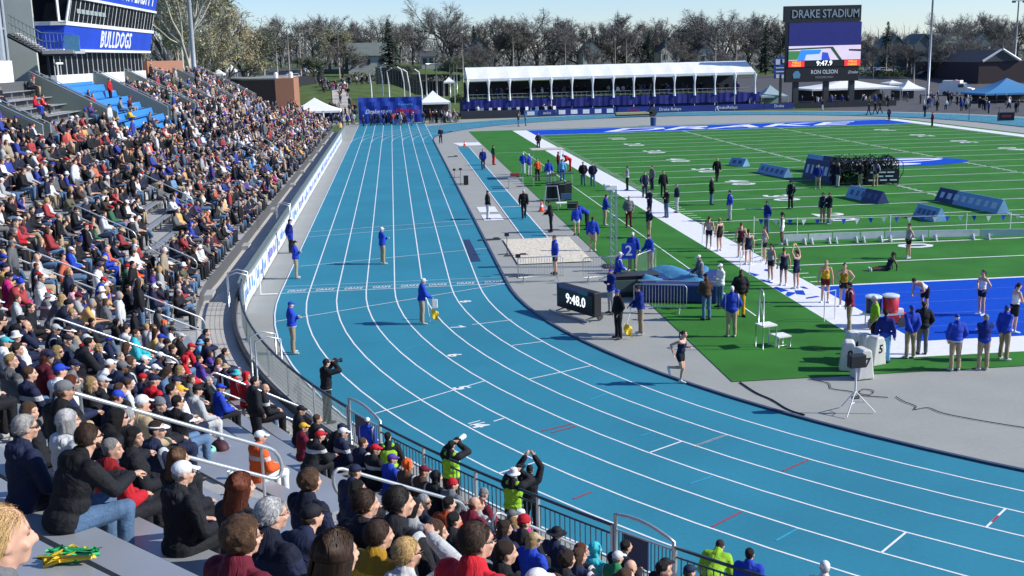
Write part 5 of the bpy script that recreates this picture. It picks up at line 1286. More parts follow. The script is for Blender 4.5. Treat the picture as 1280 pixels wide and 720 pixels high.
# hair and headgear, in head space
HG = {}
def hg(kind):
    if kind in HG: return HG[kind]
    mb = MB(); m = M_hair; vx = .010; r = random.Random(hash(kind) % 1000 if False else len(kind)*7)
    def base(k=1.):
        ell_(mb, (0,-.022,.036), (.083*k,.097*k,.088*k)); ell_(mb, (0,-.058,-.015), (.068*k,.052*k,.062*k)); capsule(mb, (-.074,-.012,.02), .012, (-.074,.0,-.005), .008); capsule(mb, (.074,-.012,.02), .012, (.074,.0,-.005), .008)
    if kind == 'short': base()
    elif kind == 'bald': ell_(mb, (0,-.062,-.015), (.072,.048,.05)); capsule(mb, (-.076,-.02,.0), .012, (-.06,-.06,.0), .02); capsule(mb, (.076,-.02,.0), .012, (.06,-.06,.0), .02)
    elif kind == 'bob':
        base(1.04)
        for i in range(26):
            a = PI*.12+PI*1.76*i/25+PI/2; 
            if abs(((a-PI/2+PI)%(2*PI))-PI) < .75: continue
            p = (.083*math.cos(a), .088*math.sin(a)-.02, .02); q = (.088*math.cos(a)+r.gauss(0,.006), .086*math.sin(a)-.03, -.115+r.gauss(0,.012)); capsule(mb, p, .02, q, .014)
    elif kind == 'long':
        base(1.05)
        for i in range(30):
            a = PI*.15+PI*1.70*i/29+PI/2
            if abs(((a-PI/2+PI)%(2*PI))-PI) < .95: continue
            p = (.084*math.cos(a), .088*math.sin(a)-.02, .0); q = (.09*math.cos(a)*1.1, min(-.03,.07*math.sin(a)-.05), -.17); e = (.085*math.cos(a)+r.gauss(0,.012), -.095+r.gauss(0,.012), -.30+r.gauss(0,.03)); capsule(mb, p, .021, q, .021); capsule(mb, q, .021, e, .011)
    elif kind == 'curly':
        vx = .009
        for i in range(230):
            z = r.uniform(-1,1); a = r.uniform(0,2*PI); s_ = math.sqrt(1-z*z); d = V(s_*math.cos(a), s_*math.sin(a), z)
            if d.y > .45 and d.z < .45: continue
            if d.z < -.75: continue
            c = V(d.x*.090, d.y*.102-.022, d.z*.098+.022); rr = r.uniform(.014,.026); ell_(mb, c, (rr,rr,rr), None, 8, 5)
        ell_(mb, (0,-.022,.03), (.088,.1,.092))
    elif kind == 'ponytail':
        base(.99); capsule(mb, (0,-.11,.045), .022, (0,-.15,.02), .026); capsule(mb, (0,-.15,.02), .026, (0,-.165,-.11), .02); capsule(mb, (0,-.165,-.11), .02, (.01,-.15,-.2), .008)
    elif kind == 'bun': base(.99); ell_(mb, (0,-.105,.075), (.04,.035,.04))
    elif kind == 'cap':
        m = M_capm; ell_(mb, (0,-.012,.045), (.084,.104,.080)); 
        for i in range(9):
            a = -1+2*i/8; p = (.062*math.sin(a*1.1), .078+.01*math.cos(a), .048); q = (.060*math.sin(a*1.15), .110+.055*math.cos(a*1.25), .034-.012*abs(a)); capsule(mb, p, .009, q, .006)
        ell_(mb, (0,-.012,.126), (.008,.008,.006))
    elif kind == 'visor':
        m = M_capm
        mb.tube([(.082*math.cos(2*PI*i/16), .10*math.sin(2*PI*i/16)-.01, .045) for i in range(16)], .016, 6, closed=True)
        for i in range(9):
            a = -1+2*i/8; capsule(mb, (.062*math.sin(a*1.1),.085,.045), .009, (.06*math.sin(a*1.15),.11+.055*math.cos(a*1.25),.03), .006)
    elif kind == 'beanie': m = M_capm; ell_(mb, (0,-.014,.045), (.087,.106,.092)); mb.tube([(.083*math.cos(2*PI*i/18), .102*math.sin(2*PI*i/18)-.014, .035) for i in range(18)], .014, 6, closed=True)
    elif kind == 'pombeanie': m = M_capm; ell_(mb, (0,-.014,.045), (.087,.106,.092)); ell_(mb, (0,-.02,.15), (.032,.032,.03)); mb.tube([(.083*math.cos(2*PI*i/18), .102*math.sin(2*PI*i/18)-.014, .035) for i in range(18)], .014, 6, closed=True)
    elif kind == 'bucket':
        m = M_capm; mb.lathe([(.078,.125),(.09,.05),(.098,.035),(.15,.0),(.147,-.008),(.09,.02),(.0,.03)], (0,-.012,0), 24); ell_(mb, (0,-.012,.08), (.08,.09,.062)); vx = .008
    elif kind == 'widehat':
        m = M_capm; mb.lathe([(.092,.06),(.10,.04),(.19,.03),(.19,.02),(.09,.02),(0,.03)], (0,-.012,0), 24); ell_(mb, (0,-.012,.07), (.088,.10,.075)); vx = .008
    elif kind == 'hood':
        m = M_jacket; ell_(mb, (0,-.035,.03), (.103,.115,.112)); capsule(mb, (-.06,-.04,-.09), .055, (.06,-.04,-.09), .055); capsule(mb, (-.088,.02,.06), .022, (-.085,.02,-.07), .022); capsule(mb, (.088,.02,.06), .022, (.085,.02,-.07), .022); capsule(mb, (-.08,.025,.085), .022, (.08,.025,.085), .022)
    elif kind == 'beard':
        for a in (-1,-.6,-.2,.2,.6,1): capsule(mb, (.062*math.sin(a*1.2),.02+.045*math.cos(a*1.4),-.05-.028*math.cos(a*1.5)), .019, (.056*math.sin(a*1.2),.025+.045*math.cos(a*1.4),-.075-.026*math.cos(a*1.5)), .016)
        capsule(mb, (-.02,.083,-.052), .009, (.02,.083,-.052), .009)
    elif kind == 'sunglasses':
        m = M_acc; vx = .004
        for sx in (-1,1): ell_(mb, (sx*.033,.092,.006), (.027,.008,.019)); capsule(mb, (sx*.058,.088,.012), .005, (sx*.080,-.005,.012), .004)
        capsule(mb, (-.058,.093,.016), .0045, (.058,.093,.016), .0045)
    elif kind == 'glasses':
        m = M_acc; vx = .0035
        for sx in (-1,1):
            mb.tube([(sx*.033+.025*math.cos(2*PI*i/14),.096,.006+.018*math.sin(2*PI*i/14)) for i in range(14)], .003, 5, closed=True); capsule(mb, (sx*.057,.09,.01), .004, (sx*.080,-.005,.012), .0035)
        capsule(mb, (-.01,.098,.01), .003, (.01,.098,.01), .003)
    me = solid(mb, {'cap':'cap','visor':'visor','beanie':'beanie','pombeanie':'beanie','bucket':'bucket_hat','widehat':'wide_hat','hood':'hood','sunglasses':'sunglasses','glasses':'glasses'}.get(kind,'hair'), m, vx, 2 if vx > .005 else 1, 1400)
    HG[kind] = me; return me
# strand hair for the people nearest the camera
def strands(kind, n, seed):
    r = random.Random(seed); mb = MB()
    for i in range(n):
        for _ in range(50):
            z = r.uniform(-.75,1); a = r.uniform(0,2*PI); s_ = math.sqrt(max(0,1-z*z)); d = V(s_*math.cos(a), s_*math.sin(a), z)
            if d.y > .35 and d.z < .55-.1*d.y: continue
            if kind == 'thinning' and d.z > .5 and d.y > -.45 and r.random() < .8: continue
            break
        p = V(d.x*.083, d.y*.098-.022, d.z*.088+.036); pts = [p]; w = r.uniform(.0009,.0018)*(.45 if kind == 'thinning' else 1)
        if kind == 'longstr':
            tgt = V(d.x*.098, min(-.02,d.y*.08)-.045, -.1)
            f = V(d.x*.5, d.y*.35-.2, .25).normalized()
            pts = [p, p+f*.02]
            q = V(p.x*1.12+(.012 if p.x > 0 else -.012), p.y-.018, p.z*.3); q2 = V(q.x*1.04+r.gauss(0,.006), min(q.y,-.01)-.03, -.12+r.gauss(0,.01)); q3 = V(q2.x*.96+r.gauss(0,.012), q2.y-.012, -.24+r.gauss(0,.02)); q4 = V(q3.x*.9+r.gauss(0,.012), q3.y+.0, -.34+r.gauss(0,.035)); pts += [q.lerp(pts[1],.35)+d*.012, q, q2, q3, q4]
        elif kind in ('shortstr','thinning'):
            t = V(d.x*.35+r.gauss(0,.25), -.55+r.gauss(0,.25), -.55+r.gauss(0,.2)); t = (t - d*t.dot(d)*.8).normalized(); L = r.uniform(.025,.05)*(1.5 if kind == 'thinning' else 1)
            pts += [p+t*L*.5+d*.008, p+t*L+d*.006]
        elif kind == 'curlystr':
            ax = V(r.gauss(0,1), r.gauss(0,1), r.gauss(0,1)).normalized(); x = d.cross(ax).normalized(); y = d.cross(x); R_ = r.uniform(.008,.016); ph = r.uniform(0,6.28); w = r.uniform(.0012,.0024)
            pts = [p + d*(.0+.020*j/9) + x*(R_*math.cos(ph+j*.85)-R_*math.cos(ph)) + y*(R_*math.sin(ph+j*.85)-R_*math.sin(ph)) - V(0,0,.010*j/9) for j in range(10)]
        rows = []
        for j, q in enumerate(pts):
            t = (pts[min(j+1,len(pts)-1)]-pts[max(j-1,0)]).normalized(); o_ = V(q.x, q.y+.018, q.z*.3); sd = t.cross(o_ if o_.length > 1e-4 else V(0,0,1)).normalized()*w*(1 if j < len(pts)-1 else .25); rows.append((q-sd, q+sd))
        vs = [v for rw in rows for v in rw]; mb.add(vs, [(2*j,2*j+1,2*j+3,2*j+2) for j in range(len(rows)-1)])
    return mb.mesh('hair', mat('hair_strand', rough=.6, objcol=True, var=.2, scale=40, spec=.25, island=.4), True)

# --- poses (X right, Y forward, Z up; seated figures have their hips over the origin)
Pose('sit_lap', True, .10, (-.45,.05)); Pose('sit_lap_f', True, .06, (-.8,0), female=True, wl=(-.05,.26,.68), wr=(.06,.28,.68))
Pose('sit_knees', True, .45, (-.35,-.15), wl=(-.07,.52,.66), wr=(.07,.53,.68)); Pose('sit_fold', True, .05, (-.5,0), wl=(.10,.20,.83), wr=(-.10,.19,.80))
Pose('sit_shade', True, .08, (-.3,0), wl=(-.1,.3,.66), wr=(.09,.22,1.27), pr=(.9,.2,-.5)); Pose('sit_photo', True, .02, (-.3,0), wl=(-.06,.28,1.17), wr=(.07,.28,1.17), pl=(-.8,0,-.7), pr=(.8,0,-.7))
Pose('sit_read', True, .25, (0,.45), wl=(-.08,.34,.72), wr=(.08,.34,.72)); Pose('sit_turn', True, .10, (-1.05,0), wl=(-.1,.3,.66), wr=(.14,.26,.66), female=True)
Pose('sit_turnl', True, .12, (.7,0), fat=1.12); Pose('sit_apart', True, .18, (-.3,.05), fat=1.15, wl=(-.16,.34,.65), wr=(.16,.34,.65), legs=[((-.2,.40,.55),(-.19,.36,.09),(-.3,1,0)),((.2,.40,.55),(.19,.40,.09),(.3,1,0))])
Pose('sit_lean', True, .16, (-.5,.1), side=.16, wl=(-.10,.3,.66), wr=(.20,.24,.70)); Pose('sit_cross', True, .02, (-.4,0), legs=[((-.10,.42,.55),(-.10,.40,.09),(-.1,1,0)),((.06,.44,.63),(-.12,.52,.36),(-.3,1,-.3))], wl=(-.02,.28,.74), wr=(.08,.30,.74)); Pose('sit_back', True, -.22, (-.6,0), wl=(-.26,-.22,.50), wr=(.26,-.22,.50), hl=(0,-.6,-.6), hr=(0,-.6,-.6)); Pose('sit_chin', True, .34, (-.5,.1), wl=(-.1,.36,.66), wr=(.05,.30,1.0))
Pose('stand', False, .0, (.2,0)); Pose('stand_f', False, 0, (-.3,0), female=True); Pose('stand_fold', False, -.02, (.3,.05), wl=(.11,.20,1.20), wr=(-.11,.19,1.17), fat=1.08)
Pose('stand_hips', False, .0, (.1,.05), wl=(-.20,.03,.98), wr=(.20,.03,.98), pl=(-1,-.4,0), pr=(1,-.4,0), hl=(.5,.6,-.5), hr=(-.5,.6,-.5), female=True); Pose('stand_back', False, .0, (0,0), wl=(-.05,-.17,.90), wr=(.05,-.17,.92), pl=(-1,-.6,0), pr=(1,-.6,0), fat=1.1)
Pose('stand_pocket', False, .02, (-.2,.05), wl=(-.19,.10,.92), wr=(.19,.10,.92), pl=(-1,-.8,0), pr=(1,-.8,0), fat=1.12)
Pose('walk', False, .05, (0,.1), wl=(-.22,.20,.87), wr=(.23,-.18,.86), legs=[((-.10,-.06,.50),(-.10,-.30,.13),(-.1,1,-.25)),((.10,.16,.51),(.10,.28,.09),(.1,1,.12))])
Pose('run', False, .14, (.1,0), wl=(-.14,.22,1.16), wr=(.24,-.12,1.02), pl=(-.5,-1,-.3), pr=(.4,-1,.2), female=True, legs=[((-.09,.06,.50),(-.09,-.02,.09),(0,1,0)),((.09,.10,.56),(.10,-.34,.50),(0,.3,-1))])
Pose('stand_photo', False, .05, (0,0), wl=(-.06,.27,1.58), wr=(.08,.24,1.58), pl=(-.8,0,-.7), pr=(.8,0,-.7)); Pose('stand_reach', False, .12, (.2,.2), wl=(-.16,.30,1.02), wr=(.14,.34,1.0))
Pose('arms_up', False, .0, (0,-.1), wl=(-.10,.12,1.86), wr=(.10,.12,1.86), pl=(-1,.2,0), pr=(1,.2,0), female=True); Pose('bend', False, 1.0, (0,.3), wl=(-.12,.52,.80), wr=(.12,.50,.78))
Pose('grass_sit', False, -.35, (0,.05), pel=(0,0,.12), wl=(-.22,-.32,.06), wr=(.22,-.32,.06), female=True, legs=[((-.08,.44,.13),(-.08,.86,.08),(-.2,.3,1)),((.08,.44,.17),(.08,.86,.08),(.2,.3,1))])
for p_ in ('stand','stand_hips','walk','stand_back'): pass
SKINT = {'l':(.58,.34,.24),'m':(.45,.25,.165),'t':(.50,.28,.18),'d':(.12,.06,.04)}
CW = {'K':('black',(.011,.012,.016)),'N':('navy',(.012,.018,.05)),'B':('royal blue',(.015,.05,.42)),'R':('red',(.45,.012,.022)),'M':('maroon',(.13,.010,.025)),'W':('white',(.70,.72,.74)),'G':('grey',(.13,.14,.15)),'g':('light grey',(.42,.44,.45)),
      'T':('tan',(.40,.31,.19)),'O':('orange',(.70,.10,.02)),'Y':('yellow',(.72,.40,.03)),'P':('purple',(.09,.04,.28)),'C':('teal',(.04,.42,.48)),'L':('lime',(.27,.52,.03)),'E':('green',(.02,.17,.07)),'J':('denim blue',(.08,.15,.26)),'D':('brown',(.07,.042,.028)),
      'F':('magenta',(.50,.02,.18)),'c':('sky blue',(.12,.33,.60)),'k':('khaki',(.36,.29,.19)),'p':('pink',(.70,.38,.42)),'o':('olive',(.12,.12,.06))}
HC = {'k':('black',(.012,.010,.009)),'b':('dark brown',(.035,.020,.013)),'n':('brown',(.085,.045,.024)),'l':('blond',(.36,.24,.10)),'g':('grey',(.24,.235,.225)),'w':('white',(.55,.55,.53)),'r':('auburn',(.11,.030,.015)),'s':('silver',(.32,.32,.32))}
PEOPLE = []
def cvar(c, r, a=.12):
    k = 1+r.uniform(-a,a); return tuple(min(1,v*k) for v in c)
def person(pose, M, top, bot, head, hair='n', skin='l', topk='jacket', botk='trousers', shoe='K', label=None, group=None, extra=(), detail=True, sc=1., strand=None, seed=0):
    """one figure: the body mesh is the thing, its clothes, hair and headgear are the children"""
    P_ = POSES[pose]; r = random.Random(seed)
    o = bpy.data.objects.new('person', P_.body()); COL.objects.link(o); o.matrix_world = M @ Matrix.Scale(sc,4); o.color = (*cvar(SKINT[skin],r,.1),1)
    tag(o, label, 'person', group)
    def ch(me, col, name, mt=None):
        c = bpy.data.objects.new(name, me); COL.objects.link(c); c.parent = o; c.color = (*col,1)
        if mt is not None: c.matrix_local = mt
        return c
    tc_ = CW[top][1] if isinstance(top, str) else top
    bc_ = CW[bot][1] if isinstance(bot, str) else bot
    if topk == 'vest': ch(P_.garment('jacket'), CW['K'][1], 'jacket')
    ch(P_.garment(topk), cvar(tc_,r), 'jacket' if topk in ('jacket','hoodie','coat') else topk)
    if botk: ch(P_.garment(botk), cvar(bc_,r), 'shorts' if 'shorts' in botk else 'trousers')
    if detail or botk in ('shorts','longshorts'): [ch(P_.garment(q_), CW[shoe][1], 'shoe') for q_ in ('shoe0','shoe1')]
    hk, hcol = head if isinstance(head, tuple) else (head, None)
    hc_ = HC[hair][1]
    hats = ('cap','visor','beanie','pombeanie','bucket','widehat','hood')
    if hk in hats:
        ch(hg(hk), cvar(CW[hcol][1],r), {'pombeanie':'beanie','bucket':'bucket_hat','widehat':'wide_hat'}.get(hk,hk), P_.H @ Matrix.Translation((0,0,.0)))
        if hk != 'hood': ch(hg(extra[0] if extra and extra[0] in ('long','bob','ponytail') else 'bald' if hk != 'visor' else 'short'), cvar(hc_,r), 'hair', P_.H)
    elif hk: 
        ch(strand or hg(hk), cvar(hc_,r), 'hair', P_.H)
    if 'beard' in extra: ch(hg('beard'), hc_, 'beard', P_.H)
    for e in extra:
        if e in ('sunglasses','glasses'): ch(hg(e), (.01,.01,.012) if e == 'sunglasses' else (.06,.03,.02), e, P_.H)
    PEOPLE.append(o); return o
# ------------------------------------------------------------------ officials and athletes on the track and the turf
j, h, c, t, s_ = 'jacket', 'hoodie', 'coat', 'tshirt', 'singlet'
tr, sh, ls = 'trousers', 'shorts', 'longshorts'
Wc, Bc, Nc, Kc = ('cap','W'), ('cap','B'), ('cap','N'), ('cap','K')
FP = [
(479,330,20,'stand_fold',j,'B',tr,'k',Wc,'w','l','official in royal blue jacket, khaki trousers and white cap, alone mid-track near the double line'),
(528,405,10,'stand_reach',j,'B',tr,'k',Wc,'w','l','official in royal blue jacket and white cap holding a yellow flag on the bend lanes'),
(367,442,10,'stand_fold',j,'B',tr,'k',Bc,'g','l','official in royal blue jacket and blue cap on the outermost lane line of the bend'),
(371,348,0,'stand_fold',j,'B',tr,'k',Nc,'n','l','official in royal blue jacket and dark cap on the grey apron by the finish'),
(364,316,30,'stand_back',c,'B',tr,'K',Nc,'n','l','official in long royal blue coat and black trousers by the wall banners'),
(850,480,-40,'run',s_,'N',sh,'K','ponytail','b','l','runner in navy and white singlet and black shorts striding on the inside lane'),
(694,343,190,'stand',j,'B',sh,'N',('short',0),'n','l','bare-legged official in royal blue jacket standing before the sand pit'),
(764,392,200,'stand_fold',j,'B',tr,'g',('cap','P'),'n','l','official in royal blue jacket and purple cap beside the running clock'),
(773,423,200,'stand_pocket',c,'K',tr,'K',('cap','B'),'n','l','official all in black with blue cap beside a yellow flag'),
(801,418,180,'stand_reach',j,'B',tr,'k',('short',0),'k','l','black-haired official in royal blue jacket leaning on a pole before the barrier'),
(772,368,0,'stand_reach',j,'B',tr,'k',Wc,'w','l','white-capped official in royal blue jacket behind the running clock'),
(791,338,250,'stand',j,'B',tr,'k',Wc,'w','l','white-capped official in royal blue jacket just behind the number 2 board'),
(813,341,200,'stand_reach',j,'B',tr,'k',('short',0),'b','l','dark-haired official in royal blue jacket right of the number 2 board'),
(741,314,80,'stand',j,'B',ls,'k',('short',0),'b','l','official in royal blue jacket and khaki shorts seen from behind on turf by the pit'),
(721,294,90,'stand_f',j,'B',sh,'W',('short',0),'b','l','official in royal blue jacket with bare legs by the runway edge'),
(756,282,0,'stand_reach',j,'B',tr,'k',('short',0),'n','l','official in royal blue jacket working at the lattice mast'),
(734,287,150,'bend',j,'B',tr,'K',('short',0),'n','l','official in royal blue jacket bending over by the runway'),
(786,284,270,'stand_pocket',j,'G',tr,'M','short','n','l','athlete in grey top and maroon trousers right of the lattice mast'),
(689,290,180,'stand_reach',j,'K',tr,'K','short','b','l','helper in black bending towards the pit corner'),
(654,218,70,'stand_reach',j,'B',tr,'W',Wc,'w','l','white-capped official in blue leaning in at the equipment tables, left one'),
(662,220,110,'stand_reach',j,'B',tr,'g',Wc,'w','l','white-capped official in blue at the equipment tables, right one'),
(672,226,270,'stand',t,'O',tr,'K','short','b','l','helper in orange vest and black trousers at the equipment tables'),
(686,229,100,'stand',j,'B',tr,'W','short','b','l','official in royal blue and white trousers at the equipment tables'),
(703,226,90,'stand_f',j,'c',tr,'B','short','n','l','person with sky blue top beside the stacked black cases'),
(713,214,180,'bend',j,'R',tr,'R','short','b','l','person in red stooping beside the equipment tables'),
(698,216,0,'stand',j,'M',tr,'K','short','b','l','person in maroon behind the equipment tables'),
(729,232,260,'stand_pocket',j,'K',tr,'J','short','b','l','person in black jacket and jeans on turf, left one of a strolling pair'),
(741,233,250,'stand_pocket',j,'N',tr,'J','short','b','l','person in navy jacket and jeans on turf, right one of a strolling pair'),
(784,238,180,'stand_fold',t,'W',tr,'K','short','k','l','person in white shirt and black trousers on the white sideline'),
(806,247,270,'stand_pocket',j,'N',tr,'N','short','b','l','person in navy on the sideline edge, left of the grey-sleeved one'),
(815,238,200,'stand',j,'G',tr,'N','short','b','l','person in dark grey just behind the sideline edge'),
(812,272,200,'stand_fold',j,'N',tr,'N','short','k','l','person in navy with a bag on the white sideline'),
(833,272,200,'stand_fold',j,'K',tr,'J','short','b','l','person in black jacket and dark jeans beside the white sideline'),
(829,246,270,'stand',j,'K',tr,'K','short','n','l','person in black with brown hair at the field edge'),
(846,266,180,'stand_pocket',j,'N',tr,'g',('short',0),'g','l','grey-haired person in navy jacket and pale trousers at the field edge'),
(811,297,190,'stand_hips',j,'N',ls,'k',Nc,'n','l','person in navy jacket and khaki shorts holding papers on the turf'),
(889,256,0,'stand_pocket',c,'K',tr,'J',('short',0),'g','l','person in dark coat and jeans on the field near the 30 yard marks'),
(896,227,270,'walk',j,'K',tr,'K',('short',0),'l','l','blond person in black walking on the field'),
(912,276,180,'stand_pocket',j,'B',tr,'g','short','b','l','official in royal blue jacket and pale trousers, arms low, on the field'),
(958,291,190,'stand_back',j,'B',tr,'J','short','b','l','official in dark royal jacket and jeans on the field'),
(988,261,210,'stand_pocket',j,'K',tr,'K',('widehat','K'),'b','l','person all in black with dark hat on the field'),
(1028,279,200,'stand_pocket',j,'N',tr,'k','short','b','l','person in navy on the painted yard number, left one of a pair'),
(1036,280,180,'stand_fold',j,'N',tr,'k','short','n','l','person in navy on the painted yard number, right one of a pair'),
(673,187,270,'stand_pocket',c,'K',tr,'K','short','k','l','person in black far up the white sideline'),
(655,273,270,'walk',j,'K',tr,'K','short','w','m','person in black suit walking on the jump runway'),
(610,274,10,'stand_pocket',j,'K',tr,'W','short','k','l','person in black jacket and white trousers by the runway boards'),
(604,212,270,'walk',j,'B',tr,'N','short','n','l','official in royal blue walking down the jump runway'),
(617,206,20,'stand',j,'E',tr,'R','short','k','l','person in dark top and red trousers beside the runway'),
(551,179,270,'stand_reach',j,'N',tr,'N','short','b','l','person in navy at the inside corner of the far bend'),
(1165,158,180,'stand',j,'R',tr,'K','short','b','l','person in red jacket on the far sideline'),
(1156,146,180,'stand',j,'N',tr,'K','short','b','l','person in navy on the far track, beside the red-jacketed one'),
(1086,144,180,'walk',j,'K',tr,'K','short','b','l','person in black walking on the far bend, first of three'),(1094,143,180,'walk',j,'K',tr,'K','short','n','l','person in black walking on the far bend, middle of three'),(1100,142,180,'walk',j,'K',tr,'K','short','k','l','person in black walking on the far bend, last of three'),
(1111,151,200,'stand',j,'G',tr,'K','short','b','l','person in grey at the corner of the far end zone'),
(896,140,180,'walk',j,'N',tr,'W','short','b','l','person in navy and white trousers on the far bend'),(648,158,0,'stand',j,'N',tr,'J','short','n','l','person in navy at the start of the far bend, left of two'),(657,157,0,'stand',j,'J',tr,'J','short','b','l','person in denim blue at the start of the far bend, right of two'),(811,140,180,'stand',j,'N',tr,'G','short','b','l','person in navy by the timing tower on the far bend'),(1028,138,180,'stand',j,'N',tr,'W','short','b','l','person in navy below the scoreboard on the far bend'),
# athletes along the near sideline
(886,311,60,'stand_f',s_,'p',sh,'N','ponytail','b','l','athlete with pink top and navy shorts, first at the pennant posts'),
(899,314,120,'stand_f',s_,'K',sh,'K','ponytail','l','l','athlete in black kit with fair hair, second at the pennant posts'),
(926,322,70,'stand_f',s_,'M',sh,'K','ponytail','r','l','athlete in maroon top behind the black-kitted one'),
(935,331,90,'stand_f',s_,'N',sh,'N','ponytail','b','l','athlete in navy kit leaning by a white sideline frame'),
(955,327,180,'stand_hips',s_,'W',sh,'K','ponytail','r','l','athlete in white top and black shorts with auburn ponytail'),
(963,352,200,'stand_f',s_,'W',sh,'N','ponytail','b','l','athlete in white top and navy shorts, left of the two navy athletes'),
(979,357,80,'stand_f',s_,'N',sh,'N','ponytail','r','l','athlete in navy kit with auburn hair facing the field'),
(995,361,120,'arms_up',s_,'N',sh,'N','ponytail','b','l','athlete in navy kit with both hands raised to her head'),
(977,306,150,'stand_f',s_,'W',sh,'W','ponytail','b','d','athlete in white kit standing near the white barrier boards'),
(1031,378,250,'stand_f',s_,'Y',sh,'M','ponytail','l','l','athlete in yellow top and maroon shorts at the field corner'),
(1054,383,250,'stand_hips',s_,'Y',sh,'K','ponytail','b','l','athlete in yellow top with hands on hips at the field corner'),
(1135,323,180,'stand_hips',s_,'W',sh,'K','short','k','l','athlete in white singlet with hands on hips on turf near the barrier boards'),
(1110,338,180,'grass_sit',s_,'N',sh,'N','ponytail','k','d','athlete in navy sitting on the turf with legs stretched out'),
(1155,392,200,'bend',s_,'W',sh,'K','short','k','l','athlete in white top bending to a shoe on the blue end zone'),
(1226,394,190,'stand_hips',s_,'W',sh,'N','ponytail','b','l','athlete in white top with hands on hips on the blue end zone'),
(1266,416,0,'stand_reach',s_,'W',sh,'K','ponytail','k','l','athlete in white singlet with a bottle at the right edge of the end zone'),
(1061,414,160,'stand_pocket',j,'M',tr,'k','short','k','l','person in maroon jacket and khaki trousers by the drinks cart'),
(1092,436,170,'stand_pocket',t,'L',tr,'K',Wc,'g','l','person in lime shirt, black trousers and white cap by the drinks cart'),
(1105,453,60,'stand_f',j,'B',tr,'c','short','k','l','black-haired official in royal blue jacket and pale jeans beside the lane boxes'),
(1137,448,90,'stand_back',j,'B',tr,'k',Bc,'n','l','official in royal blue jacket and brownish khakis seen from behind'),
(1152,443,80,'stand_pocket',j,'K',tr,'G','short','b','l','person in black jacket and grey trousers among the blue officials'),
(1193,463,90,'stand_pocket',j,'B',tr,'k',('cap','B'),'w','l','white-haired official in royal blue jacket, left of a pair, at end zone edge'),
(1228,462,80,'stand_fold',j,'B',tr,'k','short','g','l','official in royal blue jacket standing below the hands-on-hips athlete'),
(1254,450,20,'stand_back',j,'B',tr,'k',Bc,'n','l','official in royal blue jacket with hands behind back at the right'),
(925,396,270,'stand_pocket',j,'K',tr,'Y',('short',0),'k','d','person in black jacket and yellow-tan trousers on the turf'),
(900,385,190,'stand_fold',j,'W',tr,'J',Wc,'g','l','person in white jacket, jeans and white cap on the turf'),
(914,421,80,'stand_pocket',j,'B',tr,'k',Wc,'w','l','white-capped official in royal blue jacket on the turf left of the white steps'),
(883,400,100,'stand_reach',j,'D',tr,'J',Kc,'n','l','person in dark brown jacket and jeans beside the blue mats'),
(876,372,180,'stand_reach',j,'G',tr,'J',Wc,'n','l','person in grey top and cap leaning on the blue mats'),
# group round the midfield cage
(1022,236,250,'stand_pocket',j,'B',tr,'k','short','b','l','official in royal blue and khaki at the left of the midfield cage group'),(1042,232,200,'stand',j,'N',tr,'N','short','b','l','person in navy tucked in the midfield cage group'),(1047,234,0,'stand',j,'N',tr,'g','short','g','l','person in navy and pale trousers in the midfield cage group'),(1075,233,200,'stand_reach',j,'K',tr,'k','short','b','l','person in black and khaki stooping in the midfield cage group'),(1085,231,180,'stand',j,'K',tr,'N','short','k','l','person in black, third from the right in the midfield cage group'),(1094,233,90,'stand_back',j,'N',tr,'k','short','b','l','person in navy and khaki nearest the midfield cage end'),
# photographers and visitors between fence and track
(410,528,30,'stand_photo',j,'K',tr,'K',('beanie','K'),'b','l','photographer all in black with camera beyond the mesh fence'),
(462,592,60,'stand',j,'B',tr,'N',('cap','W'),'n','l','youth in blue with white and navy cap just outside the first arched gate'),
(489,634,90,'stand_pocket','vest','L',tr,'K','short','k','l','person in black with lime vest and dark hair, leftmost of the lime ones'),
(566,648,60,'stand_photo','vest','L',tr,'K','short','k','l','photographer in lime vest aiming a long white lens, middle of the lime ones'),
(643,690,60,'stand_photo','vest','L',tr,'K',('bucket','W'),'w','l','photographer in lime vest and white hat, rightmost of the standing lime ones'),
(664,676,80,'arms_up',j,'K',tr,'K',('cap','K'),'n','l','photographer in black with raised arms beside the white-hatted lime vest'),
(888,790,60,'bend',j,'L',tr,'K','short','b','l','stooping person in bright lime jacket beyond the fence at the bottom'),
(934,806,60,'stand_back',j,'B',tr,'N','short','k','l','black-haired person in royal blue beyond the fence at the bottom'),
(1026,832,60,'stand',j,'W',tr,'N',('cap','W'),'w','l','person in white cap at the bottom edge, on the outer lanes'),
]
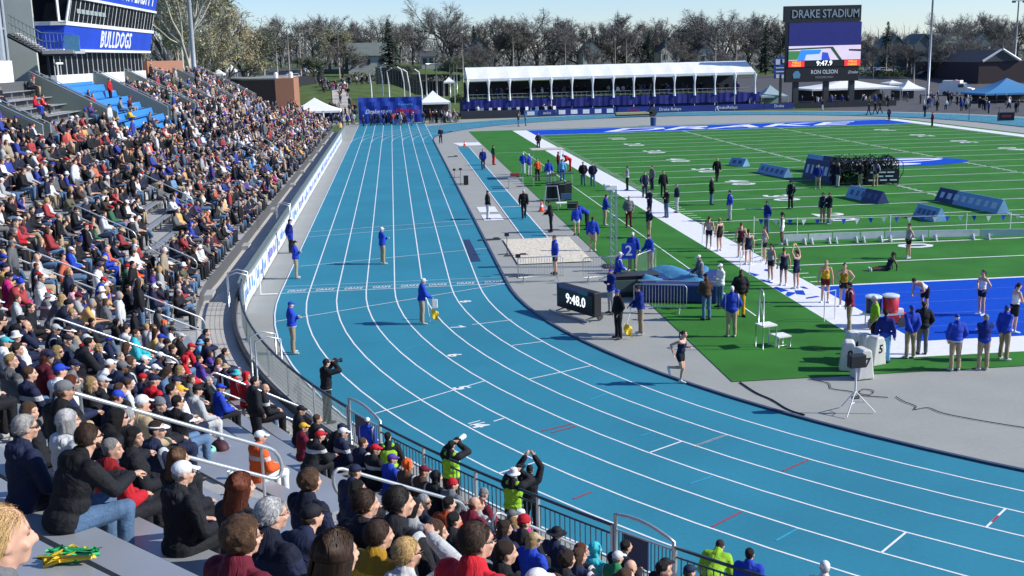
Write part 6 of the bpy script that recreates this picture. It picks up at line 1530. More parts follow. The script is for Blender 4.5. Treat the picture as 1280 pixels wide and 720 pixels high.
for i, (px, py, face, pose, tk, tc, bk, bc, hd, hr, sk, lab) in enumerate(FP):
    g = G(px, py); z = .005
    hd = hd if isinstance(hd, tuple) else (hd, None)
    if hd[1] == 0: hd = (hd[0], None)
    M = Matrix.Translation((g.x, g.y, z)) @ Matrix.Rotation(math.radians(face)-PI/2, 4, 'Z')
    rr = random.Random(i)
    fem = POSES[pose].female; k_ = .8 if 'youth' in lab else 1.
    o = person(pose, M, tc, bc, hd, hr, sk, tk, bk, 'W' if tk == s_ else ('g' if bc == 'k' else 'K'), lab, None, sc=(.97 if fem else 1.03)*rr.uniform(.98,1.03)*k_, seed=i)
    if 'stand_photo' == pose:
        q = POSES[pose]; c0 = o.matrix_world @ ((q.wl+q.wr)/2+V(0,.05,.03)); fwd = (o.matrix_world.to_3x3() @ V(0,1,0)).normalized(); wl_ = 'white lens' in lab
        cm = thing('camera', 'camera with %s held up by the %s' % ('a long white lens' if wl_ else 'a black lens', 'white-hatted photographer in lime' if 'hat' in lab else 'photographer by the mesh fence' if 'mesh' in lab else 'capless photographer in lime vest'), 'camera', tuple(c0), math.atan2(fwd.y,fwd.x)-PI/2)
        mb = MB(); mb.box((0,0,0),(.15,.09,.11)); mb.box((0,0,.07),(.06,.07,.04)); mb.build('camera_body', mat('camera_black',(.012,.012,.014),.4), cm)
        mb = MB(); mb.tube([(0,.04,0),(0,.14,0),(0,.145,0),(0,.34 if wl_ else .2,0)], [.045,.045,.055,.06], 12); mb.build('lens', mat('lens_white',(.7,.7,.68),.4) if wl_ else MATS['camera_black'], cm)
# grey-blue officials share a uniform but each label names its own place

# ------------------------------------------------------------------ equipment
def at(px, py): g = G(px, py); return (g.x, g.y, .004)
M_lime = mat('flag_yellow', (.85,.60,.03), .7)
def flag(px, py, hand, label):
    a = Vector(at(px,py)); mb = MB(); top = Vector(hand); mb.tube([top, a+V(0,0,.05)], .012, 6)
    o = thing('flag', label, 'flag', tuple(a)); inv_ = Matrix.Translation(-a)
    k = mb.build('stick', M_wht, o); k.matrix_parent_inverse = inv_
    mb = MB()
    for i in range(5):
        for j_ in range(4):
            def q(i, j_): return a + V(.04+.27*i/5+.03*math.sin(j_*2), .05*math.sin(i*1.5+j_), .58-.38*j_/4-.16*i/5)
            mb.quad(q(i,j_), q(i+1,j_), q(i+1,j_+1), q(i,j_+1))
    k = mb.build('cloth', M_lime, o, True); k.matrix_parent_inverse = inv_
g = G(534,405); flag(538,404,(g.x+.02,g.y+.1,.95),'yellow flag held low by the white-capped official on the bend'); g = G(780,420); flag(779,424,(g.x+.3,g.y,1.15),'yellow flag on a thin pole held beside the official all in black')
g = G(536,400); mb = MB(); mb.box((g.x+.25,g.y,.62),(.22,.05,.34)); tag(mb.build('white_bag', M_wht, bevel=.02), 'small white bag held beside the yellow flag on the bend', 'bag')
# running clock
a, b = G(700,388), G(748,403); d = (b-a); d.z = 0; L = d.length-.05; ang = math.atan2(d.y,d.x)
CK = thing('race_clock', 'black trackside race clock on wheels reading 9:48.0', 'clock', ((a.x+b.x)/2,(a.y+b.y)/2,0), ang)
mb = MB(); mb.box((0,0,.66),(L,.34,.92)); mb.build('cabinet', M_black, CK, bevel=.03)
mb = MB(); mb.box((0,-.19,.66),(L*.94,.02,.62)); fcl = mb.build('display', mat('clock_face',(.01,.01,.014),.3), CK)
text_mesh('9:48.0', .52, M_sw, 'lettering', fcl, frame((.08,-.205,.64),(1,0,0),(0,0,1)), .003, 0, .012)
mb = MB(); mb.box((-.1,-.185,1.04),(L*.8,.02,.12)); hd_ = mb.build('header_strip', mat('clock_header',(.10,.12,.30),.5), CK)
mb = MB(); mb.box((.55,-.20,1.02),(.55,.015,.13)); mb.build('logo_panel', mat('clock_teal',(.02,.22,.25),.5), hd_)
mb = MB(); mb.tube([(-L*.55,-.45,.08),(L*.5,-.45,.08)], .03, 6); mb.tube([(-L*.4,-.45,.08),(-L*.4,.3,.2)], .03, 6); mb.tube([(L*.4,-.45,.08),(L*.4,.3,.2)], .03, 6); mb.build('stand_frame', M_steel, CK)
for sx in (-1,1):
    mb = MB(); mb.tube([(sx*L*.4,.25,.14),(sx*L*.4+.06,.25,.14)], .14, 12); mb.build('wheel', M_dark, CK)
# number 2 board
a = at(786,352); o = thing('number_board', 'blue board with a white number 2 standing among the officials', 'sign', a, -.12)
mb = MB(); mb.box((0,0,1.35),(.62,.05,.68)); bd = mb.build('panel', M_bluep, o); text_mesh('2', .62, M_letter, 'lettering', bd, frame((0,-.03,1.35),(1,0,0),(0,0,1)), .003, 0, .01)
mb = MB(); mb.tube([(0,.03,0),(0,.03,1.05)], .03, 6); mb.build('post', M_dark, o); mb = MB(); mb.box((0,.03,.03),(.6,.4,.05)); mb.build('base', M_dark, o)
# black padded equipment beneath it: rack, cabinets
def boxes(name, label, cat, px, py, parts, rz=0, mats_=None):
    o = thing(name, label, cat, at(px,py), rz)
    for nm, m, c_, s in parts:
        mb = MB(); mb.box(c_, s); mb.build(nm, m, o, bevel=.02)
    return o
boxes('equipment_cabinet','low black equipment cabinet with slatted front below the number 2 board','cabinet',792,368,[('body',mat('cab_black',(.012,.02,.02),.5),(0,0,.42),(1.9,.8,.8)),('top',M_dark,(0,0,.86),(2.0,.9,.06)),('slats',mat('cab_slat',(.06,.10,.09),.5),(0,-.42,.45),(1.7,.04,.5))])
# barriers
def barrier(px, py, L, rz, label):
    o = thing('crowd_barrier', label, 'barrier', at(px,py), rz, 'steel crowd barriers by the blue mats')
    mb = MB(); r = .022
    mb.tube([(-L/2,0,.22),(-L/2,0,1.02),(-L/2+.08,0,1.1),(L/2-.08,0,1.1),(L/2,0,1.02),(L/2,0,.22)], r, 8, closed=True); mb.build('frame', M_steel, o, True)
    mb = MB()
    for i in range(1,17): x = -L/2+L*i/17; mb.tube([(x,0,.22),(x,0,1.1)], .009, 5)
    mb.build('bars', M_steel, o)
    for x in (-L/2+.25, L/2-.25):
        mb = MB(); mb.tube([(x,-.3,.02),(x,-.02,.24),(x,.3,.02)], .02, 6); mb.build('foot', M_steel, o)
barrier(825,391,2.0,-.35,'steel crowd barrier in front of the blue mats, right one'); barrier(757,352,2.0,.05,'steel crowd barrier behind the race clock'); barrier(808,345,1.9,.9,'steel crowd barrier end-on beside the blue mats'); barrier(676,352,2.0,.02,'low steel barrier lying before the sand pit')
# blue landing mats under a tarpaulin
a = G(845,372); o = thing('landing_mat', 'blue landing mats with a pale blue tarpaulin thrown over them', 'landing mat', (a.x+.4,a.y+.6,0), -.33)
mb = MB(); mb.box((0,0,.38),(3.0,3.4,.72)); mb.build('mat', mat('mat_blue',(.012,.035,.16),.6), o, bevel=.06)
mb = MB(); n = 18
rr = random.Random(4)
Z = [[.78+.10*math.sin(i*.5+jj*.3)+.05*rr.random() for jj in range(n+1)] for i in range(n+1)]
vs = [(-1.6+2.6*i/n, -1.2+3.0*jj/n, Z[i][jj] if 0 < i < n and 0 < jj < n else Z[i][jj]-.12) for i in range(n+1) for jj in range(n+1)]
mb.add(vs, [(i*(n+1)+jj, (i+1)*(n+1)+jj, (i+1)*(n+1)+jj+1, i*(n+1)+jj+1) for i in range(n) for jj in range(n)]); mb.build('tarpaulin', mat('tarp_blue',(.06,.24,.42),.45,bump=.3,bscale=6), o, True)
mb = MB(); mb.tube([(-1.6,-1.75,.9),(1.6,-1.75,.9)], .03, 6); mb.build('rim_pole', M_steel, o)
# lattice mast with camera head
a = at(767,333); o = thing('lattice_mast', 'slim lattice camera mast with a white camera on top', 'mast', a); q = AtY(767,237,a[1]); H_ = q.z
mb = MB(); w_ = .13
for x, y in ((-w_,-w_),(w_,-w_),(w_,w_),(-w_,w_)): mb.tube([(x,y,0),(x,y,H_)], .022, 5)
k = 0; z = 0
while z < H_-.3:
    for (x0,y0),(x1,y1) in (((-w_,-w_),(w_,-w_)),((w_,-w_),(w_,w_)),((w_,w_),(-w_,w_)),((-w_,w_),(-w_,-w_))): mb.tube([(x0,y0,z),(x1,y1,z+.3)], .012, 4)
    z += .3
mb.build('lattice', mat('mast_grey',(.22,.32,.34),.5), o)
mb = MB(); mb.box((-.1,0,H_+.1),(.55,.3,.24)); mb.box((-.3,0,H_+.22),(.3,.35,.1)); mb.build('camera_head', M_wht, o, bevel=.03); mb = MB(); mb.box((0,0,.03),(.9,.9,.06)); mb.build('base', M_dark, o)
# black cases and table near the equipment group
r_ = random.Random(9)
for i, (px, py, s, l) in enumerate(((688,251,(.5,.5,1.25),'tall black flight case, left one of the row on the turf'),(696,251,(.45,.5,1.3),'tall black flight case, second of the row on the turf'),(703,251,(.45,.5,1.2),'tall black flight case, third of the row on the turf'),(710,250,(.45,.5,1.25),'tall black flight case, right end of the row on the turf'),(716,262,(.7,.5,.5),'low black case below the right end of the case row'))):
    o = thing('flight_case', l, 'case', at(px,py), r_.uniform(-.1,.1)); mb = MB(); mb.box((0,0,s[2]/2),s); mb.build('body', M_black, o, bevel=.02)
    mb = MB()
    for z in (.08,s[2]-.06): mb.box((0,-s[1]/2-.004,z),(s[0],.02,.035))
    mb.build('edge_trim', M_steel, o)
def table(px, py, L, D, H, m, label, rz=0., name='folding_table'):
    o = thing(name, label, 'table', at(px,py), rz); mb = MB(); mb.box((0,0,H),(L,D,.04)); mb.build('table_top', m, o)
    for x in (-L/2+.08, L/2-.08):
        for y in (-D/2+.06, D/2-.06):
            mb = MB(); mb.tube([(x,y,0),(x,y,H)], .018, 6); mb.build('leg', M_steel, o)
    return o
table(708,262,1.3,.6,.45,M_wht,'low white table with a monitor in front of the black cases'); table(680,232,1.8,.7,.74,M_dark,'dark folding table with the officials round it, left part'); table(702,229,1.8,.7,.74,M_dark,'dark folding table with the officials round it, right part'); table(645,235,1.2,.6,.74,M_steel,'small table with red bags at the edge of the turf')
boxes('monitor','grey monitor on the low white table','monitor',708,259,[('screen',mat('mon',(.05,.10,.2),.3),(0,0,.70),(.7,.05,.42)),('foot',M_dark,(0,0,.48),(.25,.2,.02))])
boxes('red_bag','red bags piled on the small table','bag',644,233,[('bag',mat('bag_red',(.25,.02,.03),.7),(0,0,.88),(.7,.35,.24))])
o = thing('sun_canopy', 'flat beige shade canopy on thin poles above the equipment tables', 'canopy', at(684,222)); zt = 2.3
mb = MB(); mb.box((0,0,zt),(2.6,1.8,.05)); mb.build('roof', mat('shade_beige',(.50,.48,.40),.8), o)
for x in (-1.2,1.2):
    for y in (-.8,.8):
        mb = MB(); mb.tube([(x,y,0),(x,y,zt)], .02, 5); mb.build('leg', M_steel, o)
o = thing('a_frame_stand', 'folding steel A-frame easel beside the black cases', 'easel', at(690,258)); mb = MB()
for sx in (-1,1): mb.tube([(sx*.55,-.15,0),(sx*.35,0,1.35)], .025, 6); mb.tube([(sx*.55,.5,0),(sx*.35,0,1.35)], .02, 6)
mb.tube([(-.42,0,1.33),(.42,0,1.33)], .025, 6); mb.tube([(-.5,-.1,.5),(.5,-.1,.5)], .02, 6); mb.build('frame', M_steel, o)
# cone
M_cone = mat('cone_orange', (.80,.09,.03), .6)
for px, py, l in ((677,264,'orange traffic cone on the paving beside the jump runway'),(581,183,'orange-white cone at the far end of the jump runway')):
    o = thing('traffic_cone', l, 'cone', at(px,py)); mb = MB(); mb.lathe([(.17,.03),(.16,.06),(.05,.62),(.03,.64),(0,.64)], n=14); mb.build('cone', M_cone, o, True); mb = MB(); mb.box((0,0,.015),(.40,.40,.03)); mb.build('base', M_cone, o); mb = MB(); mb.lathe([(.118,.28),(.09,.42)], n=14); mb.build('band', M_wht, o)
# small wind gauges / runway posts
for px, py, hh, l in ((634,318,.95,'thin black wind gauge on a stand at the pit edge'),(648,346,.9,'small black post gauge near the pit corner'),(576,230,1.1,'black box gauge on a stand beside the home straight'),(568,222,.6,'low grey take-off indicator frame beside the straight')):
    o = thing('wind_gauge', l, 'gauge', at(px,py)); mb = MB(); mb.tube([(0,0,.02),(0,0,hh)], .018, 6); mb.tube([(-.45,0,.02),(.45,0,.02)], .02, 6); mb.tube([(0,-.3,.02),(0,.3,.02)], .02, 6); mb.build('stand', M_dark, o); mb = MB(); mb.box((0,0,hh+.05),(.22,.12,.16)); mb.build('gauge_head', M_black, o)
boxes('speaker_box','black speaker box on the paving between straight and runway','speaker',577,231,[('body',M_black,(.35,0,.35),(.35,.35,.7))])
for i, (px, py, L, rz, l) in enumerate(((612,300,1.2,.1,'dark rubber board lying left of the sand pit'),(645,320,1.2,0,'thin black rake lying at the pit edge'),(566,196,1.0,.3,'small dark board near the far runway end'),(560,165,1.3,.2,'black bag-like bundle on the paving at the far corner'))):
    o = thing('rubber_board' if i != 1 else 'rake', l, 'board' if i != 1 else 'rake', at(px,py), rz); mb = MB(); mb.box((0,0,.03),(L,.22 if i != 1 else .05,.05)); mb.box((L*.3,0,.08),(.3,.1,.08)); mb.build('body', M_dark, o)
# white steps with a handrail
o = thing('starter_steps', 'white two-step starter platform with a tall handrail on the turf', 'steps', at(957,434), .25)
mb = MB(); mb.box((0,0,.78),(.55,.5,.05)); mb.box((.55,-.05,.36),(.5,.5,.05)); mb.build('treads', M_wht, o)
mb = MB()
for x, y, z0, z1 in ((-.25,-.22,0,.78),(-.25,.22,0,.78),(.25,-.22,0,.78),(.25,.22,0,.78),(.78,-.27,0,.36),(.78,.17,0,.36),(.32,-.27,0,.36)): mb.tube([(x,y,z0),(x,y,z1)], .02, 6)
mb.tube([(-.26,-.22,.78),(-.26,-.22,1.75),(-.22,-.1,1.95),(-.18,.05,1.98),(-.16,.2,1.85),(-.16,.22,.78)], .025, 8); mb.tube([(.05,.22,.78),(-.12,.22,1.6)], .018, 6); mb.tube([(.3,-.27,.06),(.78,-.27,.06)], .018, 6); mb.build('frame', M_steel, o, True)
# lane boxes with numerals
M_lane = mat('lane_box_white', (.62,.62,.58), .55, var=.1, scale=3)
for px, py, n_, rz, z0, l in ((1077,472,'7',.12,0,'white lane marker box with a black 7, nearest of the cluster'),(1092,455,'5',.35,0,'white lane marker box with a black 5, right of the cluster'),(1081,452,'6',.1,0,'white lane marker box with a black 6, behind the 7'),(1060,462,'8',-.35,0,'white lane marker box, leftmost of the cluster'),(1065,450,'4',-.1,0,'white lane marker box at the back left of the cluster')):
    o = thing('lane_marker', l, 'lane marker', at(px,py), rz, 'white lane marker boxes at the turf corner'); mb = MB(); mb.prism([(-.36,0),(.36,0),(.22,.98),(.14,1.05),(-.14,1.05),(-.22,.98)], -.32, .32, 0, Matrix.Rotation(PI/2,4,'X')); bx_ = mb.build('box', M_lane, o, bevel=.05); o.scale = (.78,.8,.88)
    text_mesh(n_, .42, mat('numeral_black',(.01,.01,.012),.5), 'numeral', bx_, frame((.02,-.326,.60),(1,0,0),(0,0,1)), .004, .1, .012)
# tripod with black panel
a = G(1068,516); o = thing('tripod_sensor', 'black box on a white tripod stand on the grey paving', 'tripod', (a.x,a.y,.004), .1)
top = AtY(1066,448,a.y).z-.1
mb = MB(); mb.tube([(0,0,.42),(0,0,top)], .028, 8); mb.build('pole', M_wht, o)
for k in range(3):
    an = -.35+k*2*PI/3; mb = MB(); mb.tube([(0,0,.62),(.55*math.cos(an),.55*math.sin(an),.02)], .020, 6); mb.tube([(0,0,.3),(.28*math.cos(an),.28*math.sin(an),.31)], .012, 5); mb.build('leg', M_wht, o)
mb = MB(); mb.box((0,0,top+.02),(.46,.22,.36)); mb.build('sensor_box', M_black, o, bevel=.02); mb = MB(); mb.tube([(-.1,-.02,.44),(.1,-.02,.44)], .05, 8); mb.build('collar', M_dark, o)
# drinks cart
o = thing('drinks_cart', 'small cart carrying a red drinks cooler with a pale lid', 'cart', at(1108,408), .1); o.scale = (.82,.82,.85)
mb = MB(); mb.lathe([(.30,.62),(.33,.68),(.34,1.25),(.30,1.28)], (.15,0,0), 20); mb.build('cooler', mat('cooler_red',(.50,.02,.03),.4), o, True); mb = MB(); mb.lathe([(.36,1.28),(.36,1.34),(.25,1.38),(0,1.39)], (.15,0,0), 20); mb.lathe([(.36,1.24),(.36,1.30),(.25,1.34),(0,1.35)], (-.55,.2,0), 20); mb.build('lids', mat('lid_pale',(.55,.68,.75),.4), o)
mb = MB(); mb.lathe([(.30,.62),(.33,.68),(.33,1.22)], (-.55,.2,0), 20); mb.build('dark_cooler', mat('cooler_navy',(.02,.03,.12),.4), o)
mb = MB(); mb.box((-.2,0,.58),(1.5,.8,.06)); [mb.tube([(x,y,0),(x,y,.6)],.025,6) for x in (-.85,.45) for y in (-.3,.3)]; mb.build('frame', M_steel, o)
for x in (-.9,.5):
    mb = MB(); mb.tube([(x,-.42,.22),(x,-.38,.22)], .22, 14); mb.build('wheel', M_dark, o)
boxes('red_crate','red crate on the white border below the drinks cart','crate',1120,404,[('crate',mat('crate_red',(.45,.02,.03),.5),(0,0,.2),(.75,.4,.34)),('cups',M_wht,(0,.05,.45),(.5,.2,.16))])
# advertising A-frames on the field
M_ab = mat('aframe_pale', (.16,.34,.55), .6, var=.1, scale=1.5); M_an = mat('aframe_navy', (.012,.03,.14), .6)
def aframe(p0, p1, h, m1, m2, split, label, nl=6):
    a, b = G(*p0), G(*p1); d = b-a; L = d.length; rz = math.atan2(d.y,d.x); o = thing('a_frame_board', label, 'advertising board', ((a.x+b.x)/2,(a.y+b.y)/2,.004), rz, 'A-frame advertising boards on the field')
    sec = [(-.42,0),(.42,0),(0.03,h),(-.03,h)]
    M = Matrix(((0,0,1,0),(1,0,0,0),(0,1,0,0),(0,0,0,1)))
    for x0, x1, m in ((-L/2, -L/2+L*split, m1),(-L/2+L*split, L/2, m2)):
        if x1-x0 < .05: continue
        mb = MB(); mb.prism(sec, x0, x1, 0, M); mb.build('panel', m, o)
    mb = MB(); rr = random.Random(int(L*100))
    for i in range(nl):
        x = -L/2+.2+(L-.4)*(i+.5)/nl; f0, f1 = .3, .72
        y0, y1 = -.42+(.39*f0), -.42+(.39*f1); wv = L/nl*.3*rr.uniform(.6,1.1)
        mb.quad((x-wv,y0-.006,h*f0),(x+wv,y0-.006,h*f0),(x+wv,y1-.006,h*f1),(x-wv,y1-.006,h*f1))
    mb.build('print', mat('aframe_print',(.45,.55,.68),.6) if m1 is not M_ab else mat('aframe_print2',(.05,.10,.25),.6), o)
aframe((952,215),(985,222),.72,M_ab,M_an,1.,'pale A-frame board with dark printing, left of the midfield cage',5); aframe((915,206),(933,208),.66,M_ab,M_ab,1,'short pale A-frame board, farthest left on the field',2); aframe((1063,246),(1104,255),.78,M_ab,M_an,.5,'half pale, half navy A-frame board in front of the midfield cage',5)
aframe((1148,270),(1176,277),.75,M_ab,M_ab,1,'short pale A-frame board nearest the pennant line',4); aframe((1175,250),(1254,267),.82,M_an,M_ab,.3,'long A-frame board, navy left end and pale right, at the right of the field',8)
aframe((1008,222),(1046,229),1.5,M_an,M_an,1,'tall navy A-frame board leaning left of the midfield cage',6); aframe((1010,212),(1050,218),1.3,M_ab,M_an,.5,'pale and navy board standing behind the midfield cage group',4)
# midfield cage
a = G(1072,231); o = thing('equipment_cage', 'black midfield equipment cage stuffed with dark netting and white-lettered end panel', 'cage', (a.x+.6,a.y+.4,.004), -.15)
mb = MB(); L, D, H_ = 4.4, 1.8, 1.75
for x in (-L/2,0,L/2):
    for y in (-D/2,D/2): mb.tube([(x,y,0),(x,y,H_)], .035, 6)
for z in (.15,1.1,H_):
    for y in (-D/2,D/2): mb.tube([(-L/2,y,z),(L/2,y,z)], .03, 6)
    for x in (-L/2,L/2): mb.tube([(x,-D/2,z),(x,D/2,z)], .03, 6)
mb.tube([(L/2,-D/2,.3),(L/2+.35,-D/2,.9),(L/2+.3,-D/2,1.6),(L/2,-D/2,H_)], .03, 6); mb.build('frame', M_black, o)
mb = MB(); rr = random.Random(8)
for i in range(5200):
    p = V(rr.uniform(-L/2,L/2), rr.uniform(-D/2,D/2), rr.uniform(.1,H_+rr.uniform(-.2,.4))); x = V(rr.gauss(0,1),rr.gauss(0,1),rr.gauss(0,1)).normalized()*rr.uniform(.05,.14); y = V(rr.gauss(0,1),rr.gauss(0,1),rr.gauss(0,1)).normalized()*rr.uniform(.04,.09); mb.quad(p-x,p-y,p+x,p+y)
mb.build('netting', mat('net_darkgreen',(.02,.035,.025),.9,var=.3), o)
mb = MB(); mb.box((1.1,-D/2-.05,.62),(2.3,.05,.95)); pn = mb.build('end_panel', M_black, o)
mb = MB()
for k, (xs_, w_) in enumerate((((.3,.9,1.5),.5),((.7,1.4),.55),((.2,1.0,1.7),.5))):
    for x in xs_: mb.box((x+.15,-D/2-.08,.92-.28*k),(w_,.02,.09))
mb.build('lettering', M_letter, pn)
# steeplechase barrier boards, pennants
M_bar = mat('barrier_white', (.56,.60,.62), .5, var=.08, scale=3)
pts_ = [G(978,306),G(1010,304.8),G(1040,303.5),G(1075,302.5),G(1105,301.5),G(1160,300.5),G(1225,299),G(1300,298.5)]
nm_ = ['first','second','third','fourth','fifth','sixth','seventh']
for i in range(7):
    a, b = pts_[i], pts_[i+1]; d = b-a; L = d.length; o = thing('barrier_board', 'long low white board with feet on the turf, %s of the line from the left' % nm_[i], 'barrier', ((a.x+b.x)/2,(a.y+b.y)/2,.004), math.atan2(d.y,d.x), 'white boards lined across the turf')
    mb = MB(); mb.box((0,0,.34),(L-.08,.06,.34)); mb.build('board', M_bar, o)
    for x in (-L*.36, L*.36):
        mb = MB(); mb.prism([(-.28,0),(.28,0),(.05,.3),(-.05,.3)], x-.03, x+.03, 0, Matrix(((0,0,1,0),(1,0,0,0),(0,1,0,0),(0,0,0,1)))); mb.build('foot', M_bar, o)
pp = [G(942,298),G(996,299),G(1112,296),G(1207,294),G(1262,293),G(1330,292)]
pz = 1.05
for i, a in enumerate(pp):
    o = thing('pennant_post', 'thin white post carrying the pennant string, %s from the left' % ordn[i], 'post', (a.x,a.y,.004), 0, 'posts of the pennant string'); mb = MB(); mb.tube([(0,0,0),(0,0,pz+.1)], .022, 6); mb.build('post', M_wht, o); mb = MB(); mb.lathe([(.16,0),(.16,.03),(.03,.05)], n=10); mb.build('foot', M_dark, o)
o = thing('pennant_string', 'string of small blue and white pennants along the turf', 'pennants', (0,0,0)); mb = MB(); mb.tube([(p.x,p.y,pz) for p in pp], .008, 4); mb.build('string', M_wht, o)
k = 0
for i in range(len(pp)-1):
    a, b = pp[i], pp[i+1]; n = max(3,int((b-a).length/.62))
    for q in range(n):
        p = a.lerp(b,(q+.5)/n); t_ = (b-a).normalized(); mb = MB(); sw = .06*math.sin(k*1.7); zz = pz-.05*math.sin(PI*(q+.5)/n)
        mb.add([(p.x-t_.x*.13,p.y-t_.y*.13,zz),(p.x+t_.x*.13,p.y+t_.y*.13,zz),(p.x+sw,p.y+sw,zz-.30)], [(0,1,2)]); mb.build('pennant', M_wht if k % 2 else M_bluep, o); k += 1
# white frames and banners on the sideline
for i, (px, py) in enumerate(((878,305),(941,330),(925,345),(1030,402))):
    o = thing('sideline_frame', ['thin white frame on the sideline by the first athletes','thin white frame on the sideline beside the navy athlete','thin pole frame on the sideline left of the navy athletes','tall thin white pole on the sideline near the drinks cart'][i], 'frame', at(px,py)); mb = MB(); mb.tube([(0,0,0),(0,0,1.1),(.5,.25,1.1),(.5,.25,0)], .02, 6); mb.build('frame', M_wht, o)
# blue paint lettering on the white border
mb = MB(); rr = random.Random(12)
for px, py, w_, hh, an in ((868+70,343,.5,.9,.3),(955,352,.6,.9,.9),(973,362,.5,1.0,.2),(985,368,.9,.5,.7),(1000,366,.9,.45,1.2),(1015,372,.7,.3,.2),(958,338,.5,.3,.9),(945,322,.9,.22,.5),(930,312,.5,.2,.3),(1005,360,.5,.3,1.4)):
    g = G(px,py); c_, s2 = math.cos(an), math.sin(an)
    q = [(-w_/2,-hh/2),(w_/2,-hh/2+.1),(w_/2-.05,hh/2),(-w_/2+.1,hh/2-.1)]
    vs = [(g.x+x*c_-y*s2, g.y+x*s2+y*c_, .016) for x,y in q]; vs = [v if SX-1.8 < v[0] < SX-.03 else (min(max(v[0],SX-1.8),SX-.03),v[1],v[2]) for v in vs]
    mb.add(vs, [(0,1,2,3)])
struct(mb.build('sideline_lettering', M_royal))
# mower-like roller with planks on the far bend, timing column, black box at right
o = thing('plank_trailer', 'low yellow-topped cart with a wheel on the far bend', 'cart', at(792,146)); mb = MB(); mb.box((0,0,.55),(5.6,1.2,.3)); mb.build('load', mat('load_yellow',(.45,.42,.20),.7), o); mb = MB(); mb.box((0,0,.3),(5.6,1.0,.2)); mb.build('bed', M_dark, o); mb = MB(); mb.tube([(2.9,-.6,.6),(2.9,.6,.6)], .62, 16); mb.build('wheel', M_dark, o)
o = thing('trash_bin', 'blue bin on the grey paving of the far bend', 'bin', at(816.5,157)); mb = MB(); mb.lathe([(.36,0),(.42,1.05),(.38,1.1),(0,1.12)], n=14); mb.build('bin', mat('bin_navy',(.02,.06,.22),.5), o)
o = thing('field_marker_board', 'small black board with red lettering beside the far track at the right', 'sign', at(1257,151), -.2); mb = MB(); mb.box((0,0,.55),(2.0,.3,1.0)); b_ = mb.build('board', M_black, o); mb = MB(); mb.box((0,-.16,.6),(1.2,.02,.3)); mb.build('lettering', M_dred, b_)
for i, (px, py, y0) in enumerate(((1211,150,131),(1248,152,134))):
    g = G(px,py); o = thing('thin_post', 'thin dark post on the far paving, %s one at the right' % ('left','right')[i], 'post', (g.x,g.y,0)); mb = MB(); mb.tube([(0,0,0),(0,0,AtY(px,y0,g.y).z)], .04, 6); mb.build('post', M_dark, o)
# hurdle-like grey barriers against the front wall
for px, py, l in ((400,375,'white hurdle frame beside the wall banners at the finish'),):
    a = G(326,369); o = thing('finish_frame', l, 'frame', (a.x,a.y,.004), PI/2); mb = MB(); mb.tube([(0,0,.02),(0,0,1.3)], .025, 6); mb.tube([(0,0,.02),(0,-.7,.02)], .035, 6); mb.build('frame', M_wht, o)
# distance boards behind the far bend and small field things
mb = MB()
for px, py in ((672,167),): pass
# ------------------------------------------------------------------ spectators
OCC = {k: [] for k in range(NROW)}
Pose('hero_knees', True, .40, (-.02,-.10), wl=(-.03,.54,.74), wr=(.05,.55,.75), voxel=.010, fat=1.08, faces=9000, curl=.55, hl=(.25,.9,-.15), hr=(-.2,.95,.0), legs=[((-.12,.43,.55),(-.15,.42,.09),(-.1,1,0)),((.16,.43,.55),(.16,.38,.09),(.1,1,0))])
Pose('hero_lap', True, .10, (-.35,.02), voxel=.010, fat=1.06, faces=9000); Pose('hero_f', True, .08, (-.25,.0), female=True, voxel=.010, faces=9000, wl=(-.07,.3,.67), wr=(.07,.3,.67))
Pose('hero_shade', True, .06, (-.45,.0), wl=(-.1,.3,.66), wr=(.075,.205,1.275), pr=(.9,.1,-.5), hr=(-.75,.55,.25), voxel=.010, faces=9000, curl=.12); Pose('hero_turn', True, .10, (-.5,.0), voxel=.010, fat=1.1, faces=9000)
def seat(px, py, pose, depth=None):
    P_ = POSES[pose]; hz = P_.hc.z; sit = P_.sit; off = (.52 if sit else .25)-P_.hc.y
    best = None
    for k in range(0 if sit else -1, NROW):
        z0 = TZ(k) if k >= 0 else .424
        dt = D0+DP*k+off if k >= 0 else .8
        lo, hi = z0+hz*.80, z0+hz*1.2; res = None
        for i in range(41):
            z = lo+(hi-lo)*i/40; X = G(px,py,z); u, d = UD(X)
            e = abs(d-dt)
            if res is None or e < res[0]: res = (e, u, z)
        s = (res[2]-z0)/hz
        if res[0] < .42 and (depth or P2(G(px,py,res[2]))[2] > 7.5):
            s = (res[2]-z0)/hz; sc_ = abs(s-.95) if depth is None else abs(P2(G(px,py,res[2]))[2]-depth)+9*max(0,abs(s-.98)-.04)
            if best is None or sc_ < best[4]: best = (k, s, res[1], z0, sc_)
    return best and best[:4]
CW2 = CW
def desc(top, tk, head, hair, extra):
    g = {'jacket':'jacket','hoodie':'hooded top','coat':'long coat','tshirt':'T-shirt','singlet':'singlet'}[tk]
    hk, hc = head
    if hk in ('cap','visor','beanie','bucket','widehat','hood','pombeanie'):
        hp = CW[hc][0]+' '+{'cap':'cap','visor':'visor','beanie':'knit hat','pombeanie':'bobble hat','bucket':'bucket hat','widehat':'wide hat','hood':'hood up'}[hk]
    elif hk == 'bald': hp = 'balding head'
    else: hp = {'short':'short','bob':'bobbed','long':'long','curly':'curly','ponytail':'tied'}.get(hk,'short')+' '+HC[hair][0]+' hair'
    return 'person in %s %s' % (CW[top][0], g), hp+(' and sunglasses' if 'sunglasses' in extra else ' and glasses' if 'glasses' in extra else '')
SPEC = []   # every spectator: k, u, data
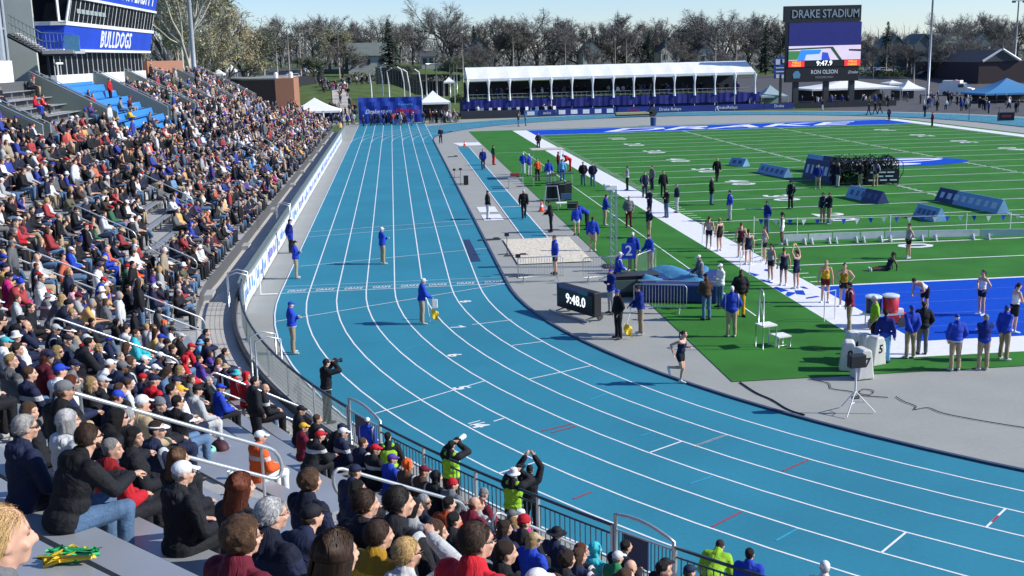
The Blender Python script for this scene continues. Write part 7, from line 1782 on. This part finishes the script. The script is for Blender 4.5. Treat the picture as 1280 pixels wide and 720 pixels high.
def add_spec(k, u, s, z0, pose, top, tk, bot, bk, head, hair, skin, extra=(), strand=None, rz=0., label=None, manual=True):
    d = D0+DP*k+.52 if k >= 0 else .8
    if not POSES[pose].sit: d = D0+DP*k+.25 if k >= 0 else .8
    SPEC.append(dict(k=k,u=u,d=d,s=s,z0=z0,pose=pose,top=top,tk=tk,bot=bot,bk=bk,head=head,hair=hair,skin=skin,extra=extra,strand=strand,rz=rz,label=label,manual=manual))
    if k >= 0: OCC[k].append(u)
J_, H_k = 'jacket', 'hoodie'
def SH(kind, n, seed): return (kind, n, seed)
HERO = [
(118,545,'hero_knees','K',H_k,'J',('short',None),'b',('sunglasses','beard'),SH('shortstr',2600,1),'bearded man in black hooded top, jeans and sunglasses resting his elbows on his knees'),
(308,680,'hero_f','M',J_,'K',('curly',None),'n',('glasses',),SH('curlystr',1500,2),'woman with big curly greying-brown hair and red glasses at the bottom edge'),
(424,692,'hero_f','K',J_,'K',('long',None),'b',(),SH('longstr',1900,3),'woman with long straight brown hair seen from behind at the bottom edge'),
(10,712,'hero_lap','G',J_,'K',('bald',None),'l',(),SH('thinning',3600,4),'person with thinning blond hair cut off by the lower left corner'),
(598,676,'hero_turn','R',J_,'K',('short',None),'b',('sunglasses',),SH('shortstr',2200,5),'dark-haired man with sunglasses in a shiny red jacket'),
(512,690,'hero_shade','g',H_k,'K',('short',None),'l',('sunglasses',),SH('shortstr',2000,6),'blond boy with sunglasses shading his eyes with a raised hand'),
(38,545,'hero_lap','N',H_k,'K',('short',None),'g',('sunglasses',),SH('shortstr',2000,7),'grey-haired man in navy hooded top and sunglasses behind the man in jeans'),
(88,525,'hero_f','g',H_k,'K',('bob',None),'s',('glasses',),SH('shortstr',1800,8),'silver-haired woman with glasses in a pale grey hooded top'),
(232,596,'hero_lap','K',H_k,'K',('cap','W'),'g',(),None,'man with white cap in bulky black hooded coat on the near bench'),
(196,592,'hero_f','K',J_,'K',('long',None),'n',(),SH('longstr',1300,9),'woman with shoulder-length brown hair in black beside the white-capped man'),
(304,608,'hero_f','K',J_,'K',('long',None),'r',(),SH('longstr',1400,10),'woman with long dark auburn hair in black right of the white-capped man'),
(343,642,'hero_lap','N',J_,'K',('short',None),'s',('glasses',),SH('shortstr',1800,11),'grey-haired man with red-rimmed glasses in navy, behind the curly-haired woman'),
(458,630,'hero_lap','K',H_k,'K',('short',None),'b',(),SH('shortstr',1800,12),'dark-haired man in black coat below the steel handrail loop'),
(500,628,'hero_turn','K',J_,'K',('short',None),'k',(),SH('shortstr',1800,13),'man with cropped black hair in black beside the handrail'),
(388,602,'hero_f','N',J_,'K',('curly',None),'n',(),SH('curlystr',1100,14),'woman with wavy brown hair in navy coat left of the handrail loop'),
(477,668,'hero_lap','Y',J_,'K',('short',None),'b',(),SH('shortstr',1500,15),'person in golden yellow jacket beside the boy shading his eyes'),
(672,728,'hero_lap','W',J_,'K',('cap','W'),'g',(),None,'person in white cap at the bottom edge below the tan-capped blond'),
]
MAN = [ # photo x, y of the head, pose, top, garment, trousers, head(kind,colour), hair, skin, extras
(8,428,'sit_lap','W',J_,'K',('cap','C'),'g'),(59,446,'sit_turn','M',H_k,'K',('cap','N'),'r','l',('long',)),(95,419,'sit_apart','T',J_,'K',('short',None),'k','d'),(112,428,'sit_knees','K',J_,'K',('short',None),'k'),(124,436,'sit_lap_f','N',J_,'N',('curly',None),'l'),(138,428,'sit_lap','N',J_,'J',('cap','B'),'n'),
(140,456,'sit_knees','W','tshirt','K',('cap','W'),'n','m'),(163,449,'sit_lap','K',J_,'J',('bob',None),'n'),(114,480,'sit_lap_f','K',J_,'K',('bob',None),'l'),(162,480,'sit_lap','W','tshirt','K',('short',None),'n'),(150,497,'sit_read','N',J_,'K',('cap','B'),'n'),(180,504,'sit_apart','T',J_,'K',('cap','W'),'g'),(199,506,'sit_lap_f','K',J_,'N',('beanie','G'),'b'),
(226,421,'sit_fold','K',J_,'J',('cap','g'),'g'),(239,434,'sit_lap','R',H_k,'K',('cap','R'),'n'),(247,431,'sit_lap_f','c',J_,'K',('bucket','c'),'n'),(257,434,'sit_turn','P',J_,'K',('bob',None),'l'),(250,449,'sit_lap','P',J_,'J',('short',None),'n'),(262,445,'sit_lap_f','P',J_,'J',('bob',None),'n'),(233,450,'sit_lap','R',J_,'K',('hood','R'),'n'),
(275,452,'sit_lap_f','p',J_,'K',('long',None),'l'),(282,459,'sit_lap','N',J_,'K',('widehat','T'),'n'),(298,434,'sit_knees','N',J_,'N',('short',None),'b'),(290,431,'sit_lap_f','N',J_,'K',('long',None),'l'),(281,422,'sit_lap','N',J_,'J',('short',None),'k'),(296,467,'sit_lap','R',J_,'K',('bucket','C'),'g'),(308,465,'sit_lap_f','R',H_k,'K',('hood','R'),'n'),
(226,463,'sit_lap_f','K',J_,'K',('long',None),'l'),(239,474,'sit_turn','G',J_,'K',('long',None),'n'),(261,476,'sit_fold','K',J_,'K',('short',None),'s'),(225,489,'sit_lap','W',J_,'N',('cap','Y'),'n'),(213,487,'sit_knees','N',H_k,'K',('short',None),'k'),(248,488,'sit_apart','g',H_k,'g',('cap','K'),'n'),(276,485,'sit_lap','B',J_,'K',('cap','B'),'l','l',('sunglasses',)),
(331,476,'sit_lap','K',J_,'K',('bald',None),'l'),(338,471,'sit_lap_f','G',J_,'J',('cap','G'),'n'),(376,508,'sit_lap','K',J_,'K',('cap','K'),'n'),(380,534,'sit_fold','M',J_,'M',('cap','Y'),'n','l',('sunglasses',)),(402,545,'sit_knees','K',J_,'K',('cap','R'),'n'),(396,515,'sit_lap','K',J_,'K',('short',None),'n'),(415,525,'sit_knees','K',J_,'K',('cap','N'),'n'),(440,527,'sit_lap','N',J_,'K',('cap','W'),'n'),
(454,551,'sit_lap','N',J_,'K',('short',None),'n'),(469,557,'sit_lap_f','K',J_,'K',('cap','R'),'n'),(446,590,'sit_apart','N',J_,'K',('cap','N'),'n'),(448,611,'sit_lap_f','N',J_,'K',('bob',None),'k'),(490,574,'sit_lap','B',J_,'K',('cap','P'),'n'),(511,569,'sit_lap_f','D',J_,'K',('hood','O'),'r'),(519,560,'sit_lap','D',J_,'K',('cap','M'),'n'),(516,587,'sit_lap','G',J_,'K',('curly',None),'l'),(531,584,'sit_lap','K',H_k,'K',('hood','K'),'n'),
(553,585,'sit_fold','G',J_,'K',('beanie','R'),'n'),(530,627,'sit_turn','N',J_,'K',('short',None),'s','l',('sunglasses',)),(518,634,'sit_lap_f','W',J_,'K',('long',None),'k'),(562,630,'sit_lap','O',H_k,'K',('short',None),'k'),(587,599,'sit_read','M',J_,'K',('short',None),'g'),(613,606,'sit_lap','M',J_,'K',('bald',None),'n'),(205,655,'sit_lap','K',J_,'N',('short',None),'b'),(255,640,'sit_knees','N',H_k,'K',('cap','K'),'n'),(160,690,'sit_lap_f','K',J_,'K',('long',None),'b'),(570,650,'sit_lap','K',J_,'K',('short',None),'k'),(545,665,'sit_lap_f','N',J_,'K',('bob',None),'n'),(632,690,'sit_lap','K',J_,'K',('short',None),'b'),(640,712,'sit_lap_f','N',J_,'K',('long',None),'n'),(690,712,'sit_lap','K',J_,'K',('cap','N'),'g'),(560,700,'sit_lap','K',J_,'K',('short',None),'g'),(600,631,'sit_lap','W',J_,'K',('short',None),'n'),(621,636,'sit_knees','K',J_,'K',('cap','G'),'n'),
(643,655,'sit_turn','B',J_,'K',('bob',None),'l'),(652,645,'sit_lap_f','F',J_,'K',('bucket','W'),'g'),(671,630,'sit_lap','K',J_,'K',('beanie','R'),'n'),(667,675,'sit_lap_f','B',J_,'K',('cap','T'),'l','l',('long',)),(697,667,'sit_lap','N',J_,'K',('widehat','K'),'n'),(692,684,'sit_lap_f','N',J_,'K',('long',None),'n'),(662,701,'sit_lap','K',J_,'K',('bob',None),'k'),(710,699,'sit_lap','K',J_,'K',('curly',None),'b'),
(740,708,'sit_lap_f','K',J_,'K',('ponytail',None),'n'),(727,688,'sit_lap_f','K',J_,'K',('bob',None),'r'),(746,686,'sit_lap','C',H_k,'K',('hood','C'),'n'),(773,697,'sit_lap','E',J_,'K',('cap','W'),'g'),(790,709,'sit_lap','K',J_,'K',('bald',None),'r'),(782,683,'sit_knees','K',J_,'K',('short',None),'k'),(808,676,'sit_turn','K',J_,'K',('short',None),'k'),(833,691,'sit_fold','K',J_,'K',('cap','K'),'n'),(863,701,'sit_lap','W',J_,'K',('cap','N'),'n'),
(632,660,'sit_lap_f','N',J_,'K',('long',None),'b'),(338,612,'sit_lap','N',J_,'K',('cap','N'),'n'),(326,546,'sit_lap','O',J_,'W',('cap','W'),'n'),(64,566,'sit_lap_f','R',J_,'K',('short',None),'g'),(3,530,'sit_turn','K',J_,'K',('bob',None),'n'),(318,477,'stand_pocket','K',J_,'K',('short',None),'k'),
(18,335,'sit_lap_f','F',J_,'F',('cap','K'),'n'),(29,346,'sit_lap','R',J_,'K',('cap','R'),'n'),(57,338,'sit_lap','W',J_,'N',('short',None),'n'),(72,341,'sit_lap','N',J_,'N',('short',None),'l'),(78,364,'sit_knees','G',J_,'N',('long',None),'l'),(88,366,'sit_turn','g',J_,'G',('long',None),'l'),(50,374,'sit_apart','G',J_,'T',('bucket','G'),'g'),(99,351,'sit_lap_f','p',J_,'W',('long',None),'k'),(146,341,'sit_read','B',J_,'N',('cap','R'),'n'),
(133,378,'sit_lap_f','G',J_,'K',('long',None),'n'),(147,404,'sit_lap','K',H_k,'K',('hood','K'),'n'),(160,394,'sit_lap','K',J_,'K',('cap','K'),'n'),(9,378,'sit_lap','g',J_,'K',('short',None),'n'),(38,385,'sit_lap','K',J_,'K',('short',None),'b'),
(180,333,'sit_knees','O',J_,'G',('cap','G'),'n'),(191,335,'sit_lap_f','P',J_,'K',('short',None),'n'),(165,352,'sit_lap','K',J_,'N',('short',None),'k'),(176,354,'sit_lap','N',J_,'J',('cap','W'),'n'),(183,363,'sit_lap','R',J_,'B',('short',None),'r'),(193,389,'sit_lap','N',J_,'K',('cap','K'),'n'),(170,414,'sit_lap','C',J_,'J',('short',None),'n'),(194,407,'sit_lap_f','N',J_,'J',('hood','O'),'n'),(215,413,'sit_lap','W',J_,'K',('cap','K'),'n','m'),
(231,347,'sit_fold','M',J_,'J',('cap','K'),'n'),(238,337,'sit_lap','K',J_,'K',('cap','R'),'n'),(257,359,'sit_lap','K',J_,'J',('cap','g'),'n'),(264,343,'sit_lap_f','F',J_,'K',('bob',None),'l'),(278,409,'sit_knees','N',J_,'N',('short',None),'k'),(289,421,'sit_lap_f','N',J_,'K',('long',None),'l'),
(5,275,'sit_lap','R',J_,'K',('short',None),'g'),(10,262,'sit_lap','T',J_,'K',('short',None),'b'),(60,272,'sit_knees','D',J_,'J',('widehat','W'),'n'),(85,275,'sit_lap','K',J_,'J',('short',None),'n'),(97,268,'sit_lap','g',J_,'J',('cap','W'),'g'),(118,286,'sit_lap','E',J_,'K',('cap','K'),'n'),(128,306,'sit_read','B',J_,'B',('bald',None),'l'),(148,302,'sit_turnl','N',H_k,'J',('hood','N'),'n'),(92,315,'sit_lap','c',J_,'K',('short',None),'l'),
(88,308,'sit_lap_f','B',J_,'K',('cap','W'),'n'),(55,308,'sit_fold','K',J_,'K',('cap','M'),'n'),(68,226,'stand','N',J_,'N',('short',None),'n'),(114,284,'sit_lap_f','K',J_,'K',('cap','R'),'n'),(124,262,'sit_lap','W',J_,'J',('short',None),'n'),(140,253,'sit_lap','K',J_,'p',('short',None),'b'),(150,236,'sit_lap','N',J_,'N',('short',None),'k'),(118,246,'sit_knees','K',J_,'J',('short',None),'b'),(49,254,'sit_lap','N',J_,'J',('cap','T'),'n'),(40,262,'sit_lap','K',J_,'K',('short',None),'b'),(166,222,'stand_pocket','K',J_,'K',('short',None),'n'),(196,214,'sit_lap','N',J_,'B',('short',None),'b'),
(139,100,'stand_pocket','R',J_,'K',('short',None),'b'),(110,114,'sit_lap','N',J_,'N',('short',None),'b'),(115,117,'sit_lap_f','R',J_,'K',('short',None),'r'),(46,122,'sit_lap','R',H_k,'B',('hood','R'),'n'),(53,121,'sit_lap','R',J_,'K',('short',None),'k'),(165,138,'sit_knees','Y',J_,'B',('short',None),'b'),(192,150,'stand_pocket','N',J_,'K',('short',None),'k'),(198,150,'stand','N',J_,'K',('short',None),'b'),
]
HDEP = {118: 7.7, 308: 4.9, 424: 4.5, 10: 4.9, 598: 5.72, 512: 7.04, 38: 8.2, 88: 8.69, 232: 8.8, 196: 9.13, 304: 7.92, 343: 6.71, 458: 8.14, 500: 8.36, 388: 9.46, 477: 7.15, 672: 7.15}
for (px, py, pose, top, tk, bot, head, hair, ex, st, lab) in HERO:
    b = seat(px, py, pose, HDEP[px]); print(px, py, b)
    if not b: print('HERO unplaced', px, py); continue
    if px == 10:      # the lowest corner seat: the row and size are set, only the place along the row follows the photo
        k, s, z0 = 15, .83, TZ(15); u = min((abs(P2(SP(v, D0+DP*15+.45, z0+1.02))[0]-px), v) for v in np.arange(-45,-25,.05))[1]; b = (k, s, u, z0)
    k, s, u, z0 = b; add_spec(k, u, min(1.12,max(.86,s)), z0, pose, top, tk, bot, 'trousers', head, hair, 'l', ex, st, 0, lab)
cnt_bad = 0
for e in MAN:
    px, py, pose, top, tk, bot, head, hair = e[:8]; skin = e[8] if len(e) > 8 else 'l'; ex = e[9] if len(e) > 9 else ()
    sit = POSES[pose].sit
    b = seat(px, py, pose)
    if not b: cnt_bad += 1; continue
    k, s, u, z0 = b
    rr = random.Random(px*7+py)
    # long shorts on the man in the bucket hat
    bk = 'longshorts' if (bot == 'T' and head[0] == 'bucket') else 'trousers'
    if k >= 0 and sit and any(abs(u-o) < .36 for o in OCC[k]):
        cnt_bad += 1
        for du in (.36,-.36,.5,-.5,.66,-.66):
            if not any(abs(u+du-o) < .36 for o in OCC[k]): u += du; break
        else: continue
    add_spec(k, u, min(1.04,max(.84,s)), z0, pose, top, tk, bot, bk, head, hair, skin, ex, None, rr.uniform(-.2,.2))
print('manual', len(SPEC), 'adjusted', cnt_bad)
def inpoly(x, y, pg):
    c = False
    for i in range(len(pg)):
        (x0,y0),(x1,y1) = pg[i-1], pg[i]
        if (y0 > y) != (y1 > y) and x < (x1-x0)*(y-y0)/(y1-y0)+x0: c = not c
    return c
EMPTY = [[(165,240),(192,232),(232,288),(196,314)],[(185,366),(300,385),(292,440),(240,412)],[(0,95),(30,95),(60,150),(0,140)],[(20,100),(75,105),(140,150),(60,140)],[(72,88),(185,85),(185,96),(72,118)],[(205,84),(245,86),(250,100),(225,98)]]
TOPS = [c_ for c_, n_ in (('K',24),('N',13),('G',7),('g',3),('W',7),('B',3),('R',4),('M',2),('T',2),('D',2),('P',1),('c',1),('F',1),('O',1),('Y',1),('E',1),('o',1),('J',2)) for _q in range(n_)]
BOTS = [c_ for c_, n_ in (('K',8),('N',5),('J',6),('G',3),('T',1),('k',1)) for _q in range(n_)]; HAIRS = 'bbbnnnnkkllgsr'
HEADS = [('short',None)]*9+[('cap',x) for x in 'KNWWRBGgM']+[('bob',None)]*3+[('long',None)]*4+[('beanie','K'),('beanie','N'),('hood',None),('bucket','W'),('ponytail',None),('curly',None),('bald',None),('visor','W'),('widehat','T'),('pombeanie','B')]
SITP = ['sit_lean','sit_cross','sit_cross','sit_back','sit_chin','sit_chin']*2+['sit_lap']*4+['sit_lap_f']*6+['sit_knees']*4+['sit_fold']*4+['sit_read']*2+['sit_photo','sit_shade','sit_turn','sit_turn','sit_turnl','sit_turnl','sit_apart','sit_apart','sit_apart']
rr = random.Random(77); far = []
for k in range(NROW):
    u = UMIN+.4
    while u < UM(k)-.5:
        u += rr.uniform(.50,.62)
        if any(abs(u-A) < .72 for A in AIS): continue
        z0 = TZ(k); hp = SP(u, D0+DP*k+.5, z0+1.2); x, y, dep = P2(hp)
        if dep < 8.5 or x < -80 or x > 1360 or y > 760 or y < 20: continue
        if y > 470 and (y > 640 or x > 232 or x < 0): continue
        if 395 < y <= 470 and x > 300: continue
        if any(abs(u-o) < .45 for o in OCC[k]): continue
        if any(inpoly(x, y, pg) for pg in EMPTY): continue
        b0, b1 = BLUE(k); blue = b0-.3 < u < b1+.3
        pr = (.03 if k > 9 else .40) if blue else (.62 if y > 395 else .84 if dep < 40 else .80 if dep < 60 else .93)
        if not blue and y > 150 and 62 < u: pr = .96
        if rr.random() > pr: continue
        far.append((dep, k, u, z0, x, y))
far.sort()
NIND = 312 - len(PEOPLE) - len(SPEC)
def rand_data(r):
    hd = r.choice(HEADS); pose = r.choice(SITP); top = r.choice(TOPS); tk = r.choice(['jacket','jacket','hoodie','jacket','hoodie','tshirt']) if top not in 'KN' else r.choice(['jacket','hoodie'])
    if hd[0] == 'hood': hd = ('hood', top); tk = 'hoodie'
    hair = r.choice(HAIRS); ex = ('sunglasses',) if r.random() < .25 else ()
    return pose, top, tk, r.choice(BOTS), 'trousers', hd, hair, 'd' if r.random() < .05 else 'm' if r.random() < .12 else 'l', ex
for dep, k, u, z0, x, y in far[:NIND]:
    pose, top, tk, bot, bk, hd, hair, skin, ex = rand_data(rr)
    top = top if y < 395 or rr.random() < .3 else rr.choice('KKKNNGW')
    add_spec(k, u, rr.uniform(.88,1.02), z0, pose, top, tk, bot, bk, hd, hair, skin, ex, None, rr.uniform(-.35,.35), None, False)
# labels: clothes, then the row, then the neighbour
rowname = ['lowest','second','third','fourth','fifth','sixth','seventh','eighth','ninth','tenth','eleventh','twelfth','thirteenth','fourteenth','fifteenth','sixteenth','top']
def secname(u):
    a = sorted(AIS)
    return 'the straight' if u > -2 else 'the bend'
by = {}
for s in SPEC: by.setdefault(s['k'], []).append(s)
for l in by.values(): l.sort(key=lambda s: s['u'])
lab = {}
short = lambda t: t.replace('person in ','')
for s in SPEC:
    if s['label']: lab.setdefault(s['label'], []).append(s); continue
    a, hp = desc(s['top'], s['tk'], s['head'], s['hair'], s['extra'])
    l = by[s['k']]; i = l.index(s); nb = l[i-1] if i else (l[i+1] if len(l) > 1 else None)
    posew = '' if POSES[s['pose']].sit else 'standing '
    na = short(desc(nb['top'], nb['tk'], nb['head'], nb['hair'], nb['extra'])[0]) if nb else 'the front fence'
    s['_a'], s['_h'], s['_n'] = a, hp, na; s['_nb'] = nb
    s['label'] = '%s%s, %s, %s row, beyond %s' % (posew, a, hp, rowname[max(0,s['k'])], na)
    lab.setdefault(s['label'], []).append(s)
for t, l in list(lab.items()):
    if len(l) > 1:
        for s in l:
            nh = desc(s['_nb']['top'], s['_nb']['tk'], s['_nb']['head'], s['_nb']['hair'], ())[1] if s.get('_nb') else ''
            s['label'] = '%s, %s, %s row, beyond %s' % (s['_a'], s['_h'], rowname[max(0,s['k'])], nh)
seen = {}
for s in sorted(SPEC, key=lambda s: -s['u']):
    if s['label'] in seen:
        seen[s['label']] += 1; s['label'] += ', %s such' % ordn[min(17,seen[s['label']]-1)]
    else: seen[s['label']] = 1
STR = {}
for i, s in enumerate(SPEC):
    p = SP(s['u'], s['d'], s['z0']+.001); st = None
    if s['strand']:
        st = strands(s['strand'][0], int(s['strand'][1]*2.2), s['strand'][2])
    M = Matrix.Translation(p) @ Matrix.Rotation(inward(s['u'])+s['rz'], 4, 'Z')
    near_ = P2(p)[2] < 30
    o = person(s['pose'], M, s['top'], s['bot'], s['head'], s['hair'], s['skin'], s['tk'], s['bk'], 'K' if i % 3 else 'g', s['label'], 'spectators seated in the grandstand', s['extra'] if near_ else (), True, s['s'], None, 1000+i)
    if st:      # strand hair over a close cap of the same hair
        hobj = [c_ for c_ in o.children if c_.name.startswith('hair')]
        if hobj:
            if s['head'][0] in ('bald',): hobj[0].data = hg('bald')
            sob = bpy.data.objects.new('hair_strands', st); COL.objects.link(sob); sob.parent = hobj[0]; sob.color = hobj[0].color
            k_ = 1.45; c_ = hobj[0].color; sob.color = (c_[0]*k_, c_[1]*k_, c_[2]*k_, 1)
            if s['head'][0] == 'curly': hobj[0].scale = (.97,.97,.97)
print('individual people', len(PEOPLE), 'mass', len(far)-max(0,NIND))
# ------------------------------------------------------------------ the rest of the crowd as one mass
def lowpoly(me, n, hm=None):
    o = bpy.data.objects.new('t', me); TCOL.objects.link(o); d = o.modifiers.new('d','DECIMATE'); d.ratio = min(1,n/len(me.polygons)); dg = tdg()
    e = bpy.data.meshes.new_from_object(o.evaluated_get(dg)); bpy.data.objects.remove(o); e.calc_loop_triangles()
    co = np.empty(len(e.vertices)*3); e.vertices.foreach_get('co', co); co = co.reshape(-1,3); tri = np.empty(len(e.loop_triangles)*3, dtype=np.int64); e.loop_triangles.foreach_get('vertices', tri); bpy.data.meshes.remove(e)
    if hm is not None: m = np.array(hm); co = co@m[:3,:3].T+m[:3,3]
    return co, tri.reshape(-1,3)
LOW = {}
def low(pose, part, kind):
    key = (pose, part, kind)
    if key not in LOW:
        P_ = POSES[pose]
        LOW[key] = lowpoly(P_.body(), 260) if part == 'body' else lowpoly(P_.garment(kind), 150) if part == 'g' else lowpoly(hg(kind), 70, P_.H)
    return LOW[key]
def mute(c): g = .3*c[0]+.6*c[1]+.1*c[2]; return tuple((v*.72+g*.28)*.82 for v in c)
CV, CF, CC = [], [], []; base_ = [0]
def crowd_add(M, pose, top, tk, bot, hd, hair, skin, r):
    m = np.array(M)
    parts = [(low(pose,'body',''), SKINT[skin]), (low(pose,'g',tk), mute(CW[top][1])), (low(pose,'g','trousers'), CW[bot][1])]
    if hd[0]: parts.append((low(pose,'h',hd[0]), CW[hd[1]][1] if hd[1] else HC[hair][1]))
    for (co, tri), c_ in parts:
        c2 = cvar(c_, r); v = co@m[:3,:3].T+m[:3,3]; CV.append(v); CF.append(tri+base_[0]); cc_ = np.tile(np.array([*c2,1.0]), (len(v),1)); cc_[co[:,2] < .11,:3] = (.02,.02,.025); CC.append(cc_); base_[0] += len(v)
rr = random.Random(99)
for dep, k, u, z0, x, y in far[max(0,NIND):]:
    pose, top, tk, bot, bk, hd, hair, skin, ex = rand_data(rr)
    if pose in ('sit_photo','sit_shade') : pose = 'sit_lap'
    up = rr.random() < .06
    if up: pose = 'stand'
    M = Matrix.Translation(SP(u, D0+DP*k+(.25 if up else .52), z0)) @ Matrix.Rotation(inward(u)+rr.uniform(-.4,.4),4,'Z') @ Matrix.Scale(rr.uniform(.92,1.08),4)
    crowd_add(M, pose, top, tk, bot, hd, hair, skin, rr)
def scatter(n, f, poses, seed, tops=TOPS):
    r = random.Random(seed)
    for i in range(n):
        g, rz = f(r); pose, top, tk, bot, bk, hd, hair, skin, ex = rand_data(r)
        crowd_add(Matrix.Translation(g) @ Matrix.Rotation(rz,4,'Z') @ Matrix.Scale(r.uniform(.95,1.05),4), r.choice(poses), r.choice(tops), 'jacket', bot, hd, hair, skin, r)
STP = ['stand','stand_f','stand_fold','stand_pocket','walk','stand_hips']
for px0, px1, py0, py1, n, tops in ((452,530,153,158,26,'BNWKNGWR'),(528,572,149,154,26,'MNNKGWp'),(405,450,146,156,24,TOPS),(405,436,156,172,7,'BYNK'),(1095,1200,124,132,16,'KNNG'),(1150,1275,130,142,34,'KKNNGGBW'),(1000,1110,130,134,22,'KNGBW'),(575,690,142,146,8,'KNW'),(845,960,134,136,6,'KNG')):
    scatter(n, lambda r: (lambda g: (Vector((g.x,g.y,hill(g.x,g.y) if g.y > 126 else 0)), r.uniform(0,6.28)))(G(r.uniform(px0,px1), r.uniform(py0,py1))), STP, px0+py0, tops)
def onhill(x0, x1, Y0, Y1):
    def f(r):
        Y_ = r.uniform(Y0,Y1); x = r.uniform(AtY(x0,100,Y_).x, AtY(x1,100,Y_).x); return Vector((x,Y_,hill(x,Y_))), r.uniform(2.2,4.2)
    return f
scatter(26, onhill(398,432,163,176), ['sit_knees','sit_lap','stand'], 3); scatter(10, onhill(415,436,138,160), STP, 4); scatter(10, onhill(432,460,176,188), STP, 5)
def tentp(r): x = r.uniform(TL+1,TR_-1); return Vector((x, TY+r.uniform(1,8), zf+.05)), r.uniform(2.4,3.9)
scatter(60, tentp, STP, 6, 'KKNNGBW')
# people on the tower landing and behind the top rows
me = bpy.data.meshes.new('crowd'); co = np.concatenate(CV); tri = np.concatenate(CF); col = np.concatenate(CC)
me.vertices.add(len(co)); me.vertices.foreach_set('co', co.ravel()); me.loops.add(len(tri)*3); me.loops.foreach_set('vertex_index', tri.ravel()); me.polygons.add(len(tri)); me.polygons.foreach_set('loop_start', np.arange(len(tri))*3)
me.polygons.foreach_set('use_smooth', [True]*len(tri)); me.update(calc_edges=True)
at_ = me.color_attributes.new('Col','FLOAT_COLOR','POINT'); at_.data.foreach_set('color', col.ravel())
mc = bpy.data.materials.new('crowd_cloth'); mc.use_nodes = True; b = mc.node_tree.nodes['Principled BSDF']; b.inputs['Roughness'].default_value = .75; b.inputs['Specular IOR Level'].default_value = .25
an = mc.node_tree.nodes.new('ShaderNodeAttribute'); an.attribute_name = 'Col'; mc.node_tree.links.new(an.outputs['Color'], b.inputs['Base Color']); me.materials.append(mc)
tag(put('crowd', me), None, None, kind='stuff')
# things lying on the near benches
def onrow(px, py, dz): 
    best = None
    for k in range(NROW):
        g = G(px,py,TZ(k)+dz); u, d = UD(g); e = abs(d-(D0+DP*k+.5))
        if best is None or e < best[0]: best = (e,k,g,u)
    return best
def bag(px, py, s, m, label, name='bag', dz=.45):
    e, k, g, u = onrow(px,py,dz); o = thing(name, label, 'bag', (g.x,g.y,TZ(k)+dz-s[2]/2+.0), inward(u))
    mb = MB(); mb.ellipsoid((0,0,s[2]/2), (s[0]/2,s[1]/2,s[2]/2), 14, 9); mb.build('bag', m, o, True); mb = MB(); mb.tube([(-.1,0,s[2]*.9),(0,0,s[2]*1.15),(.1,0,s[2]*.9)], .012, 6); mb.build('handle', M_dark, o)
bag(275,560,(.42,.3,.3),mat('bag_maroon',(.05,.01,.02),.7),'dark maroon rucksack on the walkway beneath the near handrail'); bag(252,552,(.34,.24,.2),mat('bag_pink',(.45,.02,.12),.7),'bright pink bag beneath the near handrail'); bag(262,562,(.25,.2,.14),mat('bag_mint',(.2,.6,.45),.6),'mint green pouch next to the pink bag')
e, k, g, u = onrow(288,596,.47); o = thing('paper_cup', 'white paper cup standing on the bench by the auburn-haired woman', 'cup', (g.x,g.y,TZ(k)+.446)); mb = MB(); mb.lathe([(.03,0),(.042,.11),(.038,.11),(.028,.01)], n=14); mb.build('cup', M_wht, o)
e, k, g, u = onrow(86,698,.46); o = thing('lanyard', 'tangled green and yellow ribbon beside the man in jeans', 'ribbon', (g.x,g.y,TZ(k)+.455)); r = random.Random(2)
for nm, m, n in (('green_ribbon', mat('ribbon_green',(.02,.38,.12),.5), 5), ('yellow_ribbon', mat('ribbon_yellow',(.7,.5,.03),.5), 3)):
    mb = MB()
    for i in range(n): mb.tube([(r.uniform(-.16,.16), r.uniform(-.08,.08), r.uniform(0,.05)) for _ in range(7)], .012, 5)
    mb.build(nm, m, o, True)

bpy.data.scenes.remove(TMP)
